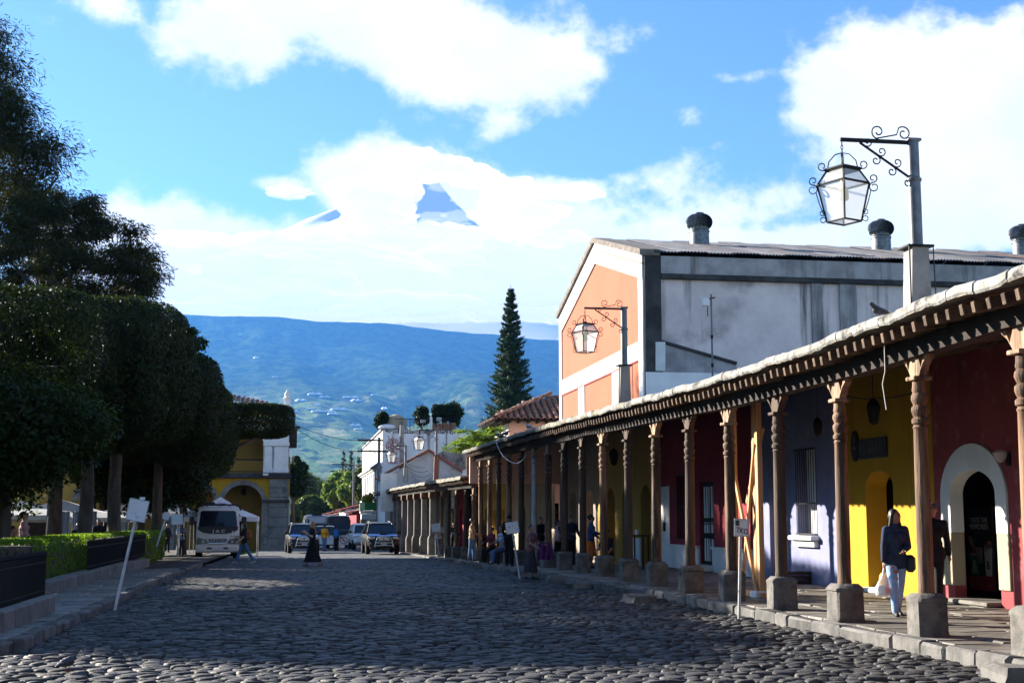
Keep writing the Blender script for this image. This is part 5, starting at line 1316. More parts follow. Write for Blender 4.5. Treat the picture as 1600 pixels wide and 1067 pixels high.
# ------------------------------------------------------------------ street lamps standing on the arcade roof
def spiral(c, r0, turns, a0, sgn=1, n=18, ax='xz'):
    pts = []
    for i in range(n + 1):
        t = i / n; a = a0 + sgn * turns * 2 * math.pi * t; r = r0 * (1 - .72 * t)
        pts.append((c[0] + r * math.cos(a), c[1], c[2] + r * math.sin(a)))
    return pts
def make_lamp(label, loc, warm):
    t = thing('street_lamp', label, 'street lamp', loc, 0, 'wrought iron street lamps on the arcade roof')
    ir = M['rust'] if warm else M['iron']
    W_ = dict(world=False)
    obj('base', MB().prism([(-.15, -.4), (.15, -.4), (.125, .66), (-.10, .66)], lambda u, v, w: (u, w, v), -.13, .13), t, m=M['concrete'] if not warm else M['stone'], **W_)
    obj('base_plate', MB().box((.01, 0, .675), (.36, .34, .03), .005), t, m=M['iron'], **W_)
    obj('base_stays', MB().tube([(-.16, -.16, -.3), (-.15, -.15, .68)], .012, 5).tube([(.17, .16, -.3), (.17, .16, .68)], .012, 5).tube([(.19, -.16, -.3), (.18, -.15, .68)], .008, 5), t, m=M['cable'], **W_)
    obj('pole', MB().tube([(.02, 0, .69), (.02, 0, 1.55)], .085, 14).tube([(.02, 0, 1.55), (.02, 0, 1.57), (.02, 0, 1.60), (.02, 0, 1.62)], [.085, .10, .10, .08], 14).tube([(.02, 0, 1.62), (.02, 0, 2.10)], .078, 14).box((.02, 0, 2.12), (.19, .17, .04), .01), t, m=M['pole'], smooth=40, **W_)
    zt = 2.09
    arm = obj('arm', MB().box((-.48, 0, zt), (1.02, .045, .05), .006), t, m=ir, **W_)
    b = MB().tube([(-.72, 0, zt - .03), (-.0, 0, zt - .50)], .016, 6)
    obj('brace', b, arm, m=ir, **W_)
    sc = [MB().tube([(-.48, 0, zt + .03)] + spiral((-.46, 0, zt + .13), .10, 1.2, -1.6, -1), .010, 5), MB().tube([(-.48, 0, zt + .04), (-.20, 0, zt + .10)] + spiral((-.10, 0, zt + .12), .10, 1.2, 2.3, -1), .010, 5)]
    for f, s in ((.10, 1), (.36, 1), (.36, -1), (.66, 1), (.66, -1), (.96, -1)):
        p = Vector((-.72 + .72 * f, 0, zt - .03 - .47 * f))
        n = Vector((.55, 0, .83)) * s
        sc.append(MB().tube(spiral((p.x + n.x * .075, 0, p.z + n.z * .075), .065, 1.1, math.atan2(-n.z, -n.x), s), .009, 5))
    for b in sc: obj('scroll', b, arm, m=ir, **W_)
    hx = -.97
    b = MB()
    for k in range(5):
        z = zt - .05 - k * .055
        b.tube([(hx + .016 * math.cos(q) * (1 if k % 2 else .25), .016 * math.cos(q) * (.25 if k % 2 else 1), z + .034 * math.sin(q)) for q in np.linspace(0, 6.2832, 9)], .006, 4)
    obj('chain', b, t, m=ir, **W_)
    L = bpy.data.objects.new('lantern', None)
    zc, zs, zb = zt - .42, zt - .60, zt - 1.10
    wc, ws, wb = .15, .235, .155
    rot = R(24); Mz = Matrix.Rotation(rot, 4, 'Z')
    def P(x, y, z): q = Mz @ Vector((x, y, 0)); return (hx + q.x, q.y, z)
    b = MB()
    cs = ((1, 1), (-1, 1), (-1, -1), (1, -1))
    for (w, z, r) in ((wc, zc, .016), (ws, zs, .017), (wb, zb, .014)):
        for (a, c) in zip(cs, cs[1:] + cs[:1]): b.tube([P(a[0] * w, a[1] * w, z), P(c[0] * w, c[1] * w, z)], r, 5)
    for (x, y) in cs:
        b.tube([P(x * wc, y * wc, zc), P(x * ws, y * ws, zs)], .013, 5); b.tube([P(x * ws, y * ws, zs), P(x * wb, y * wb, zb)], .013, 5)
    b.box((0, 0, 0), (.36, .36, .03), .008, Matrix.Translation((hx, 0, zc + .02)) @ Mz)
    b.lathe([(.05, 0), (.045, .05), (.02, .06)], 10, (hx, 0, zc + .03))
    ln = obj('lantern_frame', b, t, m=ir, **W_)
    for (a, c) in zip(cs, cs[1:] + cs[:1]):
        for nm, (w0, z0, w1, z1) in (('roof_pane', (wc * .97, zc, ws * .97, zs)), ('pane', (ws * .97, zs, wb * .97, zb))):
            obj(nm, MB().quad(P(a[0] * w0, a[1] * w0, z0), P(c[0] * w0, c[1] * w0, z0), P(c[0] * w1, c[1] * w1, z1), P(a[0] * w1, a[1] * w1, z1)), ln, m=M['glass_lamp'], **W_)
    obj('floor_pane', MB().quad(*[P(x * wb, y * wb, zb) for x, y in cs]), ln, m=M['glass_lamp'], **W_)
    obj('bulb', MB().lathe([(.03, .12), (.035, .02), (.06, 0), (.07, -.14), (.05, -.16)], 12, (hx, 0, zs - .06)), ln, m=M['bulb'], **W_)
    b = MB()
    for (x, y) in cs:
        o = P(x * ws * 1.06, y * ws * 1.06, 0); d = Vector((o[0] - hx, o[1], 0)).normalized()
        def S(r, z): return (hx + d.x * r, d.y * r, z)
        r0 = ws * 1.414
        sp = [S(r0 + .05 + .05 * math.cos(q) * (1 - .1 * q), zs + .06 + .05 * math.sin(q) * (1 - .1 * q)) for q in np.linspace(-2, 5, 14)]
        b.tube(sp, .008, 4)
        b.tube([S(r0 + .06 + .045 * math.cos(q) * (1 - .1 * q), zs - .06 + .045 * math.sin(q) * (1 - .1 * q)) for q in np.linspace(2.5, -4.5, 14)], .008, 4)
        rb_ = wb * 1.414
        b.tube([S(r0 + .02, zs - .09), S((r0 + rb_) / 2 + .035, (zs + zb) / 2), S(rb_ + .04, zb + .1)], .007, 4)
        for dz in (.03, .12): b.tube([S(rb_ + .05 + .035 * math.cos(q), zb + dz + .035 * math.sin(q)) for q in np.linspace(0, 6, 10)], .007, 4)
        b.tube([S(wc * 1.3, zc + .02), S(wc * 1.15, zc + .13), S(wc * .6, zc + .22), S(0, zc + .24)], .008, 4)
        b.tube([S(wc * 1.414 + .05 + .05 * math.cos(q) * (1 - .1 * q), zc + .07 + .05 * math.sin(q) * (1 - .1 * q)) for q in np.linspace(-2.4, 4.4, 13)], .008, 4)
    obj('lantern_scrolls', b, ln, m=ir, **W_)
    return t
for lab, px, warm in (('large black wrought iron street lamp on the near roof with a cream bulb', 1433, False),
                ('rusty street lamp on the arcade roof in front of the orange gable', 975, True),
                ('small dark street lamp on a red base before the grey gable', 681, False),
                ('small far street lamp beside the concrete utility pole', 633, False)):
    X = 8.02 if px > 900 else (7.9 if px == 681 else 7.6)
    p = onX(px, 470 if px > 1000 else (618 if px > 900 else 755), X)
    z = (ez(p.y) + .14) if px > 900 else (lez(min(p.y, LEND)) + .75)
    if px == 1433: z = onX(1433, 214, X).z - 2.12
    if px == 975: z = onX(975, 480, X).z - 2.12
    if px == 681: z = onX(681, 672, X).z - 2.1
    if px == 633: z = onX(633, 697, X).z - 2.1
    t = make_lamp(lab, (X, p.y, z), warm)
    if px == 681:
        bs = [c for c in t.children if c.name.split('.')[0] == 'base'][0]
        bs.data.materials[0] = plain('red_brown_base', (.16, .06, .045)); bs.scale = (1, 1, 1.6); bs.location.z = -.4
def hang_lantern(label, px, py, X, s=1.0):
    p = onX(px, py, X)
    t = thing('hanging_lantern', label, 'lantern', p, 0)
    b = MB().lathe([(.03, .26), (.10, .20), (.13, .12), (.135, .10), (.09, -.16), (.03, -.22)], 6).tube([(0, 0, .24), (0, 0, 1.2)], .008, 5)
    obj('frame', b, t, m=M['iron'], world=False)
    obj('glass', MB().lathe([(.128, .09), (.09, -.14)], 6, (0, 0, 0), 1.02, 1.02), t, m=M['glass_lamp'], world=False)
    t.scale = (s, s, s)
hang_lantern('dim black hanging lantern before the yellow wall, under the arcade roof', 1365, 645, 10.4)
hang_lantern('pale glass hanging lantern deep in the arcade before the ochre wall', 959, 715, 9.8, 1.1)
hang_lantern('small hanging lantern in front of the lavender blue wall', 1278, 668, 10.6, .8)

# ------------------------------------------------------------------ signs on posts
def sign(name, label, base, top, Y, bw, bh, tilt=0.0, text=None, blotch=()):
    pb, pt = onY(*base, Y), onY(*top, Y)
    pb.z = min(pb.z, g(Y) + .02) if pb.z < g(Y) + .3 else pb.z
    t = thing(name, label, 'sign', pb)
    d = (pt - pb).normalized(); r = Vector((d.z, 0, -d.x))
    obj('post', MB().tube([pb - d * .15, pt + d * bh * .45], .026, 10), t, m=M['postwhite'])
    def Q(u, v, w): return tuple(pt + r * u + d * v + Vector((0, -w, 0)))
    bo = obj('board', MB().prism([(-bw / 2, -bh / 2), (bw / 2, -bh / 2), (bw / 2, bh / 2), (-bw / 2, bh / 2)], Q, .03, .045), t, m=M['signwhite'])
    b = MB()
    for (x0, y0, x1, y1) in ((-1, -1, 1, -1), (1, -1, 1, 1), (1, 1, -1, 1), (-1, 1, -1, -1)):
        b.tube([Q(x0 * bw / 2, y0 * bh / 2, .045), Q(x1 * bw / 2, y1 * bh / 2, .045)], .009, 4)
    obj('rim', b, bo, m=M['postwhite'])
    for (u0, v0, u1, v1) in blotch:
        obj('faded_print', MB().prism([(u0 * bw, v0 * bh), (u1 * bw, v0 * bh), (u1 * bw, v1 * bh), (u0 * bw, v1 * bh)], Q, .045, .049), bo, m=plain('faded_blue_print', (.20, .21, .27), rough=.6) if 'faded_blue_print' not in bpy.data.materials else bpy.data.materials['faded_blue_print'])
    if text:
        o = obj('lettering', text_mesh(text, bh * .46, .002, M['ink'], .8), t, world=False)
        M3 = Matrix((r, d, Vector((0, -1, 0)))).transposed().to_4x4()
        o.matrix_local = Matrix.Translation(pt + Vector((.012, -.054, -.055)) - pb) @ M3 @ Matrix.Rotation(-.15, 4, 'Z')
    return t, pt, r, d
s1, pt, r, d = sign('street_sign', 'blank white sign leaning to the right on a thin post at the plaza kerb', (180, 942), (215, 797), 25.2, .33, .37, blotch=((-.02, -.32, .16, -.29), (-.06, -.2, -.03, -.14), (.0, -.40, .12, -.38)))
obj('top_tab', MB().box(pt + d * .22 + r * .04 + Vector((0, -.04, 0)), (.09, .01, .05)), s1, m=M['signwhite'])
sign('street_sign', 'small square grey-white sign between the tree trunks and the white truck', (278, 862), (277, 811), 47, .36, .34)
sign('street_sign', 'pale leaning sign post among the people left of the truck', (247, 846), (260, 806), 46, .2, .22)
sign('street_sign', 'white sign tilted left on a thin post beside the woman in a long skirt', (812, 896), (800, 824), 36.5, .34, .30, blotch=((-.28, .02, -.18, .16), (.0, .1, .06, .18), (.33, -.22, .40, -.14)))
t5 = sign('street_sign', 'worn white sign scrawled TKO on a post at the kerb before the timber props', (1155, 962), (1157, 824), 21.6, .235, .27, text='TKO')
obj('green_sticker', MB().box(t5[1] + Vector((-.065, -.052, .075)), (.06, .004, .085)), t5[0], m=plain('green_sticker', (.03, .06, .04), rough=.6))
sign('street_sign', 'small grey far sign on a post in front of the square piers', (687, 868), (681, 824), 63, .40, .36)

# ------------------------------------------------------------------ timber props holding the arcade roof
TP = thing('timber_props', 'new orange timber props and diagonal braces holding up the arcade roof on a white block', 'props', (8.6, 26.2, .15))
TX = 8.62
yp = lambda px: onX(px, 800, TX).y
zt_ = 3.98
for px in (1148, 1168, 1187):
    y = yp(px); obj('post', MB().box((TX + (.0 if px != 1168 else .18), y, (zt_ + .2) / 2), (.10, .15, zt_ - .2), .006), TP, m=M['newwood'])
def plank(a, c, w=.09, h=.05):
    a, c = Vector(a), Vector(c); d = c - a
    b = MB().box((0, 0, 0), (h, w, d.length), .004, d.to_track_quat('Z', 'Y').to_matrix().to_4x4()); q = (a + c) / 2
    b.v = [(x + q.x, y + q.y, z + q.z) for x, y, z in b.v]; return b
obj('brace', plank((TX - .09, yp(1147), onX(1147, 690, TX).z), (TX - .09, yp(1187), .25)), TP, m=M['newwood'])
obj('brace', plank((TX - .06, yp(1186), 3.0), (TX + .10, yp(1150), .3)), TP, m=M['newwood'])
obj('brace', plank((TX + .1, yp(1187), 3.3), (TX + .1, yp(1160), 1.9)), TP, m=M['newwood'])
obj('sill_beam', MB().box((TX + .02, (yp(1148) + yp(1187)) / 2, .20), (.2, 1.9, .1), .01), TP, m=M['newwood'])
obj('footing', MB().box((TX - .0, yp(1187), .21), (.34, .34, .13), .02), TP, m=M['white'])

# ------------------------------------------------------------------ furniture under the arcade
def at_floor(px, py):
    """point of the arcade pavement seen at a pixel"""
    d = ray(px, py); z = .15
    for _ in range(6):
        t = (z - 1.6) / d.z; p = Vector((0, 0, 1.6)) + d * t; z = sw(p.y)
    return p
def at_road(px, py):
    d = ray(px, py); z = 0
    for _ in range(8):
        t = (z - 1.6) / d.z; p = Vector((0, 0, 1.6)) + d * t; z = g(p.y) + .01
    return p
p = at_floor(1283, 912)
st = thing('stool', 'round wooden stool with splayed legs before the lavender wall', 'stool', p)
obj('seat', MB().lathe([(.17, .42), (.22, .44), (.22, .48), (.18, .49)], 16), st, m=M['newwood'], world=False, smooth=40)
for k in range(4):
    a = math.pi / 4 + k * math.pi / 2
    obj('leg', MB().tube([(.22 * math.cos(a), .22 * math.sin(a), 0), (.13 * math.cos(a), .13 * math.sin(a), .43)], [.02, .026], 8), st, m=M['darkdoor'], world=False)
obj('stretcher', MB().tube([(.18 * math.cos(a), .18 * math.sin(a), .18) for a in np.linspace(0, 6.2832, 13)], .014, 6), st, m=M['darkdoor'], world=False)
bk = thing('bundle', 'dark cloth bundle stored under the wooden stool', 'bundle', p)
obj('cloth', MB().ell((0, 0, .17), (.13, .12, .16), 10, 7), bk, m=plain('navy_cloth', (.03, .04, .09)), world=False, smooth=180)
p = at_floor(1330, 905)
ch = thing('chair', 'dark bentwood chair half hidden by a column before the yellow wall', 'chair', p, .6)
obj('seat', MB().lathe([(.19, .43), (.2, .45), (.19, .46)], 14), ch, m=M['darkdoor'], world=False)
obj('backrest', MB().tube([(-.17, .16, .44), (-.17, .2, .75), (-.1, .23, .88), (0, .24, .92), (.1, .23, .88), (.17, .2, .75), (.17, .16, .44)], .014, 7).tube([(-.09, .18, .45), (-.07, .22, .8), (0, .23, .84), (.07, .22, .8), (.09, .18, .45)], .01, 6), ch, m=M['darkdoor'], world=False)
for sx in (-1, 1):
    for sy in (-1, 1): obj('leg', MB().tube([(sx * .17, sy * .17, 0), (sx * .14, sy * .14, .44)], .014, 6), ch, m=M['darkdoor'], world=False)
p = at_floor(1247, 912)
cr_ = thing('crate', 'low dark wooden crate on the pavement by the lavender wall', 'crate', p, .1)
for z in (.06, .15, .24):
    for s in (-1, 1):
        obj('slat', MB().box((0, s * .17, z), (.46, .02, .07), .004), cr_, m=M['darkdoor'], world=False)
        obj('slat', MB().box((s * .22, 0, z), (.02, .32, .07), .004), cr_, m=M['darkdoor'], world=False)
obj('bottom', MB().box((0, 0, .02), (.44, .34, .02)), cr_, m=M['darkdoor'], world=False)
p = at_floor(1390, 925)
p = at_floor(1392, 928)
bsk = thing('woven_bag', 'orange striped woven bag on the pavement behind the woman in the navy jacket', 'bag', p)
obj('body', MB().lathe([(.17, 0), (.22, .12), (.21, .34), (.18, .40), (.16, .40)], 14), bsk, m=mat('striped_weave', (.75, .25, .03), (.55, .45, .03), scale=3, stretch=(1, 1, 9), rough=.8, local=True), world=False, smooth=60)
obj('handle', MB().tube([(-.15, 0, .38), (-.1, 0, .58), (.1, 0, .58), (.15, 0, .38)], .014, 6), bsk, m=M['ink'], world=False)
# white pedestal planter with an iron rail
p = at_floor(1064, 884)
pl_ = thing('planter', 'white plastered planter topped with black wrought iron scrolls, under the arcade', 'planter', p)
obj('body', MB().box((0, 0, .42), (.62, .95, .84), .02).box((0, 0, .05), (.7, 1.05, .1), .02).box((0, 0, .92), (.8, 1.15, .18), .05), pl_, m=M['white'], world=False)
b = MB()
for s in (-1, 1):
    for k in range(7):
        y = -.5 + k / 6
        b.tube([(s * .33, y, 1.0), (s * .33, y, 1.52)], .011, 5)
        if k < 6:
            b.tube([(s * .33, y + .083 + .06 * math.cos(q) * (1 - .08 * q), 1.18 + .07 * math.sin(q) * (1 - .08 * q)) for q in np.linspace(0, 7, 12)], .008, 4)
            b.tube([(s * .33, y + .083 + .06 * math.cos(q) * (1 - .08 * q), 1.36 + .06 * math.sin(q) * (1 - .08 * q)) for q in np.linspace(3, 10, 12)], .008, 4)
    b.tube([(s * .33, -.5, 1.5), (s * .33, .5, 1.5)], .013, 5).tube([(s * .33, -.5, 1.27), (s * .33, .5, 1.27)], .010, 5)
for y in (-.5, .5): b.tube([(-.33, y, 1.5), (.33, y, 1.5)], .013, 5)
for k in range(4): b.tube([(-.24 + k * .16, -.5, 1.0), (-.24 + k * .16, -.5, 1.55)], .011, 5)
obj('iron_rail', b, pl_, m=M['iron'], world=False)
# small high table with a glass, in the shade
p = at_floor(967, 890)
tb_ = thing('high_table', 'thin dark high table with a white cup in the shade of the arcade', 'table', (p.x + .6, p.y, sw(p.y)))
obj('top', MB().box((0, 0, .98), (.5, .7, .035), .006), tb_, m=M['darkdoor'], world=False)
for sx in (-1, 1):
    for sy in (-1, 1): obj('leg', MB().box((sx * .2, sy * .3, .48), (.04, .04, .96)), tb_, m=M['iron'], world=False)
gl = thing('cup', 'white cup on the high table in the arcade', 'cup', (p.x + .55, p.y, sw(p.y) + 1.0))
obj('body', MB().lathe([(.05, 0), (.065, .15), (.06, .15), (.045, .02)], 10), gl, m=M['white'], world=False, smooth=60)

# ------------------------------------------------------------------ poles and wires
def upole(label, px, py_top, Y, arms=(), thick=.13, mm='pole', zb=None):
    p = onY(px, py_top, Y)
    t = thing('utility_pole', label, 'utility pole', (p.x, Y, g(Y)))
    obj('post', MB().tube([(p.x, Y, (g(Y) - .2) if zb is None else zb), (p.x, Y, p.z)], [thick, thick * .75], 10), t, m=M[mm])
    for (py, l, r) in arms:
        z = onY(px, py, Y).z
        a = obj('crossarm', MB().box((p.x + (r - l) / 2, Y - .1, z), (l + r, .12, .14), .01), t, m=M['soffit'])
        b = MB()
        for k in range(4):
            x = p.x - l + (l + r) * (k + .5) / 4
            b.lathe([(.03, 0), (.06, .05), (.03, .1), (.05, .14), (.01, .18)], 8, (x, Y - .1, z + .07))
        obj('insulators', b, a, m=M['concrete'])
    return p
pA = upole('grey utility pole with two long crossarms at the end of the low arcade', 592.5, 683, 108.5, ((688, 1.7, .3), (705, 1.7, .9)), .16)
pB = upole('thick concrete utility pole rising behind the low arcade eave', 628, 664, 99, (), .2, 'concrete')
pC = upole('utility pole with a crossarm before the conifers down the street', 553, 720, 190, ((727, 1.5, 1.5),), .16)
pD = upole('far utility pole with two crossarms left of the conifers', 539, 722, 240, ((725, 2.2, .6), (736, 2.6, .6)), .17)
pE = upole('far utility pole with transformers over the red roofs', 521, 752, 260, ((754, 2.2, .8), (765, .8, 1.8)), .17)
pF = upole('thin far utility pole among the trees at the left', 475, 768, 290, ((786, 1.5, 1.5), (794, 2.0, 2.0)), .15)
for k, px in enumerate((514.5, 521)):
    p = onY(px, 775, 259)
    t = thing('transformer', ['left grey transformer drum on the far pole', 'right grey transformer drum on the far pole'][k], 'transformer', p)
    obj('drum', MB().lathe([(.3, -.45), (.34, -.4), (.34, .4), (.25, .5)], 12, p), t, m=M['concrete'])
    obj('bushing', MB().tube([p + Vector((0, 0, .48)), p + Vector((0, 0, .75))], .05, 6), t, m=M['concrete'])
def wire(label, pts, sag, r=.018, m='cable'):
    pts = [Vector(p) for p in pts]; out = []
    for a, c in zip(pts[:-1], pts[1:]):
        n = 12
        for i in range(n + (c is pts[-1])):
            t = i / n; q = a.lerp(c, t); q.z -= sag * 4 * t * (1 - t); out.append(q)
    o = obj('overhead_cable', MB().tube(out, r, 5, cap=False), m=M[m])
    return tagged(o, label, 'cable')
A0 = onY(566, 688, 108.4)
wire('upper black cable sagging from the palace corner to the crossarm', [onY(455, 660, 104), A0], .35, .022)
wire('lower black cable sagging from the palace corner to the crossarm', [onY(455, 664, 104), onY(570, 705, 108.4)], .55, .022)
wire('cable crossing the street low over the far trees', [onY(453, 742, 170), onY(553, 750, 190)], .5, .03)
wire('second cable crossing the street over the far trees', [onY(453, 752, 170), onY(539, 762, 240)], .5, .03)
wire('cable from the far pole down the right of the street', [onY(553, 727, 190), onY(592, 690, 108.5)], .6, .025)
wire('slack cable from the crossarm pole to the concrete pole', [onY(593, 690, 108.5), onY(628, 700, 99)], .5, .025)
wire('cable running right from the concrete pole across the white wall', [onY(628, 676, 99), onY(692, 676, 96)], .05, .03)
wire('slanting cable over the white building front', [onY(567, 690, 108), onY(592, 712, 108.5)], .05, .02)
wire('cable loop drooping under the crossarm along the white wall', [onY(606, 680, 106), onY(616, 693, 106), onY(628, 694, 99)], .25, .025)
for k in range(5):
    a, c = onY(634 + k * 3, 722 + k * 7, 96.5), onY(664 + k * 5, 730 + (k * 5) % 17, 96.5)
    wire(['topmost', 'second', 'third', 'fourth', 'lowest'][k] + ' of the tangled cables on the grey gable wall', [a, c], .15 + .08 * k, .014)
# loops hanging from the eave
q = lambda px, py: onX(px, py, 7.12)
wire('pale cable loop drooping from the eave across three columns', [q(775, 690), q(786, 712), q(806, 724), q(822, 712)], .05, .016, 'cablew')
wire('pale frayed cable hanging from the eave over the yellow wall', [onX(1382, 540, 7.5), onX(1383, 580, 7.5), onX(1379, 600, 7.5), onX(1385, 640, 7.5)], .0, .007, 'cablew')
wire('dark cable strung along the arcade ceiling before the yellow wall', [onX(1322, 618, 11.2), onX(1370, 622, 11.2), onX(1430, 612, 11.2)], .03, .012)
wire('thin cable hanging from the eave in front of the dark columns', [onX(823, 680, 7.1), onX(823, 740, 7.1)], 0, .008)

# ------------------------------------------------------------------ leaves
def cards(P, Nn, L, Wd, rs, droop=None):
    n = len(P)
    Nn = Nn / np.maximum(np.linalg.norm(Nn, axis=1, keepdims=True), 1e-6)
    T = rs.normal(size=(n, 3)) if droop is None else droop + rs.normal(size=(n, 3)) * .35
    T -= Nn * (T * Nn).sum(1, keepdims=True); T /= np.maximum(np.linalg.norm(T, axis=1, keepdims=True), 1e-6)
    B = np.cross(Nn, T)
    l = (L * rs.uniform(.7, 1.3, n) / 2)[:, None]; w = (Wd * rs.uniform(.7, 1.3, n) / 2)[:, None]
    V = np.stack([P - T * l, P + B * w + T * l * .1, P + T * l, P - B * w + T * l * .1], 1).reshape(-1, 3)
    Fq = np.arange(4 * n).reshape(n, 4)
    return V, Fq
def wob(D, rs, k=5, f=3.0):
    s = np.zeros(len(D))
    for _ in range(k):
        a = rs.normal(size=3) * f; s += np.sin(D @ a + rs.uniform(0, 6))
    return s / k
def crown_box(seed, half, n, leaf_, pw=5.0, bump=.07, depth=.10):
    rs = np.random.RandomState(seed); half = np.array(half)
    D = rs.normal(size=(n * 2, 3)); A = half[[1, 2, 0]] * half[[2, 0, 1]]
    f = rs.choice(3, len(D), p=A / A.sum()); U = rs.uniform(-1, 1, (len(D), 3)); U[np.arange(len(D)), f] = np.sign(U[np.arange(len(D)), f] + 1e-9)
    U /= (np.abs(U) ** pw).sum(1, keepdims=True) ** (1 / pw)
    s = 1 + bump * wob(U * half, rs, 6, 1.3) + bump * .5 * wob(U * half, rs, 6, 4) - np.abs(rs.exponential(depth, len(D)))
    keep = (wob(U * half, rs, 7, 2.6) + rs.normal(size=len(D)) * .18) > -.34
    P = (U * half) * s[:, None]; Nn = np.sign(U) * np.abs(U) ** (pw - 1) / half
    Nn = Nn / np.linalg.norm(Nn, axis=1, keepdims=True) + rs.normal(size=P.shape) * .75
    P, Nn = P[keep][:n], Nn[keep][:n]
    return cards(P, Nn, leaf_, leaf_ * .5, rs)
def crown_blob(seed, half, n, leaf_, clumps=26, cr=.42, asp=.55, low=-1.0, droop=None, flat=.8, shell=.5, taper=0.0):
    rs = np.random.RandomState(seed); half = np.array(half)
    C = rs.normal(size=(clumps, 3)); C /= np.linalg.norm(C, axis=1, keepdims=True)
    C *= (rs.uniform(.35, 1, clumps) ** .5)[:, None]; C[:, 2] = np.maximum(C[:, 2], low); C = C * half * (1 - cr * .55)
    if taper: C[:, :2] *= (1 - taper * np.clip((C[:, 2:] / half[2] + .55) / 1.5, 0, 1))
    r = cr * half.mean() * rs.uniform(.6, 1.25, clumps)
    k = rs.choice(clumps, n, p=r ** 2 / (r ** 2).sum())
    D = rs.normal(size=(n, 3)); D /= np.linalg.norm(D, axis=1, keepdims=True)
    rad = rs.uniform(shell, 1.0, n) * (1 + .25 * wob(D * 1.5, rs, 5, 3))
    P = C[k] + D * (r[k] * rad)[:, None] * np.array([1, 1, flat])
    Nn = D * .6 + rs.normal(size=P.shape) * .6 + np.array([0, 0, .5])
    dr = None if droop is None else (D * np.array([1, 1, .3]) + np.array([0, 0, droop]))
    return cards(P, Nn, leaf_, leaf_ * asp, rs, dr)
def crown_mesh(name, VF, m): return np_mesh(name, VF[0], VF[1], M[m])
def limbs(rs, base, top, r, tips, sub=2):
    b = MB(); base, top = Vector(base), Vector(top)
    mid = base.lerp(top, .5) + Vector((rs.uniform(-.1, .1), rs.uniform(-.1, .1), 0))
    b.tube([base - Vector((0, 0, .2)), base + Vector((0, 0, .12)), base.lerp(mid, .5), mid, top], [r * 1.7, r * 1.25, r, r * .92, r * .75], 10)
    for tp in tips:
        tp = Vector(tp); s = top - Vector((0, 0, rs.uniform(.0, .5)))
        m1 = s.lerp(tp, .4) + Vector((rs.uniform(-.2, .2), rs.uniform(-.2, .2), rs.uniform(.0, .35))); m2 = s.lerp(tp, .72) + Vector((rs.uniform(-.2, .2), rs.uniform(-.2, .2), rs.uniform(-.1, .2)))
        b.tube([s, m1, m2, tp], [r * .55, r * .4, r * .26, r * .1], 7)
        for _ in range(sub):
            a = m1.lerp(tp, rs.random()); e = a + Vector((rs.uniform(-.8, .8), rs.uniform(-.8, .8), rs.uniform(.1, .7)))
            b.tube([a, a.lerp(e, .5) + Vector((0, 0, .1)), e], [r * .2, r * .13, r * .05], 5)
    return b
def tree(name, label, x, y, crown, cz, r, base_z=None, group=None, rz=0.0, fork=.55, h=None, half=(2.5, 2.5, 1.5), lean=(0, 0), mt='bark'):
    z0 = (g(y) + .1) if base_z is None else base_z
    t = thing(name, label, 'tree', (x, y, z0), 0, group)
    rs = random.Random(int(x * 31 + y * 17))
    top = cz - half[2] * fork - z0
    tips = [(half[0] * .75 * math.cos(a) + lean[0], half[1] * .75 * math.sin(a) + lean[1], cz - z0 + rs.uniform(-.3, .5) * half[2]) for a in [k * 1.047 + rs.uniform(-.3, .3) for k in range(6)]]
    obj('trunk', limbs(rs, (0, 0, 0), (lean[0] * .3, lean[1] * .3, max(1.2, top)), r, tips), t, m=M[mt], world=False, smooth=180)
    obj('crown', crown, t, (lean[0], lean[1], cz - z0), (0, 0, rz))
    return t
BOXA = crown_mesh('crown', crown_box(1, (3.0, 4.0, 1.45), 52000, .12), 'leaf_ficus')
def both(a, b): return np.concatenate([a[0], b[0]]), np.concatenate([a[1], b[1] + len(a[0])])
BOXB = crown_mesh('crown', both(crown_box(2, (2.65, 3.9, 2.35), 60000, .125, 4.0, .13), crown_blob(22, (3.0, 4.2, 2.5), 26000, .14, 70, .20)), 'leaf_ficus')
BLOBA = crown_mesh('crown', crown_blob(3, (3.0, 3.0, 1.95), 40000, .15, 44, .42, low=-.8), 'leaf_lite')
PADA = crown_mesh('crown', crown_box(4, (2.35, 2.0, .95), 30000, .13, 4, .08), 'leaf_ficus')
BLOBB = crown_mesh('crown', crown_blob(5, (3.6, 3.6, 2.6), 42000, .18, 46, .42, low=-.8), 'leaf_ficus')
PG = 'clipped trees along the plaza'
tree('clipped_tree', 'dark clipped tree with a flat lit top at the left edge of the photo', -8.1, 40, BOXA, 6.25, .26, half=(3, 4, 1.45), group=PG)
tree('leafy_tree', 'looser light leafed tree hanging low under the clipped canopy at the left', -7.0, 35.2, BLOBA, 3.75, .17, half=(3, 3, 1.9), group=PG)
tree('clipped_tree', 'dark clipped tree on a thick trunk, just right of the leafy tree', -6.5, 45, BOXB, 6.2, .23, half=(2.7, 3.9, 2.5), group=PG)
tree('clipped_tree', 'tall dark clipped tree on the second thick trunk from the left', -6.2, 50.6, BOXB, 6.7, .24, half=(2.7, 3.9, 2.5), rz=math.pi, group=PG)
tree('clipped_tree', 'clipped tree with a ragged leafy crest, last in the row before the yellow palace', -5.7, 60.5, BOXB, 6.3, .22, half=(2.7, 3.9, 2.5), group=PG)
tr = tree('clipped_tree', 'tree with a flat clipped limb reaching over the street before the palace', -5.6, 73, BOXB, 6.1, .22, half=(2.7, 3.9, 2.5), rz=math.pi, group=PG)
obj('limb_crown', PADA, tr, (3.3, 4.0, 6.95 - tr.location.z))
b = MB()
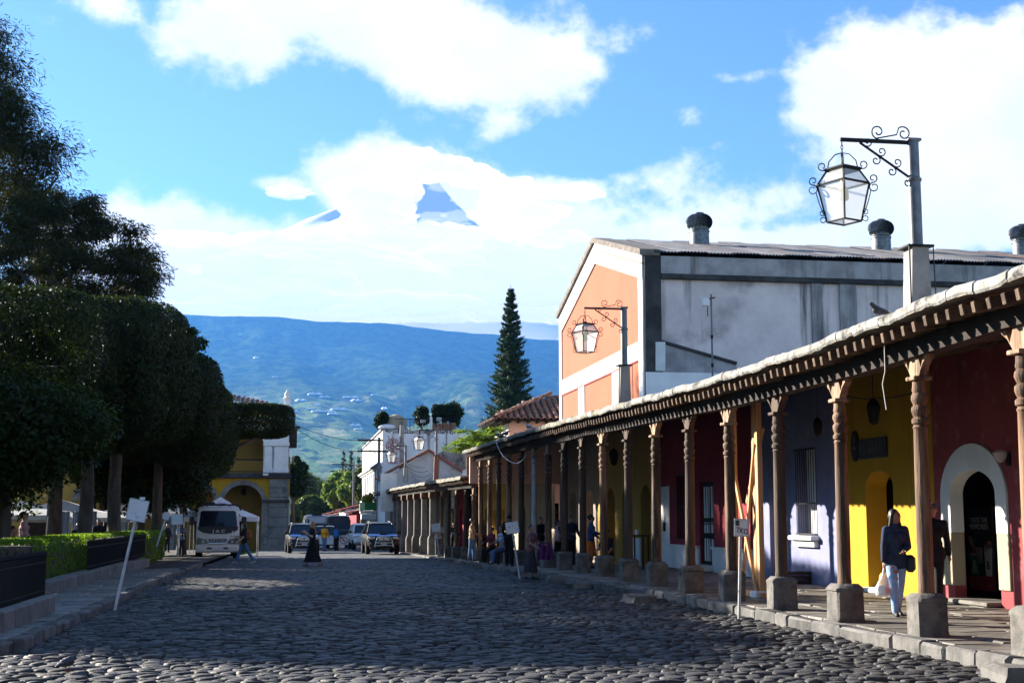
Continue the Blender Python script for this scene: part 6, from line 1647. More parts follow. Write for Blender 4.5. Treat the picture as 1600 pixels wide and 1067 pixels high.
for k in range(5):
    b.tube([(.2, .5, 4.0), (1.0, 1.6 + k * .3, 4.7), (2.0, 2.8 + k * .35, 5.3 + .1 * k), (3.6 + .3 * k, 3.2 + k * .5, 6.3 + .1 * k)], [.14, .12, .09, .03], 7)
obj('limb', b, tr, m=M['bark'], world=False)
crest = crown_mesh('crest', crown_blob(6, (1.5, 1.5, 1.1), 6000, .16, 14, .4), 'leaf_lite')
o = [q for q in COL.objects if q.get('label', '').startswith('clipped tree with a ragged')][0]
obj('crest', crest, o, (.3, 1.0, 9.3 - o.location.z))
tree('low_tree', 'low dark bushy tree under the limb, left of the white truck', -7.0, 66, BLOBB, 3.9, .2, half=(3.6, 3.6, 2.4), group='plaza trees behind the first row')
for i, (x, y, cr__, cz, lab) in enumerate(((-12.5, 53, BOXB, 6.3, 'clipped plaza tree deep behind the second thick trunk'), (-12.5, 63, BLOBB, 5.6, 'dark leafy plaza tree far behind the row, above the marquees'),
                                     (-12, 72, BOXB, 6.3, 'clipped plaza tree far behind, before the palace arches'), (-19, 56, BLOBB, 5.6, 'dark leafy tree at the back of the plaza'))):
    tree('plaza_tree', lab, x, y, cr__, cz, .22, half=(2.7, 3.2, 2.4), rz=i * 1.3, group='plaza trees behind the first row')
# the same row goes on past the left edge of the picture; it shades the street, and those abreast of the camera are added to screen sky light
RG = 'plaza trees whose shade falls on the street'
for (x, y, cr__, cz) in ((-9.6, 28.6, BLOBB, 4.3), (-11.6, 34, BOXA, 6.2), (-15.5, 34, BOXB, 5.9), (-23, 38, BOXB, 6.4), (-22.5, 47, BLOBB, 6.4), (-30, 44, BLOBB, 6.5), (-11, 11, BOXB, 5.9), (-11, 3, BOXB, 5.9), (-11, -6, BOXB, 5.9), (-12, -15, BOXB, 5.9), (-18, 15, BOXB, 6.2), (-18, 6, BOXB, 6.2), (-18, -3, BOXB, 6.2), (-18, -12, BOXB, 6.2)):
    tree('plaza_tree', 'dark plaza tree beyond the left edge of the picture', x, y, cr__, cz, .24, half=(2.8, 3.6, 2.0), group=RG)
# tall feathery tree
FEA = crown_mesh('crown', crown_blob(9, (8.4, 7.5, 12.1), 130000, .32, 240, .19, .17, low=-.85, droop=-.35, flat=.55, shell=.15, taper=.68), 'leaf_feather')
fe = tree('feathery_tree', 'tall feathery tree towering over the clipped trees at the left', -16.2, 68, FEA, 15.9, .5, half=(6, 5.5, 8), fork=.6)
fe2 = tree('feathery_tree', 'lower feathery crown beside the tall feathery tree', -10.0, 61, crown_mesh('crown', crown_blob(10, (4.6, 4.6, 4.4), 60000, .28, 110, .22, .18, low=-.8, droop=-.35, flat=.55, shell=.15), 'leaf_feather'), 11.8, .3, half=(3.4, 3.4, 2.7))
# hedges
def hedge(label, x0, x1, y0, y1, z0, z1, seed, n):
    t = thing('hedge', label, 'hedge', ((x0 + x1) / 2, (y0 + y1) / 2, z0), 0, 'clipped hedges of the plaza')
    hv = crown_box(seed, ((x1 - x0) / 2, (y1 - y0) / 2, (z1 - z0) / 2), n, .075, 9, .02, .05)
    obj('leaves', np_mesh('leaves', hv[0], hv[1], M['leaf_hedge']), t, (0, 0, (z1 - z0) / 2))
    obj('stems', MB().box((0, 0, (z1 - z0) * .45), (x1 - x0 - .3, y1 - y0 - .3, (z1 - z0) * .8)), t, m=M['bark'], world=False)
hedge('bright green clipped hedge behind the second iron fence', -6.3, -5.05, 28.0, 46, .12, 1.18, 21, 26000)
hedge('clipped hedge beside the far tree trunks, past the leaning white sign', -6.4, -5.0, 48, 58, 0, 1.15, 22, 12000)
hedge('low clipped hedge deep in the plaza below the marquee', -17.5, -12.2, 46, 47.4, .1, 1.15, 23, 9000)
# iron fences on stone plinths
def fence(label, x, y0, y1, n, zt, plinth_h, yb=None):
    yp0 = y0; y0 = y0 if yb is None else yb
    t = thing('iron_fence', label, 'fence', (x, (y0 + y1) / 2, g((y0 + y1) / 2) + .1))
    y = yp0
    while y < y1 - .05:
        l = min(rnd.uniform(.7, 1.2), y1 - y)
        obj('plinth_stone', MB().box((x, y + l / 2, g(y) + .1 + plinth_h / 2), (.34, l - .015, plinth_h + rnd.uniform(-.01, .01)), .025), t, m=M['wallstone']); y += l
    zb = plinth_h + .1
    obj('rail', MB().box((x, (y0 + y1) / 2, zb + .08), (.018, y1 - y0, .022)), t, m=M['iron'])
    obj('rail', MB().box((x, (y0 + y1) / 2, zt - .20), (.018, y1 - y0, .022)), t, m=M['iron'])
    bm = MB().tube([(0, 0, 0), (0, 0, 1)], .011, 6).lathe([(.011, 1), (.026, 1.03), (.002, 1.13)], 6).mesh('bar', M['iron'])
    for k in range(n):
        yy = y0 + .05 + (y1 - y0 - .1) * k / (n - 1)
        obj('bar', bm, t, (0, yy - (y0 + y1) / 2, zb - t.location.z), None, (1, 1, zt - zb - .1))
    return t
fence('black iron fence on a stone plinth at the lower left corner', -3.85, 17.9, 22.9, 48, 1.12, .30)
fence('second black iron fence on a stone plinth before the bright hedge', -4.78, 28.2, 47, 112, 1.12, .28, 34.0)
t = [o for o in COL.objects if o.get('label', '').startswith('black iron fence on')][0]
for k in range(9):   # the fence turns the corner into the plaza
    obj('bar', bpy.data.meshes['bar'], t, (-.12 * (k + 1), 2.5, .4 - .1), None, (1, 1, .62))
obj('plinth_stone', MB().box((-4.5, 22.88, .25), (1.0, .34, .3), .025), t, m=M['wallstone'])

# ------------------------------------------------------------------ conifer, palm, roof plants, street trees
def conifer(name, label, x, y, h, rad, seed, tiers, per, leaf_, n_leaf, zb=None):
    z0 = g(y) if zb is None else zb
    t = thing(name, label, 'tree', (x, y, z0))
    rs = np.random.RandomState(seed); b = MB(); P = []; D_ = []
    b.tube([(0, 0, 0), (0, 0, h * .5), (0, 0, h)], [rad * .09, rad * .055, .02], 8)
    for i in range(tiers):
        f = i / tiers; r = rad * (1 - f) ** .82 + .1
        for k in range(per):
            a = 2 * math.pi * (k + rs.uniform(-.3, .3)) / per + i * .9; rr = r * rs.uniform(.78, 1.12); z = h * (.12 + .87 * f) + rs.uniform(-.5, .5) * h * .87 / tiers
            pts = [np.array([math.cos(a) * rr * s, math.sin(a) * rr * s, z - .10 * rr * math.sin(s * 2.2) + .26 * rr * s ** 2.4]) for s in (0, .35, .7, 1)]
            b.tube([tuple(p) for p in pts], [.05 * (1 - f) + .01, .035 * (1 - f) + .01, .02, .008], 4)
            m = int(n_leaf * (.35 + .65 * rr / rad))
            s = rs.uniform(.15, 1.03, m)
            q = np.stack([np.cos(a) * rr * s, np.sin(a) * rr * s, z - .10 * rr * np.sin(s * 2.2) + .26 * rr * s ** 2.4], 1)
            wd = rr * .17 * (1.1 - .5 * s)
            q += np.stack([-np.sin(a) * rs.normal(size=m) * wd, np.cos(a) * rs.normal(size=m) * wd, rs.uniform(-.05, .22, m) * (.4 + .1 * rr)], 1)
            P.append(q); D_.append(np.tile([np.cos(a) * .8, np.sin(a) * .8, .7], (m, 1)))
    P = np.concatenate(P); D_ = np.concatenate(D_)
    V, Fq = cards(P, rs.normal(size=P.shape), leaf_, leaf_ * .22, rs, D_)
    obj('trunk', b, t, m=M['bark'], world=False)
    obj('crown', np_mesh('crown', V, Fq, M['leaf_conifer']), t)
    return t
Yc = 120.0
p = onY(798, 446, Yc); zb = 1.0
conifer('conifer', 'tall dark conical conifer standing behind the small tiled house', p.x, Yc, p.z - zb, 3.05, 4, 44, 10, .36, 170, zb)
for i, (px, pt_, w, lab) in enumerate(((537.5, 703, 1.9, 'left of the three far conifers behind the utility poles'), (549, 703, 1.9, 'middle of the three far conifers behind the utility poles'), (561, 712, 2.4, 'right of the three far conifers, half hidden by the white building'))):
    p = onY(px, pt_, 270); conifer('conifer', lab, p.x, 270, p.z - g(270) + .2, w, 30 + i, 18, 8, .6, 24)
def palm(label, px, py, Y, n, l):
    p = onY(px, py, Y); t = thing('palm', label, 'palm tree', (p.x, Y, 3.0)); rs = np.random.RandomState(5)
    obj('trunk', MB().tube([(0, 0, -3), (0, 0, p.z - 3.0 - .3)], .16, 8), t, m=M['bark'], world=False)
    for k in range(n):
        a = rs.uniform(0, 6.28); el = rs.uniform(.1, 1.2); P = []; Dr = []
        for s in np.linspace(.05, 1, 34):
            r = l * s * math.cos(el * (1 - .3 * s)); z = l * s * math.sin(el) - .55 * l * s ** 2.2
            for sd in (-1, 1):
                ln = .55 * math.sin(math.pi * min(1, s * .9 + .08)) ** .6
                P.append([math.cos(a) * r - sd * math.sin(a) * ln * .5, math.sin(a) * r + sd * math.cos(a) * ln * .5, z - .12]); Dr.append([math.cos(a) * .7 - sd * math.sin(a), math.sin(a) * .7 + sd * math.cos(a), -.35])
        P = np.array(P); V, Fq = cards(P, np.tile([0, 0, 1.0], (len(P), 1)) + rs.normal(size=P.shape) * .4, .75, .10, rs, np.array(Dr) * 4)
        obj('frond', np_mesh('frond', V, Fq, M['leaf_palm']), t, (0, 0, p.z - 3.0))
palm('light green palm beside the salmon house', 748, 690, 68, 14, 1.9)
palm('small palm tuft at the end of the high arcade roof', 733, 702, 67, 8, 1.1)
for i, (px, py, hw, hh, lab) in enumerate(((596, 656, 12, 12, 'round dark potted bush at the left corner of the white roof'), (659, 648, 12, 17, 'tall dark potted bush in the middle of the white roof'), (682, 646, 6, 16, 'slim dark potted bush left of the widest one on the roof'),
                                 (697, 647, 10, 18, 'wide dark potted bush on the white roof'), (711, 645, 12, 19, 'rightmost dark potted bush on the white roof'))):
    Y = WY + 1.2; p = onY(px, py, Y); s = Y / F_PX
    t = thing('potted_bush', lab, 'bush', (p.x, Y, wz - .4), 0, 'potted bushes on the white roof')
    vf = crown_blob(40 + i, (hw * s, hw * s, hh * s * 1.15), 3600, .22, 22, .55, flat=1.1)
    obj('foliage', np_mesh('foliage', vf[0], vf[1], M['leaf_ficus']), t, (0, 0, p.z - wz + .4))
    obj('stem', MB().tube([(0, 0, 0), (0, 0, p.z - wz + .4)], .07, 6), t, m=M['bark'], world=False)
for i, (px, py, hw, hh, Y, mm, lab) in enumerate(((470, 762, 20, 28, 260, 'leaf_far', 'broad pale green tree at the left of the far street'), (459, 742, 14, 26, 150, 'leaf_ficus', 'dark tree rising behind the palace corner'), (498, 775, 17, 22, 300, 'leaf_far', 'olive tree in the middle of the far street view'),
                                     (484, 790, 18, 16, 240, 'leaf_far', 'low pale tree beside the far street poles'), (527, 765, 16, 24, 235, 'leaf_palm', 'bright yellow green tree over the red roofs'), (546, 757, 14, 20, 225, 'leaf_palm', 'bright green tree under the three conifers'),
                                     (563, 757, 10, 24, 205, 'leaf_far', 'green tree beside the white building front'), (512, 790, 10, 16, 290, 'leaf_ficus', 'small dark tree between the far poles'), (458, 800, 8, 14, 230, 'leaf_far', 'shrubby tree low behind the palace corner'))):
    p = onY(px, py + 3, Y); s = 1.4 * Y / F_PX
    t = thing('street_tree', lab, 'tree', (p.x, Y, g(Y)), 0, 'trees down the far street')
    vf = crown_blob(60 + i, (hw * s, hw * s, hh * s), 9000, .019 * Y ** .6, 34, .36, flat=1.0)
    obj('crown', np_mesh('crown', vf[0], vf[1], M[mm]), t, (0, 0, p.z - g(Y)))
    obj('trunk', MB().tube([(0, 0, 0), (0, 0, p.z - g(Y))], [.3, .15], 7), t, m=M['bark'], world=False)
for i in range(7):
    y = WY + 2.3 + i * 1.4
    t = thing('flowering_plant', 'yellow flowering plant along the green balcony', 'plant', (wx0 - .8, y, 2.3), 0, 'flowering plants on the green balcony')
    vf = crown_blob(80 + i, (.35, .45, .45), 260, .16, 8, .5)
    obj('foliage', np_mesh('foliage', vf[0], vf[1], M['leaf_palm']), t, (0, 0, .95))
    vf = crown_blob(90 + i, (.38, .48, .40), 90, .16, 8, .5)
    obj('flowers', np_mesh('flowers', vf[0], vf[1], M['yellow']), t, (0, 0, 1.08))
# ------------------------------------------------------------------ vehicles (front towards -Y, wheels on z = 0)
def loft(st):
    """st: list of (y, half width, z bottom, z top); rounded box sections"""
    b = MB(); V = []
    for (y, w, z0, z1) in st:
        h = z1 - z0
        V += [(-w * .86, y, z0), (-w * .97, y, z0 + h * .18), (-w, y, z0 + h * .45), (-w * .98, y, z0 + h * .80), (-w * .90, y, z1 - h * .03), (-w * .6, y, z1 + .012),
              (w * .6, y, z1 + .012), (w * .90, y, z1 - h * .03), (w * .98, y, z0 + h * .80), (w, y, z0 + h * .45), (w * .97, y, z0 + h * .18), (w * .86, y, z0)]
    n = 12
    Fc = [(k * n + i, k * n + (i + 1) % n, (k + 1) * n + (i + 1) % n, (k + 1) * n + i) for k in range(len(st) - 1) for i in range(n)]
    Fc += [tuple(range(n))[::-1], tuple(range((len(st) - 1) * n, len(st) * n))]
    b.add(V, Fc); b.f = [f[::-1] for f in b.f]
    return b
def wheel(t, x, y, r, w):
    prof = [(r * .62, -w / 2), (r * .92, -w / 2), (r, -w * .32), (r, w * .32), (r * .92, w / 2), (r * .62, w / 2)]
    b = MB().lathe(prof, 24); b.v = [(z, yy, xx) for xx, yy, z in b.v]
    wh = obj('wheel', b, t, (x, y, r), m=M['rubber'], world=False, smooth=40)
    b = MB().lathe([(.06, -w * .38), (r * .60, -w * .42), (r * .64, -w * .5), (r * .64, w * .5), (r * .60, w * .42), (.06, w * .38)], 20); b.v = [(z, yy, xx) for xx, yy, z in b.v]
    s = 1 if x > 0 else -1
    for k in range(6):
        a = k * math.pi / 3
        b.box((s * w * .40, r * .36 * math.cos(a), r * .36 * math.sin(a)), (.02, r * .10, r * .5), 0, Matrix.Rotation(a - math.pi / 2, 4, 'X'))
    obj('rim', b, wh, m=M['chrome'], world=False, smooth=40)
def paint(name, c, rough=.28):
    m, t, b = principled(name)
    n = N(t, 'ShaderNodeTexNoise'); n.inputs['Scale'].default_value = 3.0; n.inputs['Detail'].default_value = 6
    t.links.new(N(t, 'ShaderNodeTexCoord').outputs['Object'], n.inputs['Vector'])
    x = N(t, 'ShaderNodeMix', data_type='RGBA'); x.inputs[6].default_value = c + (1,); x.inputs[7].default_value = tuple(v * .82 + .012 for v in c) + (1,)
    t.links.new(n.outputs[0], x.inputs[0]); t.links.new(x.outputs[2], b.inputs['Base Color'])
    b.inputs['Roughness'].default_value = rough; b.inputs['Coat Weight'].default_value = .15; b.inputs['Specular IOR Level'].default_value = .3; b.inputs['Coat Roughness'].default_value = .1
    return m
LAMP = plain('headlamp_lens', (.52, .52, .50), rough=.12, spec=.6); AMBER = plain('amber_lens', (.6, .2, .02), rough=.2)
PLATE = plain('number_plate', (.55, .56, .60), rough=.5)
def suv(label, loc, rz, body, hoodc=None, bar=False, rack=True, s=1.0, dark=False):
    t = thing('parked_suv', label, 'SUV', loc, rz, 'SUVs parked across the street')
    t.scale = (s, s, s)
    K = dict(world=False)
    bo = obj('body', loft([(-2.36, .72, .50, .82), (-2.30, .84, .44, .93), (-2.12, .90, .40, 1.02), (-1.6, .92, .40, 1.08), (-1.0, .925, .38, 1.14), (0, .925, .38, 1.16), (1.8, .925, .40, 1.18), (2.2, .90, .45, 1.16), (2.34, .82, .52, 1.05)]), t, m=body, smooth=45, **K)
    # glasshouse
    z0, z1 = 1.12, 1.70; B = [(-.83, -1.12), (.83, -1.12), (.84, 2.15), (-.84, 2.15)]; T_ = [(-.66, -.32), (.66, -.32), (.68, 1.85), (-.68, 1.85)]
    b = MB(); V = [(x, y, z0) for x, y in B] + [(x, y, z1) for x, y in T_]
    b.add(V, [(0, 1, 5, 4), (1, 2, 6, 5), (2, 3, 7, 6), (3, 0, 4, 7), (4, 5, 6, 7)]); obj('windows', b, t, m=M['glass_dark'], **K)
    for i in range(4): obj('window_pillar', MB().tube([V[i], V[i + 4]], [.05, .045], 6), t, m=body, **K)
    for f in (.36, .68):
        for sd in (-1, 1):
            a = Vector((sd * .845, -1.12 + 3.27 * f, z0)); c = Vector((sd * .675, -.32 + 2.17 * f, z1)); obj('window_pillar', MB().tube([a, c], .035, 5), t, m=body, **K)
    rf = obj('roof', loft([(-.36, .60, 1.68, 1.72), (-.2, .69, 1.66, 1.76), (.8, .71, 1.66, 1.79), (1.8, .70, 1.66, 1.76), (1.95, .64, 1.67, 1.71)]), t, m=body, smooth=60, **K)
    if rack:
        obj('roof_rack', MB().tube([(-.60, -.1, 1.80), (-.60, 1.6, 1.83)], .022, 6).tube([(.60, -.1, 1.80), (.60, 1.6, 1.83)], .022, 6), rf, m=M['chrome'], **K)
    if hoodc:
        b = MB(); ys = (-2.18, -1.9, -1.5, -1.12); zs = (1.035, 1.075, 1.11, 1.15)
        for (ya, za), (yb, zb_) in zip(zip(ys, zs), zip(ys[1:], zs[1:])):
            b.quad((-.80, ya, za), (.80, ya, za), (.82, yb, zb_), (-.82, yb, zb_))
        obj('hood_panel', b, t, m=hoodc, **K)
    obj('hood_scoop', MB().box((0, -1.45, 1.15), (.42, .42, .07), .02).box((0, -1.67, 1.15), (.36, .02, .04)), t, m=body, **K)
    for sd in (-1, 1):
        obj('headlight', MB().box((sd * .66, -2.245, .90), (.36, .17, .17), .05), t, m=LAMP, **K)
        obj('indicator', MB().box((sd * .855, -2.18, .88), (.10, .16, .12), .03), t, m=AMBER, **K)
        obj('fog_lamp', MB().lathe([(.075, 0), (.07, .02), (.0, .03)], 14), t, (sd * .66, -2.36, .60), (math.pi / 2, 0, 0), m=LAMP, **K)
        obj('mirror', MB().box((sd * 1.03, -.86, 1.22), (.20, .12, .17), .04).tube([(sd * .86, -.84, 1.18), (sd * .98, -.85, 1.2)], .03, 6), t, m=M['ink'], **K)
    gr = obj('grille', MB().box((0, -2.335, .84), (.74, .06, .17), .02), t, m=M['ink'], **K)
    for k in range(3): obj('grille_slat', MB().box((0, -2.37, .79 + .05 * k), (.70, .02, .018)), gr, m=M['chrome'], **K)
    obj('bumper', MB().box((0, -2.34, .58), (1.62, .16, .22), .06).box((0, -2.40, .47), (.9, .08, .10), .03), t, m=body if not bar else M['ink'], **K)
    obj('number_plate', MB().box((0, -2.425, .60), (.34, .012, .15)), t, m=PLATE, **K)
    obj('wiper', MB().tube([(-.4, -1.13, 1.16), (.05, -.98, 1.27)], .010, 4).tube([(.1, -1.13, 1.16), (.55, -.98, 1.27)], .010, 4), t, m=M['ink'], **K)
    if bar:
        b = MB().tube([(-.52, -2.48, .42), (-.44, -2.52, .80), (-.34, -2.50, .98), (.34, -2.50, .98), (.44, -2.52, .80), (.52, -2.48, .42)], .033, 8).tube([(-.47, -2.51, .66), (.47, -2.51, .66)], .028, 8).tube([(-.5, -2.49, .5), (.5, -2.49, .5)], .028, 8)
        bb = obj('bull_bar', b, t, m=M['chrome'], smooth=60, **K)
        for sd in (-1, 1): obj('spot_lamp', MB().lathe([(.10, 0), (.10, .05), (.05, .08)], 14), bb, (sd * .16, -2.53, .86), (math.pi / 2, 0, 0), m=LAMP, **K)
    for x in (-.82, .82):
        for y in (-1.42, 1.42): wheel(t, x, y, .37, .25)
    obj('underbody', MB().box((0, 0, .42), (1.5, 4.2, .2)), t, m=M['ink'], **K)
    return t
BLK = paint('black_paint', (.006, .006, .008)); WHT = paint('white_paint', (.74, .75, .77)); BLU = paint('police_blue_paint', (.05, .13, .42)); SLV = paint('bus_pale_paint', (.50, .56, .66))
suv('black SUV with a blue bonnet parked in front of the white one', at_road(597.5, 866) + Vector((0, 2.3, 0)), .03, BLK, BLU, True)
suv('white SUV behind the black one at the right kerb', at_road(565, 859) + Vector((.25, 2.3, 0)), .05, WHT, None, False, s=1.03)
suv('black SUV with a blue bonnet near the palace, behind the woman in black', Vector((onY(472, 850, 84).x, 86.3, g(86))), .06, BLK, BLU, True)
suv('dark car half hidden behind the man in the yellow jacket', Vector((onY(509, 845, 103).x, 105, g(105))), 0, BLK, None, False, rack=False, s=.98)
def van(label, loc, rz, body, w, h, sign_strip=False):
    t = thing('minibus', label, 'minibus', loc, rz, 'minibuses beyond the barrier boards'); K = dict(world=False)
    obj('body', loft([(-2.9, w * .9, .45, h * .52), (-2.75, w, .4, h * .56), (-2.3, w, .38, h * .60), (-1.7, w, .36, h * .985), (-1.4, w, .36, h), (2.8, w, .36, h), (2.95, w * .9, .45, h * .95)]), t, m=body, smooth=45, **K)
    b = MB(); b.quad((-w * .86, -2.36, h * .585), (w * .86, -2.36, h * .585), (w * .80, -1.76, h * .93), (-w * .80, -1.76, h * .93)); obj('windscreen', b, t, m=M['glass_dark'], **K)
    for sd in (-1, 1):
        for k in range(4): obj('side_window', MB().box((sd * w * .99, -1.2 + k * 1.05, h * .74), (.05, .95, h * .26), .01), t, m=M['glass_dark'], **K)
        obj('headlight', MB().box((sd * w * .72, -2.84, h * .42), (.36, .16, .2), .05), t, m=LAMP, **K)
        obj('mirror', MB().box((sd * (w + .14), -1.95, h * .66), (.18, .12, .30), .04).tube([(sd * w * .95, -2.0, h * .62), (sd * (w + .1), -1.95, h * .64)], .025, 5), t, m=M['ink'], **K)
        for y in (-1.85, 1.7): wheel(t, sd * w * .88, y, .36, .24)
    obj('grille', MB().box((0, -2.86, h * .40), (w * .9, .1, .16), .03), t, m=M['ink'], **K)
    obj('bumper', MB().box((0, -2.88, .52), (w * 1.85, .16, .24), .06), t, m=body, **K)
    obj('number_plate', MB().box((0, -2.97, .55), (.36, .012, .15)), t, m=PLATE, **K)
    if sign_strip: obj('roof_vent', MB().box((0, -1.62, h + .03), (w * .9, .5, .08), .03), t, m=M['ink'], **K)
    return t
van('pale blue-white minibus with a rounded roof behind the barrier boards', Vector((onY(494, 845, 118).x, 121, g(121))), .04, SLV, 1.0, 2.8, True)
van('dark minibus with a big windscreen behind the barrier boards', Vector((onY(529, 845, 111).x, 114, g(114))), .02, paint('dark_van_paint', (.012, .014, .022)), .95, 2.65)
suv('small dark car far down the left of the street', Vector((onY(459, 840, 135).x, 137, g(137))), .02, BLK, None, False, rack=False, s=.92)

# the white truck
p = at_road(337, 873)
TK = thing('flatbed_truck', 'white cab-over truck with a black roof frame and JAC on its black front panel', 'truck', p + Vector((0, 1.2, 0)), .06)
TK.scale = (1.18, 1.18, 1.18)
K = dict(world=False)
wp = paint('truck_white', (.60, .59, .57), .35)
def cabsec(b, prof, w0, w1):
    V = []
    for (y, z) in prof:
        f = min(1, max(0, (z - 1.2) / 1.0)); w = w0 + (w1 - w0) * f
        V += [(-w, y, z), (-w + .07, y - (.035 if y < .5 else 0), z), (w - .07, y - (.035 if y < .5 else 0), z), (w, y, z)]
    n = 4
    Fc = [(k * n + i, k * n + i + 1, (k + 1) * n + i + 1, (k + 1) * n + i) for k in range(len(prof) - 1) for i in range(3)]
    b.add(V, Fc)
    b.f += [tuple(k * 4 for k in range(len(prof)))[::-1], tuple(k * 4 + 3 for k in range(len(prof)))]
    return b
obj('cab', cabsec(MB(), [(-.62, .42), (-.66, .55), (-.67, .85), (-.64, 1.12), (-.58, 1.28), (-.36, 1.96), (-.26, 2.04), (-.05, 2.09), (.95, 2.07), (1.0, 1.95), (1.02, .45)], .86, .80), TK, m=wp, smooth=40, **K)
zy = lambda z: -.58 + (z - 1.28) * (.22 / .68) - .048
b = MB(); b.prism([(-.74, 1.29), (.74, 1.29), (.76, 1.36), (.70, 1.88), (.62, 1.93), (-.62, 1.93), (-.70, 1.88), (-.76, 1.36)], lambda u, v, w: (u, zy(v) - w, v), -.02, .006); obj('windscreen', b, TK, m=M['glass_dark'], **K)
b = MB(); b.prism([(-.80, 1.30), (-.79, 1.16), (-.60, 1.05), (-.30, 1.00), (.30, 1.00), (.60, 1.05), (.79, 1.16), (.80, 1.30)], lambda u, v, w: (u, (-.655 if v < 1.12 else -.615 if v < 1.25 else -.60) - .045 - w, v), -.03, .012); obj('black_panel', b, TK, m=M['ink'], **K)
o = obj('lettering', text_mesh('J A C', .17, .008, plain('chrome_letter', (.82, .82, .82), rough=.3), 1.35), TK, **K); o.matrix_local = Matrix.Translation((.04, -.722, 1.10)) @ RF
g_ = obj('grille', MB().box((0, -.70, .72), (.72, .07, .17), .02), TK, m=M['ink'], **K)
for k in range(11): obj('grille_bar', MB().box((-.30 + k * .06, -.745, .73), (.022, .03, .13)), g_, m=PLATE, **K)
obj('grille_trim', MB().tube([(-.44, -.715, .84), (-.34, -.74, .63), (.34, -.74, .63), (.44, -.715, .84)], .018, 6), g_, m=M['chrome'], **K)
for sd in (-1, 1):
    hl = obj('headlight', MB().prism([(sd * .40, .62), (sd * .84, .58), (sd * .85, .78), (sd * .80, .86), (sd * .45, .76)], lambda u, v, w: (u, -.66 - w, v), 0, .055), TK, m=glass('smoky_headlamp', (.06, .06, .055), .12) if sd < 0 else bpy.data.materials['smoky_headlamp'], **K)
    obj('reflector', MB().lathe([(.06, 0), (.055, .02), (.01, .03)], 12), hl, (sd * .58, -.713, .68), (math.pi / 2, 0, 0), m=LAMP, **K)
    obj('wiper', MB().tube([(sd * .1, -.635, 1.3), (sd * .5, -.60, 1.38)], .012, 4), TK, m=M['ink'], **K)
    mr = obj('mirror', MB().box((sd * 1.04, -.52, 1.52), (.20, .1, .34), .04), TK, m=M['ink'], **K)
    obj('mirror_arm', MB().tube([(sd * .84, -.5, 1.72), (sd * 1.0, -.53, 1.7), (sd * 1.02, -.53, 1.36), (sd * .86, -.55, 1.3)], .018, 6), mr, m=M['ink'], **K)
    obj('fog_slot', MB().box((sd * .33, -.775, .42), (.20, .03, .08), .02), TK, m=M['ink'], **K)
    wheel(TK, sd * .74, .05, .36, .22); wheel(TK, sd * .74, 2.9, .36, .30)
    obj('door_window', MB().box((sd * .845, .2, 1.58), (.03, .8, .5), .02), TK, m=M['glass_dark'], **K)
obj('bumper', MB().box((0, -.70, .40), (1.70, .16, .30), .06), TK, m=wp, **K)
obj('number_plate', MB().box((0, -.785, .42), (.36, .012, .16)), TK, m=PLATE, **K)
obj('roof_frame', MB().tube([(-.90, .9, .6), (-.92, .55, 1.2), (-.92, .35, 1.9), (-.86, .25, 2.12), (-.74, .22, 2.17), (.74, .22, 2.17), (.86, .25, 2.12), (.92, .35, 1.9), (.92, .55, 1.2), (.90, .9, .6)], .036, 8).tube([(-.45, .22, 2.05), (-.45, .22, 2.17)], .02, 6).tube([(.45, .22, 2.05), (.45, .22, 2.17)], .02, 6), TK, m=M['ink'], smooth=60, **K)
obj('roof_load', MB().box((-.34, .3, 2.22), (.42, .3, .15), .05).box((.1, .3, 2.19), (.5, .12, .06), .02).box((.55, .25, 2.20), (.06, .05, .08)), TK, m=M['ink'], **K)
obj('cargo_bed', MB().box((0, 2.55, .92), (1.8, 2.9, .12), .02), TK, m=M['darkdoor'], **K)
bed = TK.children[-1]
for sd in (-1, 1):
    for k in range(3): obj('side_board', MB().box((sd * .88, 2.55, 1.08 + .2 * k), (.04, 2.86, .15), .01), bed, m=M['darkdoor'], **K)
obj('chassis', MB().box((0, 1.6, .55), (.8, 4.2, .2)), TK, m=M['ink'], **K)
obj('cab_shade_box', MB().box((0, .2, .50), (1.5, 1.3, .2)), TK, m=M['ink'], **K)  # black box added under the cab, its colour stands in for shade

# ------------------------------------------------------------------ tents and boards
def tent(label, px, Y, w, d, ze, za, zb=None):
    p = onY(px, 810, Y); z0 = g(Y) if zb is None else zb
    t = thing('canopy_tent', label, 'tent', (p.x, Y, z0)); h = z0
    b = MB(); n = 10
    top = (0, 0, za); C = [(-w / 2, -d / 2), (w / 2, -d / 2), (w / 2, d / 2), (-w / 2, d / 2)]
    for i in range(4):
        a, c = Vector((*C[i], ze)), Vector((*C[(i + 1) % 4], ze)); prev = None
        for k in range(n):
            q0, q1 = a.lerp(c, k / n), a.lerp(c, (k + 1) / n)
            m0 = q0.lerp(Vector(top), .5) - Vector((0, 0, .10)); m1 = q1.lerp(Vector(top), .5) - Vector((0, 0, .10))
            b.quad(q0, q1, m1, m0); b.add([m0, m1, top], [(0, 1, 2)])
            s0 = q0 - Vector((0, 0, .22 + .02 * math.sin(k * 2.1))); s1 = q1 - Vector((0, 0, .22 + .02 * math.sin((k + 1) * 2.1)))
            b.quad(s0, s1, q1, q0)
    obj('canopy', b, t, m=M['canvas'], world=False)
    for x, y in C: obj('leg', MB().tube([(x * .98, y * .98, 0), (x * .98, y * .98, ze)], .022, 6), t, m=M['chrome'], world=False)
    return t
t = tent('white peaked canopy tent behind the white truck', 344, 69.5, 3.75, 3.0, 2.02, 3.0)
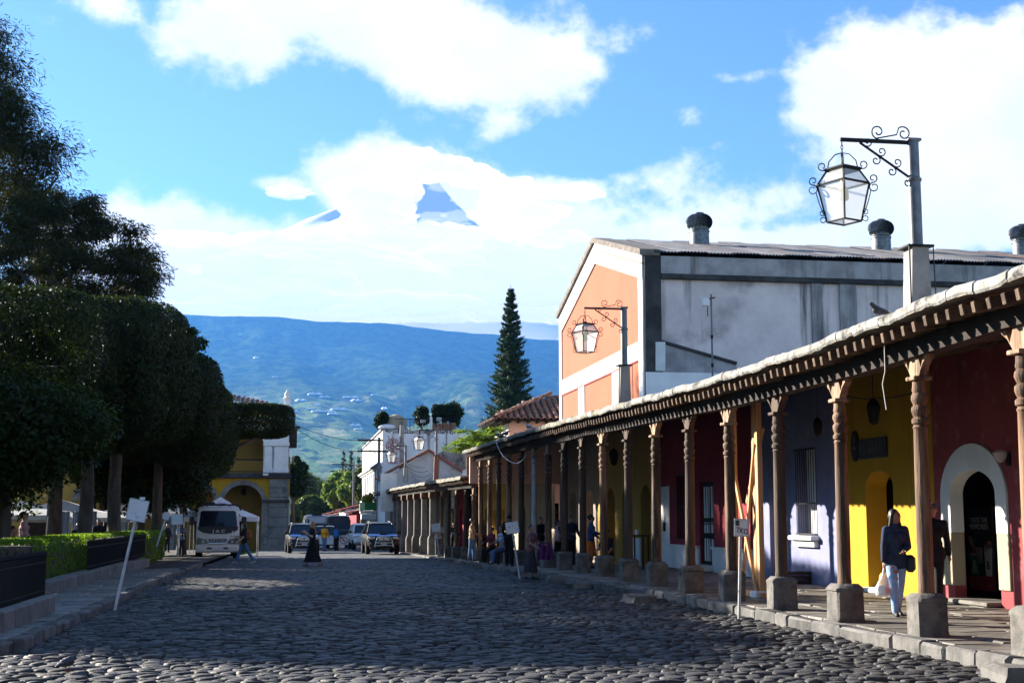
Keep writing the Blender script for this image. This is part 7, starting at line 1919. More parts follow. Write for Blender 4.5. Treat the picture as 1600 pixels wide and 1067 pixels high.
b = MB(); b.tube([(-.18, -.78, 2.62), (-.05, -.62, 2.72), (.1, -.72, 2.66), (.25, -.66, 2.68), (.18, -.85, 2.56), (0, -.95, 2.52), (-.18, -.78, 2.62)], .012, 4); obj('blue_outline', b, t, m=plain('blue_ink', (.04, .07, .4)), world=False)
tent('long white marquee deep in the plaza behind the leafy tree', 95, 72, 7.2, 4, 2.0, 2.9)
tent('second white marquee left in the plaza, partly behind a trunk', 35, 70, 4.2, 4, 2.1, 2.9)
tent('white marquee between the thick trunks at the plaza edge', 205, 74, 3.2, 3, 2.2, 3.1)
tent('small white canopy between the trunk and the leaning sign', 258, 78, 3.0, 3, 2.4, 3.3)
ur = thing('red_awning', 'red fabric awning edge above the white canopy tent', 'awning', onY(303, 780, 66))
obj('fabric', MB().quad((-1.3, 0, -.05), (.3, -.2, .18), (.35, .8, .45), (-1.3, 1.0, .25)), ur, m=plain('red_fabric', (.5, .06, .03), rough=.8), world=False)
obj('rib', MB().tube([(-1.3, 0, -.06), (.3, -.2, .17)], .02, 6).tube([(-.5, .4, -2.6), (-.5, .4, .2)], .03, 6), ur, m=M['iron'], world=False)
pw_ = thing('plaza_backdrop_wall', 'ochre lit building wall seen low between the plaza trunks', 'wall', (-30, 108, 0))
obj('wall', facade(MB(), -46, -14.6, -1, 6.5, [(x, x + 2.4, -1, 1.6, 1.1) for x in np.arange(-45, -17, 3.6)], facing_cam(PY + .1), .8), pw_, m=M['ochre'])
obj('inner_wall', MB().box((-30, PY + 4, 2.8), (32, .2, 7.5)), pw_, m=M['darkdoor'])
dr_ = thing('hanging_cloths', 'pale blue cloths hanging under the marquee deep in the plaza', 'cloth', onY(122, 830, 68))
for k in range(3):
    b = MB(); nn = 8
    for i in range(nn + 1): b.v += [(-.9 + k * .62 + .5 * i / nn, .06 * math.sin(i * 2), .95), (-.9 + k * .62 + .5 * i / nn, .08 * math.sin(i * 2 + 1), -.45)]
    b.f = [(2 * i, 2 * i + 2, 2 * i + 3, 2 * i + 1) for i in range(nn)]
    obj('cloth', b, dr_, m=plain('pale_blue_cloth', (.55, .62, .80), rough=.9) if k == 0 else bpy.data.materials['pale_blue_cloth'], world=False)
p = Vector((onY(537, 845, 97).x, 97, g(97)))
nb = thing('no_parking_board', 'white barrier board with a red crossed-out E in a ring', 'barrier board', p)
obj('board', MB().box((0, 0, .72), (.66, .04, .66), .008), nb, m=M['signwhite'], world=False)
b = MB().tube([(.24 * math.cos(q), -.03, .72 + .24 * math.sin(q)) for q in np.linspace(0, 6.2832, 25)], .028, 6).tube([(-.17, -.03, .89), (.17, -.03, .55)], .024, 6)
obj('ring', b, nb, m=M['redink'], world=False)
o = obj('lettering', text_mesh('E', .34, .004, M['ink']), nb, world=False); o.matrix_local = Matrix.Translation((0, -.024, .72)) @ RF
for sx in (-.25, .25): obj('foot', MB().tube([(sx, -.2, 0), (sx, 0, .42), (sx, .2, 0)], .02, 5), nb, m=M['pole'], world=False)
p = Vector((onY(514, 845, 97.5).x, 97.5, g(97.5)))
wb_ = thing('barrier_board', 'plain white barrier board beside the man in the yellow jacket', 'barrier board', p)
obj('board', MB().box((0, 0, .72), (.62, .04, .62), .008), wb_, m=M['signwhite'], world=False)
for sx in (-.25, .25): obj('foot', MB().tube([(sx, -.2, 0), (sx, 0, .42), (sx, .2, 0)], .02, 5), wb_, m=M['pole'], world=False)
p = Vector((onY(500, 845, 97.5).x, 97.5, g(97.5)))
wc_ = thing('barrier_board', 'plain white barrier board seen between the dark SUV and the man in yellow', 'barrier board', p)
obj('board', MB().box((0, 0, .74), (.5, .04, .62), .008), wc_, m=M['signwhite'], world=False)
for sx in (-.2, .2): obj('foot', MB().tube([(sx, -.2, 0), (sx, 0, .42), (sx, .2, 0)], .02, 5), wc_, m=M['pole'], world=False)

# ------------------------------------------------------------------ people
SKIN = mat('brown_skin', (.36, .19, .12), (.31, .16, .10), scale=8, rough=.55, local=True)
SKINL = mat('light_skin', (.60, .38, .28), (.54, .33, .25), scale=8, rough=.55, local=True)
HAIRB = mat('black_hair', (.012, .010, .009), (.022, .018, .015), scale=30, stretch=(1, 1, .1), rough=.45, local=True)
HAIRL = mat('blonde_hair', (.42, .26, .12), (.30, .17, .08), scale=30, stretch=(1, 1, .1), rough=.5, local=True)
_cl = {}
def cloth(c, c2=None):
    k = (c, c2)
    if k not in _cl: _cl[k] = mat('woven_cloth', c, c2 or tuple(x * .7 for x in c), scale=9, rough=.9, bump=.15, bscale=60, local=True)
    return _cl[k]
def capsule(b, p0, r0, p1, r1, n=10, sq=1.0):
    p0, p1 = Vector(p0), Vector(p1); d = p1 - p0; L = d.length
    q = d.to_track_quat('Z', 'X') if L > 1e-6 else Vector((0, 0, 1)).to_track_quat('Z', 'X')
    V = []; Fc = []; rows = []
    for j in range(1, 5): a = -math.pi / 2 + j * math.pi / 2 / 4; rows.append((r0 * math.cos(a), r0 * math.sin(a)))
    for j in range(0, 4): a = j * math.pi / 2 / 4; rows.append((r1 * math.cos(a), L + r1 * math.sin(a)))
    for (r, z) in rows:
        for i in range(n):
            an = 2 * math.pi * i / n; V.append(q @ Vector((r * math.cos(an), r * sq * math.sin(an), z)) + p0)
    m = len(rows)
    for j in range(m - 1):
        for i in range(n): Fc.append((j * n + i, j * n + (i + 1) % n, (j + 1) * n + (i + 1) % n, (j + 1) * n + i))
    V += [q @ Vector((0, 0, -r0)) + p0, q @ Vector((0, 0, L + r1)) + p0]
    for i in range(n): Fc.append((m * n, (i + 1) % n, i)); Fc.append((m * n + 1, (m - 1) * n + i, (m - 1) * n + (i + 1) % n))
    b.add(V, Fc)
def fuse(b, voxel, m, name, it=3):
    me = b.mesh(name); o = bpy.data.objects.new(name, me)
    r = o.modifiers.new('r', 'REMESH'); r.mode = 'VOXEL'; r.voxel_size = voxel
    s = o.modifiers.new('s', 'SMOOTH'); s.factor = .5; s.iterations = it
    me2 = baked(o); me2.name = name; me2.materials.clear(); me2.materials.append(m); me2.shade_smooth()
    return me2
def person(label, loc, rz, h=1.66, fem=False, legs=((0, 0), (0, 0)), arms=((0, 8, 10, 0), (0, 8, 10, 0)), lean=0, head=0, nod=0, top=None, bottom=None, skirt=None, sleeve=1.0, hair='short', hairm=None, skin=None, shoe=None, cap=None, sit=None, fine=False, trouser=1.0, coat=0.0, spread=.0, group=None):
    """faces -Y; legs: (hip flex, knee flex) and arms: (flex, abduct, elbow, inward) in degrees, first the +X side"""
    skin = skin or SKIN; hairm = hairm or HAIRB; shoe = shoe or M['ink']
    s = h / 1.70; vx = (.0095 if fine else .015); fr = .0095 if fine else .0125
    t = thing('person', label, 'person', loc, rz, group)
    sgn = (1, -1)
    TH, SH_ = .43, .41
    ext = max(TH * math.cos(R(a)) + SH_ * math.cos(R(a - k)) for a, k in legs)
    pz_ = ext + .085 if sit is None else sit
    pel = Vector((0, 0, pz_ + .04))
    ld = Vector((0, -math.sin(R(lean)), math.cos(R(lean))))
    ch = pel + ld * .33; nk = pel + ld * .50; hd = nk + ld * .05 + Vector((0, -math.sin(R(nod)) * .06, .12))
    sw_ = .155 if fem else .180
    J = []
    for i, (a, k) in enumerate(legs):
        x = sgn[i] * (.085 + spread * .3)
        hip = Vector((x, 0, pz_)); kn = hip + Vector((sgn[i] * spread * .4, -math.sin(R(a)), -math.cos(R(a)))) * TH; an = kn + Vector((0, -math.sin(R(a - k)), -math.cos(R(a - k)))) * SH_
        ft = R(a - k) if a - k < 0 else 0
        toe = an + Vector((sgn[i] * .02, -.15 * math.cos(ft), -.055 + .15 * math.sin(ft) * .8))
        J.append((hip, kn, an, toe))
    A = []
    for i, (f, ab, e, inw) in enumerate(arms):
        shd = nk + Vector((sgn[i] * sw_, 0, -.05)) 
        d = Vector((sgn[i] * math.sin(R(ab)), -math.sin(R(f)) * math.cos(R(ab)), -math.cos(R(f)) * math.cos(R(ab))))
        el = shd + d * .28
        f2 = f + e
        d2 = Vector((sgn[i] * math.sin(R(ab)) * .6 - sgn[i] * math.sin(R(inw)), -math.sin(R(f2)) * math.cos(R(inw)), -math.cos(R(f2)) * math.cos(R(inw)))).normalized()
        A.append((shd, el, el + d2 * .245, d2))
    S = lambda v: (v[0] * s, v[1] * s, v[2] * s)
    body = MB()
    def cap_(b, p0, r0, p1, r1, sq=1.0, n=10): capsule(b, S(p0), r0 * s, S(p1), r1 * s, n, sq)
    def torso(b, o):
        cap_(b, pel + Vector((-.07, 0, -.01)), .105 + o, pel + Vector((.07, 0, -.01)), .105 + o)
        cap_(b, pel + Vector((-.045, 0, .12)), .092 + o, pel + Vector((.045, 0, .12)), .092 + o)
        cap_(b, ch + Vector((-.075, 0, -.02)), .098 + o, ch + Vector((.075, 0, -.02)), .098 + o)
        cap_(b, nk + Vector((-sw_ + .03, 0, -.06)), .062 + o, nk + Vector((sw_ - .03, 0, -.06)), .062 + o)
        cap_(b, pel + Vector((0, 0, .02)), .10 + o, ch, .11 + o)
        if fem:
            for q in (-1, 1): cap_(b, ch + Vector((q * .065, -.075, .02)), .05 + o, ch + Vector((q * .065, -.05, .03)), .055 + o)
    torso(body, 0)
    cap_(body, nk - ld * .05, .055, nk + ld * .09, .05)
    hm = Matrix.Rotation(R(head), 4, 'Z') @ Matrix.Rotation(R(-nod), 4, 'X')
    def H(x, y, z): return hd + (hm @ Vector((x, y, z)))
    body.ell(S(hd), (.073 * s, .092 * s, .112 * s), 16, 12, hm)
    cap_(body, H(0, -.055, -.065), .042, H(0, -.03, -.05), .05)
    cap_(body, H(0, -.088, .012), .010, H(0, -.105, -.018), .013)
    for q in (-1, 1):
        cap_(body, H(q * .073, .012, -.005), .014, H(q * .076, .016, .025), .016)
        cap_(body, H(q * .03, -.078, .028), .012, H(q * .042, -.072, .028), .010)
    cap_(body, H(-.018, -.088, -.048), .008, H(.018, -.088, -.048), .008)
    for (hip, kn, an, toe) in J:
        cap_(body, hip, .088, kn, .056); cap_(body, kn, .057, kn.lerp(an, .35) + Vector((0, .012, 0)), .055); cap_(body, kn.lerp(an, .35) + Vector((0, .012, 0)), .055, an, .036)
        cap_(body, an + Vector((0, .03, -.03)), .036, toe, .030)
    hands = []
    for i, (shd, el, wr, d2) in enumerate(A):
        cap_(body, shd, .050, el, .039); cap_(body, el, .040, wr, .026)
        d = d2; u = Vector((0, -1, 0)) if abs(d.y) < .8 else Vector((-sgn[i], 0, 0))
        u = (u - d * u.dot(d)).normalized(); v = d.cross(u)        # u across the palm, v its normal
        pm = wr + d * .05
        cap_(body, wr + d * .015, .026, wr + d * .075, .030, .6)
        for k, ln in enumerate((.070, .080, .074, .058)):
            b0 = wr + d * .085 + u * (.027 - .018 * k); c0 = v * sgn[i] * .4
            m0 = b0 + (d + c0 * .3).normalized() * ln * .5; e0 = m0 + (d * .75 + c0).normalized() * ln * .5
            cap_(body, wr + d * .06 + u * (.022 - .015 * k), fr, b0, fr, 1, 7); cap_(body, b0, fr, m0, fr * .95, 1, 7); cap_(body, m0, fr * .95, e0, fr * .8, 1, 7)
        t0 = wr + d * .03 + u * .024; t1 = t0 + (d * .6 + u * .8).normalized() * .04
        cap_(body, t0, fr * 1.2, t1, fr * 1.1, 1, 7); cap_(body, t1, fr * 1.1, t1 + (d * .9 + u * .2).normalized() * .032, fr * .9, 1, 7)
        hands.append(pm)
    bo = obj('body', fuse(body, vx * s, skin, 'body', 2), t)
    gv = vx * 1.25 * s
    if top is not None:
        b = MB(); torso(b, .020)
        if coat > 0: cap_(b, pel + Vector((-.08, 0, -.02 - coat)), .125, pel + Vector((.08, 0, -.02 - coat)), .125); cap_(b, pel + Vector((0, 0, -coat)), .13, pel, .125)
        cap_(b, nk - ld * .06, .075, nk + ld * .01, .068)
        for (shd, el, wr, d2) in A:
            cap_(b, shd, .070, el if sleeve > .5 else shd.lerp(el, sleeve * 1.6), .056 if sleeve > .5 else .06)
            if sleeve > .5: cap_(b, el, .056, el.lerp(wr, min(1, (sleeve - .5) * 1.9)), .042)
        obj('jacket' if sleeve > .8 else 'shirt', fuse(b, gv, top, 'jacket'), t)
    if bottom is not None:
        b = MB()
        cap_(b, pel + Vector((-.07, 0, -.01)), .118, pel + Vector((.07, 0, -.01)), .118)
        for (hip, kn, an, toe) in J:
            cap_(b, hip, .103, kn, .072)
            if trouser > .5: cap_(b, kn, .072, kn.lerp(an, .97), .062)
        obj('trousers', fuse(b, gv, bottom, 'trousers'), t)
    if skirt is not None:
        sm_, zl, fl = skirt
        b = MB(); n = 26; rows = 8; zt = (pz_ + .12)
        kx_ = [((j[1].y + j[2].y) / 2) for j in J]; cy = sum(kx_) / 2 * .8
        for r in range(rows + 1):
            f = r / rows; z = zt + (zl - zt) * f
            for i in range(n):
                an_ = 2 * math.pi * i / n
                rx = .135 + (fl - .135) * f ** .8; ry = rx * (.82 + abs(kx_[0] - kx_[1]) * .9 * f)
                w = 1 + .05 * f * math.sin(an_ * 7 + r * .3)
                b.v.append(S((rx * w * math.cos(an_), cy * f + ry * w * math.sin(an_), z)))
        b.f = [(r * n + i, (r + 1) * n + i, (r + 1) * n + (i + 1) % n, r * n + (i + 1) % n) for r in range(rows) for i in range(n)]
        obj('skirt', b, t, m=sm_, world=False, smooth=180)
    b = MB()
    for (hip, kn, an, toe) in J:
        cap_(b, an + Vector((0, .035, -.035)), .045, toe, .038); cap_(b, an + Vector((0, 0, -.02)), .045, an + Vector((0, -.04, -.04)), .042)
    obj('shoes', fuse(b, .012 * s, shoe, 'shoes', 2), t)
    if hair:
        b = MB()
        b.ell(S(H(0, .022, .026)), (.082 * s, .094 * s, .106 * s), 16, 12, hm)
        if hair in ('long', 'mid'):
            e = .40 if hair == 'long' else .2
            cap_(b, H(0, .05, .0), .08, hd + ld * -.14 + Vector((0, .075, 0)), .075); cap_(b, hd + ld * -.14 + Vector((0, .075, 0)), .075, hd - ld * e + Vector((0, .10, 0)), .05)
            for q in (-1, 1): cap_(b, H(q * .065, .01, .02), .032, hd + ld * -.18 + Vector((q * .085, -.0, 0)), .035); cap_(b, hd + ld * -.18 + Vector((q * .085, 0, 0)), .035, hd - ld * (e - .02) + Vector((q * .10, -.03, 0)), .025)
        if hair == 'bun': cap_(b, H(0, .09, .05), .045, H(0, .11, .05), .045)
        obj('hair', fuse(b, .012 * s, hairm, 'hair', 2), t)
    if cap is not None:
        b = MB(); b.ell(S(H(0, .005, .055)), (.088 * s, .104 * s, .075 * s), 16, 8, hm)
        b.prism([(-.07, -.08), (.07, -.08), (.055, -.165), (0, -.18), (-.055, -.165)], lambda u, v, w: S(H(u, v, .048 + w)), 0, .014)
        obj('cap', b, t, m=cap, world=False, smooth=60)
    for q in (-1, 1):
        obj('eye', MB().ell(S(H(q * .031, -.083, .018)), (.012 * s, .008 * s, .006 * s), 8, 6), bo, m=M['ink'], world=False)
    return t, [Vector(S(hh)) for hh in hands]
def W2(t, v): return t.matrix_basis @ Vector(v)
JEANS = cloth((.22, .36, .62), (.32, .47, .72)); DENIM = cloth((.07, .13, .26), (.10, .18, .34)); NAVY = cloth((.022, .034, .070), (.03, .045, .085)); BLACK = cloth((.012, .012, .014)); GREY = cloth((.16, .17, .19))
# the woman walking with a plastic bag
P1 = at_floor(1403, 962)
w1, hd1 = person('woman walking in a navy jacket and ripped pale jeans, holding a plastic bag', P1, -.12, 1.56, True, ((-12, 14), (14, 6)), ((8, 8, 62, 38), (2, 10, 8, 0)), 2, 38, 4, NAVY, JEANS, hair='long', fine=True, coat=.06)
for (x, y, z, rx, rz2) in ((-.055, -.118, .66, .045, .03), (-.06, -.115, .56, .05, .028), (-.09, -.10, .72, .035, .02)):
    obj('torn_knee', MB().ell((x, y, z), (rx, .02, rz2), 10, 6), w1, m=SKIN, world=False, smooth=180)
hb = W2(w1, hd1[1] + Vector((0, -.01, -.05)))
pb = thing('plastic_bag', 'thin white plastic bag with red goods inside, hanging from the woman\'s hand', 'plastic bag', hb)
b = MB(); n = 22
prof = [(.012, -.00), (.02, -.05), (.05, -.13), (.10, -.21), (.135, -.29), (.14, -.36), (.11, -.41), (.04, -.425)]
for j, (r, z) in enumerate(prof):
    for i in range(n):
        a = 2 * math.pi * i / n; w = 1 + .10 * math.sin(a * 5 + j) + .06 * math.sin(a * 9 - j * 2)
        b.v.append((r * w * math.cos(a), r * .75 * w * math.sin(a), z))
b.f = [(j * n + i, j * n + (i + 1) % n, (j + 1) * n + (i + 1) % n, (j + 1) * n + i) for j in range(len(prof) - 1) for i in range(n)]
mb_, tb2, bs_ = principled('thin_plastic'); bs_.inputs['Base Color'].default_value = (.80, .78, .82, 1); bs_.inputs['Roughness'].default_value = .35; bs_.inputs['Alpha'].default_value = .55
obj('film', b, pb, m=mb_, world=False, smooth=180)
gd = thing('groceries', 'red packet and pale packets inside the plastic bag', 'groceries', hb)
obj('red_packet', MB().box((.06, 0, -.34), (.14, .09, .10), .015, Matrix.Rotation(.3, 4, 'Y')), gd, m=plain('red_packet', (.55, .03, .05), rough=.4), world=False)
obj('pale_packet', MB().box((-.05, .01, -.33), (.12, .10, .14), .02, Matrix.Rotation(-.2, 4, 'Y')), gd, m=M['canvas'], world=False)
sb_ = thing('shoulder_bag', 'black shoulder bag at the side of the woman in navy', 'bag', W2(w1, (.20, -.05, .78)))
obj('pouch', MB().box((0, 0, 0), (.12, .22, .26), .05), sb_, m=M['ink'], world=False)
P2 = at_floor(1467, 955)
person('man in black with a dark cap, half hidden behind the nearest full column', P2 + Vector((.19, .5, 0)), -.35, 1.66, False, ((-14, 10), (12, 4)), ((-12, 10, 14, 0), (10, 8, 20, 0)), 2, -10, 4, BLACK, BLACK, hair='short', cap=cloth((.10, .11, .14)), fine=True, coat=.05)
# crossing the road
person('blonde woman in a long black dress walking left across the road', at_road(488, 884), -1.35, 1.64, True, ((-16, 12), (18, 6)), ((12, 12, 118, 25), (16, 12, 112, 25)), 3, 0, 10, BLACK, None, (BLACK, .16, .30), sleeve=.4, hair='long', hairm=HAIRL, skin=SKINL, shoe=cloth((.4, .28, .18)))
t, hh = person('young woman in a black t-shirt and wide jeans striding left beside the white truck', at_road(381, 880), -1.45, 1.64, True, ((-24, 10), (26, 8)), ((10, 10, 40, 0), (35, 10, 60, 0)), 4, 0, 5, BLACK, DENIM, sleeve=.4, hair='mid', skin=SKINL, shoe=cloth((.5, .48, .46)))
bp_ = thing('backpack', 'small rust brown backpack on the woman in wide jeans', 'backpack', W2(t, (0, .17, 1.15)))
obj('pack', MB().box((0, 0, 0), (.26, .14, .36), .05), bp_, m=cloth((.35, .12, .05)), world=False)
pp_ = thing('paper', 'white paper held by the woman in wide jeans', 'paper', W2(t, hh[1]))
obj('sheet', MB().box((0, 0, .08), (.02, .2, .28)), pp_, m=M['signwhite'], world=False)
# market woman in traditional dress
huip = mat('woven_huipil', (.10, .05, .09), (.22, .12, .10), scale=14, stretch=(1, 1, 3), rough=.9, local=True)
t, hh = person('short woman in a woven blouse and long skirt beside the tilted sign', at_road(829, 905), .9, 1.40, True, ((6, 4), (-6, 4)), ((20, 14, 60, 10), (14, 12, 50, 10)), 4, -15, 5, huip, None, (mat('woven_corte', (.02, .02, .03), (.05, .05, .06), scale=9, stretch=(1, 1, 4), rough=.9, local=True), .22, .24), sleeve=.45, hair='bun')
ap = thing('shawl', 'purple fringed cloth over the arm of the woman in the woven blouse', 'shawl', W2(t, hh[0] + Vector((0, -.02, 0))))
b = MB(); nn = 10
for i in range(nn + 1): b.v += [(-.16 + .032 * i, .05 * math.sin(i * 1.7), .05), (-.20 + .04 * i, .07 * math.sin(i * 1.7 + .6), -.2), (-.22 + .044 * i, .08 * math.sin(i * 2.1), -.38 - .03 * (i % 2))]
b.f = [f for i in range(nn) for f in ((3 * i, 3 * i + 3, 3 * i + 4, 3 * i + 1), (3 * i + 1, 3 * i + 4, 3 * i + 5, 3 * i + 2))]
obj('cloth', b, ap, m=cloth((.14, .03, .16)), world=False)
# people left of the truck and in the plaza
person('officer in a pale blue shirt and black trousers standing left of the truck', at_road(290, 872) + Vector((-.3, .6, .0)), .4, 1.7, False, ((2, 0), (-2, 0)), ((20, 12, 70, 30), (20, 12, 70, 30)), 2, 10, 8, cloth((.24, .36, .60)), BLACK, sleeve=.45, hair='short', cap=BLACK)
person('man in a blue shirt standing between the tree trunks behind the sign posts', at_road(251, 866) + Vector((-.3, 0, .08)), -.3, 1.7, False, ((4, 2), (-4, 2)), ((10, 10, 50, 10), (5, 10, 20, 0)), 2, 20, 4, cloth((.12, .24, .52)), BLACK, sleeve=.5, hair='short')
person('woman in dark clothes standing beside the man in the blue shirt', at_road(266, 866) + Vector((-.3, 1.2, .08)), .6, 1.6, True, ((2, 0), (-2, 0)), ((10, 8, 30, 0), (10, 8, 30, 0)), 0, 0, 6, BLACK, BLACK, hair='mid')
def on_plaza(px, py, D):
    p = onY(px, py, D); p.z = g(D) + .12; return p
person('seated man in a rust red shirt in the shade at the left edge', on_plaza(15, 850, 36), 1.1, 1.68, False, ((82, 80), (78, 78)), ((30, 10, 60, 10), (35, 10, 50, 10)), 10, 0, 14, cloth((.34, .07, .035)), DENIM, hair='short', sit=.5)
bn = thing('bench', 'plain dark bench under the seated man at the left edge', 'bench', on_plaza(15, 850, 36.05))
obj('seat', MB().box((0, 0, .40), (.5, 1.5, .06), .01), bn, m=M['darkdoor'], world=False)
for sy in (-.6, .6): obj('leg', MB().box((0, sy, .19), (.42, .08, .38), .01), bn, m=M['wallstone'], world=False)
person('person in a dusty pink top standing near the seated man at the left edge', on_plaza(36, 850, 38), 1.6, 1.62, True, ((2, 0), (-2, 0)), ((10, 8, 30, 0), (10, 8, 30, 0)), 0, 0, 6, cloth((.40, .22, .22)), BLACK, hair='bun')
person('dark figure sitting before the pale blue cloths deep in the plaza', on_plaza(121, 850, 58), 0, 1.66, False, ((80, 80), (80, 80)), ((20, 10, 50, 10), (20, 10, 50, 10)), 6, 0, 4, BLACK, BLACK, hair='short', sit=.75)
person('dark figure standing between the two thick trunks in the plaza', on_plaza(153, 850, 62), .3, 1.66, False, ((2, 0), (-2, 0)), ((10, 10, 30, 0), (10, 10, 30, 0)), 0, 0, 4, BLACK, BLACK, hair='short')
# people by the barrier boards
person('man in a yellow jacket and dark trousers standing by the barrier boards', Vector((onY(507, 845, 93).x, 93, g(93))), 2.7, 1.70, False, ((2, 0), (-2, 0)), ((5, 12, 20, 0), (5, 12, 20, 0)), 0, 0, 2, cloth((.70, .33, .02)), DENIM, hair='short')
t, hh = person('man in dark clothes with a bright blue backpack by the no-parking board', Vector((onY(526, 845, 95).x, 95, g(95))), 3.0, 1.66, False, ((6, 2), (-6, 2)), ((10, 10, 30, 0), (10, 10, 30, 0)), 2, 0, 4, cloth((.05, .10, .2)), BLACK, hair='short')
bp_ = thing('backpack', 'bright blue backpack on the man by the no-parking board', 'backpack', W2(t, (0, .18, 1.18)))
obj('pack', MB().box((0, 0, 0), (.30, .18, .44), .06), bp_, m=cloth((.03, .22, .60)), world=False)
# people under the arcade
def inside(px, X, dz=0):
    lo, hi = 12.0, 130.0
    for _ in range(40):
        m = (lo + hi) / 2
        if 456 + F_PX * X / .9874 / (m * .9874 + X * .158) > px: lo = m
        else: hi = m
    return Vector((X, lo, sw(lo)))
IN = [('man in a tan shirt and jeans leaning by the low arcade columns', 735, 7.3, 1.7, False, cloth((.50, .33, .20)), DENIM, None, ((6, 2), (-6, 2)), None, 1.2),
      ('man in a dark shirt with a grey bag on the pavement beyond the tan-shirted man', 752, 8.9, 1.72, False, GREY, BLACK, None, ((4, 0), (-4, 0)), None, .4),
      ('woman in dark maroon sitting on a pedestal between the dark columns', 767, 7.5, 1.6, True, cloth((.16, .03, .05)), BLACK, None, ((75, 70), (78, 74)), .62, -1.0),
      ('man in a black jacket standing with his back to us beside the tilted sign', 793, 7.2, 1.70, False, BLACK, BLACK, None, ((3, 0), (-3, 0)), None, 2.8),
      ('person in a pale patterned shirt sitting left of the man in the black jacket', 783, 7.35, 1.62, False, cloth((.45, .52, .62), (.14, .18, .28)), DENIM, None, ((78, 70), (72, 76)), .6, -1.2),
      ('man with a headscarf in black behind the grey pipe column', 842, 9.0, 1.66, False, BLACK, GREY, None, ((8, 4), (-8, 4)), None, .5),
      ('woman carrying pink and white cloths on her shoulder, between two columns', 868, 9.4, 1.55, True, cloth((.45, .05, .10), (.6, .55, .55)), BLACK, None, ((10, 4), (-10, 4)), None, 1.0),
      ('person in dark clothes with a yellow strap standing behind a column', 889, 9.6, 1.66, False, cloth((.03, .05, .09)), BLACK, None, ((2, 0), (-2, 0)), None, .3),
      ('woman in a blue sweater and bright orange skirt standing in the arcade', 919, 9.0, 1.58, True, cloth((.045, .075, .20)), None, (cloth((.62, .15, .02)), .40, .22), ((2, 0), (-2, 0)), None, 1.4),
      ('person with bare arms sitting low beside the dark pedestal', 945, 8.8, 1.6, True, BLACK, BLACK, None, ((78, 95), (74, 90)), .42, -.8),
      ('person in a white shirt standing between the far square piers', 683, 7.2, 1.68, False, cloth((.62, .62, .64)), GREY, None, ((2, 0), (-2, 0)), None, .5),
      ('person in pale clothes walking beyond the square piers', 636, 7.6, 1.68, False, cloth((.55, .58, .64)), DENIM, None, ((10, 4), (-10, 4)), None, .5),
      ('person in dark blue walking behind the last turned columns', 707, 9.4, 1.7, False, cloth((.03, .05, .12)), BLACK, None, ((10, 4), (-10, 4)), None, .4)]
for (lab, px, X, h_, fem, tp, bt, sk, lg, st_, rz_) in IN:
    person(lab, inside(px, X), rz_, h_, fem, lg, ((12, 10, 40, 10), (20, 10, 60, 20)), 6 if st_ else 2, 0, 6, tp, bt, sk, sleeve=.45 if 'bare' in lab or 'shirt' in lab else 1.0, hair='bun' if fem else 'short', sit=st_, group='people under the arcade')
    if st_:
        p = inside(px, X)
        sb2 = thing('low_stool', 'low dark stool under the ' + ' '.join(lab.split()[:6]), 'stool', p + Vector((math.sin(-rz_) * -.02, .02, 0)))
        obj('seat', MB().box((0, 0, st_ * .94 - .09), (.36, .36, .05), .01), sb2, m=M['darkdoor'], world=False)
        for sx in (-1, 1):
            for sy in (-1, 1): obj('leg', MB().box((sx * .14, sy * .14, (st_ * .94 - .11) / 2), (.04, .04, st_ * .94 - .11)), sb2, m=M['darkdoor'], world=False)

# ------------------------------------------------------------------ pigeons
def pigeon(label, loc, rz, c, s=1.0, nod=0):
    t = thing('pigeon', label, 'pigeon', loc, rz, 'pigeons'); t.scale = (s, s, s)
    b = MB()
    capsule(b, (.02, 0, .10), .055, (-.09, 0, .085), .040); capsule(b, (-.09, 0, .085), .035, (-.19, 0, .06), .014, sq=1.6)
    capsule(b, (.03, 0, .12), .042, (.085, 0, .165 - nod), .026); capsule(b, (.085, 0, .165 - nod), .027, (.098, 0, .17 - nod), .024)
    for q in (-1, 1): capsule(b, (.02, q * .045, .11), .022, (-.13, q * .03, .09), .012)
    bm_ = fuse(b, .007, c, 'body', 2)
    bo = obj('body', bm_, t)
    obj('beak', MB().tube([(.115, 0, .168 - nod), (.145, 0, .158 - nod)], [.008, .001], 6), t, m=M['ink'], world=False)
    for q in (-1, 1):
        obj('leg', MB().tube([(-.01, q * .025, .06), (0, q * .028, .004)], .005, 5).tube([(-.02, q * .028, .003), (.03, q * .03, .003)], .004, 4), t, m=plain('pigeon_leg', (.3, .08, .06)) if 'pigeon_leg' not in bpy.data.materials else bpy.data.materials['pigeon_leg'], world=False)
        obj('eye', MB().ell((.1, q * .022, .175 - nod), (.005, .004, .005), 6, 5), bo, m=M['ink'], world=False)
DARKP = mat('dark_feathers', (.03, .032, .038), (.06, .062, .07), scale=30, rough=.6, local=True); GREYP = mat('grey_feathers', (.16, .17, .19), (.28, .29, .31), scale=30, rough=.6, local=True)
p = onX(1371, 477, 7.45); pigeon('dark pigeon perched on the near eave below the street lamp', (7.45, p.y, ez(p.y) + .055), math.pi + .3, DARKP, 1.05)
p = onX(826, 665, 7.4); pigeon('grey pigeon on the eave in front of the salmon house wall', (7.4, p.y, ez(p.y) + .05), 2.0, GREYP, 1.25)
p = onX(791, 684, 7.4); pigeon('dark pigeon on the eave left of the grey one', (7.4, p.y, ez(p.y) + .05), .4, DARKP, 1.2)
p = onX(781, 689, 7.4); pigeon('leftmost dark pigeon on the far end of the high eave', (7.4, p.y, ez(p.y) + .05), 2.8, DARKP, 1.1)
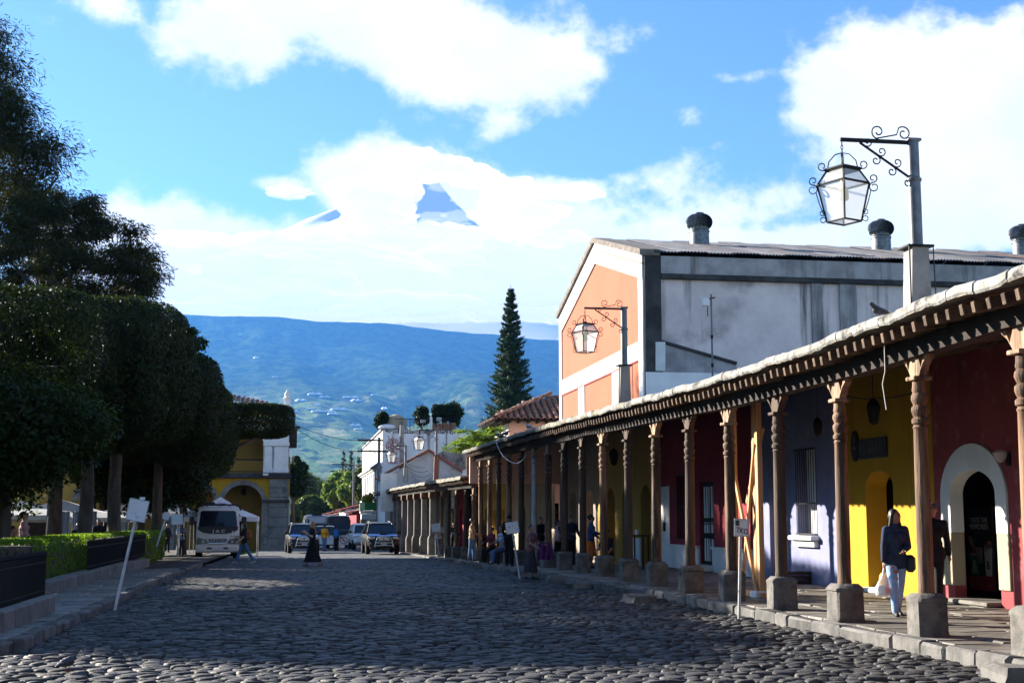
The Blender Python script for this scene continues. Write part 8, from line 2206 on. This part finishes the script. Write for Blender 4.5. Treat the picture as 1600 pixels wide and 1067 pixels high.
p = at_road(106, 1050); pigeon('dark pigeon walking on the sunlit cobbles at the lower left', p + Vector((0, 0, .02)), 1.0, DARKP, .92, .03)
# ------------------------------------------------------------------ volcano summit and the cloud around it, beyond the haze
def summit():
    cy, rs = 14500.0, np.random.RandomState(2)
    pk = onY(655, 262, cy); zp = pk.z
    nr, na = 60, 96; V = []
    for j in range(nr + 1):
        f = j / nr
        for i in range(na):
            a = 2 * math.pi * i / na
            n = mnoise.fractal(Vector((math.cos(a) * 2.2, math.sin(a) * 2.2, f * .8)), 1, 2, 4) * (.05 + .25 * f)
            r = 120 + 5200 * f * (1.0 - .35 * math.cos(a)) * (1 + n * .5)
            z = zp - (zp - 900) * (f ** .78)
            if j >= nr - 1: r = 4100; z = 900 if j < nr else -40
            r = min(r, 4350)
            V.append((pk.x + r * math.cos(a), cy + r * math.sin(a), z + 60 * mnoise.fractal(Vector((math.cos(a) * 5 + f * 3, math.sin(a) * 5, f * 4)), 1, 2, 4) * min(1, f * 4 + .2)))
    V.append((pk.x, cy, zp))
    Fq = [(j * na + i, (j + 1) * na + i, (j + 1) * na + (i + 1) % na, j * na + (i + 1) % na) for j in range(nr) for i in range(na)]
    me = bpy.data.meshes.new('volcano_summit'); me.from_pydata(V, [], [f[::-1] for f in Fq] + [(i, (i + 1) % na, len(V) - 1) for i in range(na)])
    me.shade_smooth()
    struct('volcano_summit', me, mat('summit_forest', (.008, .018, .010), (.30, .30, .22), scale=.0045, rough=1, spec=0, detail=10, lo=.42, hi=.66), label='dark blue peak of the volcano breaking through the cloud')
summit()
def cloud_bank():
    rs = np.random.RandomState(11); b = []
    ico = bpy.data.meshes.new('puff')
    import bmesh
    bm = bmesh.new(); bmesh.ops.create_icosphere(bm, subdivisions=4, radius=1)
    base = np.array([v.co[:] for v in bm.verts]); tri = np.array([[v.index for v in f.verts] for f in bm.faces]); bm.free()
    bpy.data.meshes.remove(ico)
    def puff(px, py, Y, r, sx=1.5, sz=.75):
        p = onY(px, py, Y)
        off = rs.uniform(0, 50, 3); V = base.copy()
        d = np.array([mnoise.fractal(Vector(v * 1.6 + off), 1.0, 2.1, 5) for v in V])
        V = V * (1 + .30 * d)[:, None] * np.array([sx * r, r * .9, sz * r]) + np.array(p)
        b.append(V)
    px1 = 10200 / F_PX
    # the long flat bank over the slope
    for k in range(46):
        x = 150 + 800 * rs.random(); puff(x, 438 + rs.uniform(-30, 40), rs.uniform(10050, 10400), px1 * rs.uniform(44, 70), 1.9, .62)
    for x in np.arange(180, 960, 26): puff(x, 478 + rs.uniform(-6, 8), 10100, px1 * rs.uniform(30, 40), 2.2, .55)
    for x in np.arange(200, 960, 34): puff(x, 392 + rs.uniform(-10, 10), 10300, px1 * rs.uniform(30, 46), 1.7, .7)
    # heaps about the peak
    for (x, y, r, sx, sz) in ((585, 322, 46, 1.3, .9), (615, 290, 44, 1.1, .9), (592, 348, 40, 1.5, .7), (645, 256, 36, 1.5, .8), (600, 316, 30, 1.0, .9), (690, 262, 32, 1.6, .7), (740, 276, 32, 1.6, .65), (795, 306, 40, 1.3, .75), (800, 340, 38, 1.8, .6),
                              (660, 366, 34, 1.6, .6), (700, 362, 24, 1.3, .6), (745, 380, 32, 1.8, .6), (600, 372, 38, 1.7, .6), (540, 384, 34, 1.7, .5), (560, 312, 30, 1.3, .8), (470, 382, 24, 1.8, .5), (540, 298, 26, 1.3, .8), (668, 362, 15, 1.3, .8), (652, 271, 25, 1.7, .8), (692, 276, 14, 1.8, .6), (606, 338, 26, 1.0, .9), (840, 330, 30, 1.8, .55)):
        puff(x, y, 10350, px1 * r, sx, sz)
    n = len(base); nb = len(b)
    for (x, y, r, sx, sz) in ((638, 318, 16, .9, 1.3), (690, 350, 20, 2.2, .4), (714, 338, 15, 1.6, .6), (728, 312, 16, 1.5, .7), (676, 338, 14, 1.8, .5), (700, 292, 16, 2.0, .5), (520, 362, 12, 1.5, .5), (450, 300, 20, 1.8, .6), (840, 300, 26, 1.8, .6), (905, 300, 26, 1.7, .6)):
        puff(x, y, 9990 if x > 600 and x < 760 else 10300, px1 * r, sx, sz)
    W_ = b[nb:]; b = b[:nb]
    V = np.concatenate(b); Fq = np.concatenate([tri + i * n for i in range(len(b))])
    cloud_obj('cloud_bank', V, Fq, .9, 'white cloud bank wrapped round the volcano')
    V = np.concatenate(W_); Fq = np.concatenate([tri + i * n for i in range(len(W_))])
    cloud_obj('cloud_wisps', V, Fq, .28, 'thin wisps of cloud drifting over the volcano peak')
def cloud_obj(name, V, Fq, amax, label):
    m, t, bs = principled('cloud_vapour'); L = t.links.new
    lw = N(t, 'ShaderNodeLayerWeight'); lw.inputs['Blend'].default_value = .5
    pos = N(t, 'ShaderNodeNewGeometry')
    nz = N(t, 'ShaderNodeTexNoise'); nz.inputs['Scale'].default_value = .006; nz.inputs['Detail'].default_value = 7; nz.inputs['Roughness'].default_value = .65; L(pos.outputs['Position'], nz.inputs['Vector'])
    al = mth(t, 'SUBTRACT', 1.0, lw.outputs['Facing'])
    al = mth(t, 'ADD', mth(t, 'MULTIPLY', al, 1.35), mth(t, 'MULTIPLY', mth(t, 'SUBTRACT', nz.outputs[0], .5), 1.1))
    r = N(t, 'ShaderNodeMapRange', interpolation_type='SMOOTHSTEP'); r.inputs['From Min'].default_value = .12; r.inputs['From Max'].default_value = .95; r.inputs['To Max'].default_value = amax; L(al, r.inputs['Value'])
    df = N(t, 'ShaderNodeBsdfDiffuse'); df.inputs[0].default_value = (.64, .615, .62, 1)
    tl = N(t, 'ShaderNodeBsdfTranslucent'); tl.inputs[0].default_value = (.64, .615, .62, 1)
    sm = N(t, 'ShaderNodeMixShader'); sm.inputs[0].default_value = .45; L(df.outputs[0], sm.inputs[1]); L(tl.outputs[0], sm.inputs[2])
    # added emission whitens the cloud, standing in for sunlight scattered inside it
    em = N(t, 'ShaderNodeEmission'); em.inputs[0].default_value = (.97, .98, 1.0, 1); em.inputs[1].default_value = CLOUD_GLOW
    ad = N(t, 'ShaderNodeAddShader'); L(sm.outputs[0], ad.inputs[0]); L(em.outputs[0], ad.inputs[1])
    tr = N(t, 'ShaderNodeBsdfTransparent'); mx = N(t, 'ShaderNodeMixShader'); L(r.outputs[0], mx.inputs[0]); L(tr.outputs[0], mx.inputs[1]); L(ad.outputs[0], mx.inputs[2])
    L(mx.outputs[0], t.nodes['Material Output'].inputs['Surface'])
    tagged(obj(name, np_mesh(name, V, Fq, m, True)), label, None, None, 'stuff')
CLOUD_GLOW = .16
cloud_bank()

# ------------------------------------------------------------------ the blue air between here and the mountain
HZD = 0.55e-4
_zt = max(v.co.z for v in TERR.data.vertices) + 12
hb_ = MB().box((0, 4700, (_zt - 60) / 2), (14400, 9700, _zt + 60))
hm_ = bpy.data.materials.new('valley_haze'); hm_.use_nodes = True; ht = hm_.node_tree; ht.nodes.clear()
pv = N(ht, 'ShaderNodeVolumePrincipled'); pv.inputs['Color'].default_value = (.10, .36, .92, 1); pv.inputs['Density'].default_value = HZD; pv.inputs['Anisotropy'].default_value = .2
ho = N(ht, 'ShaderNodeOutputMaterial'); ht.links.new(pv.outputs[0], ho.inputs['Volume'])
hz_o = obj('haze', hb_, m=hm_)
tagged(hz_o, kind='stuff')
hz_o.visible_shadow = True
bpy.data.scenes.remove(TMP)
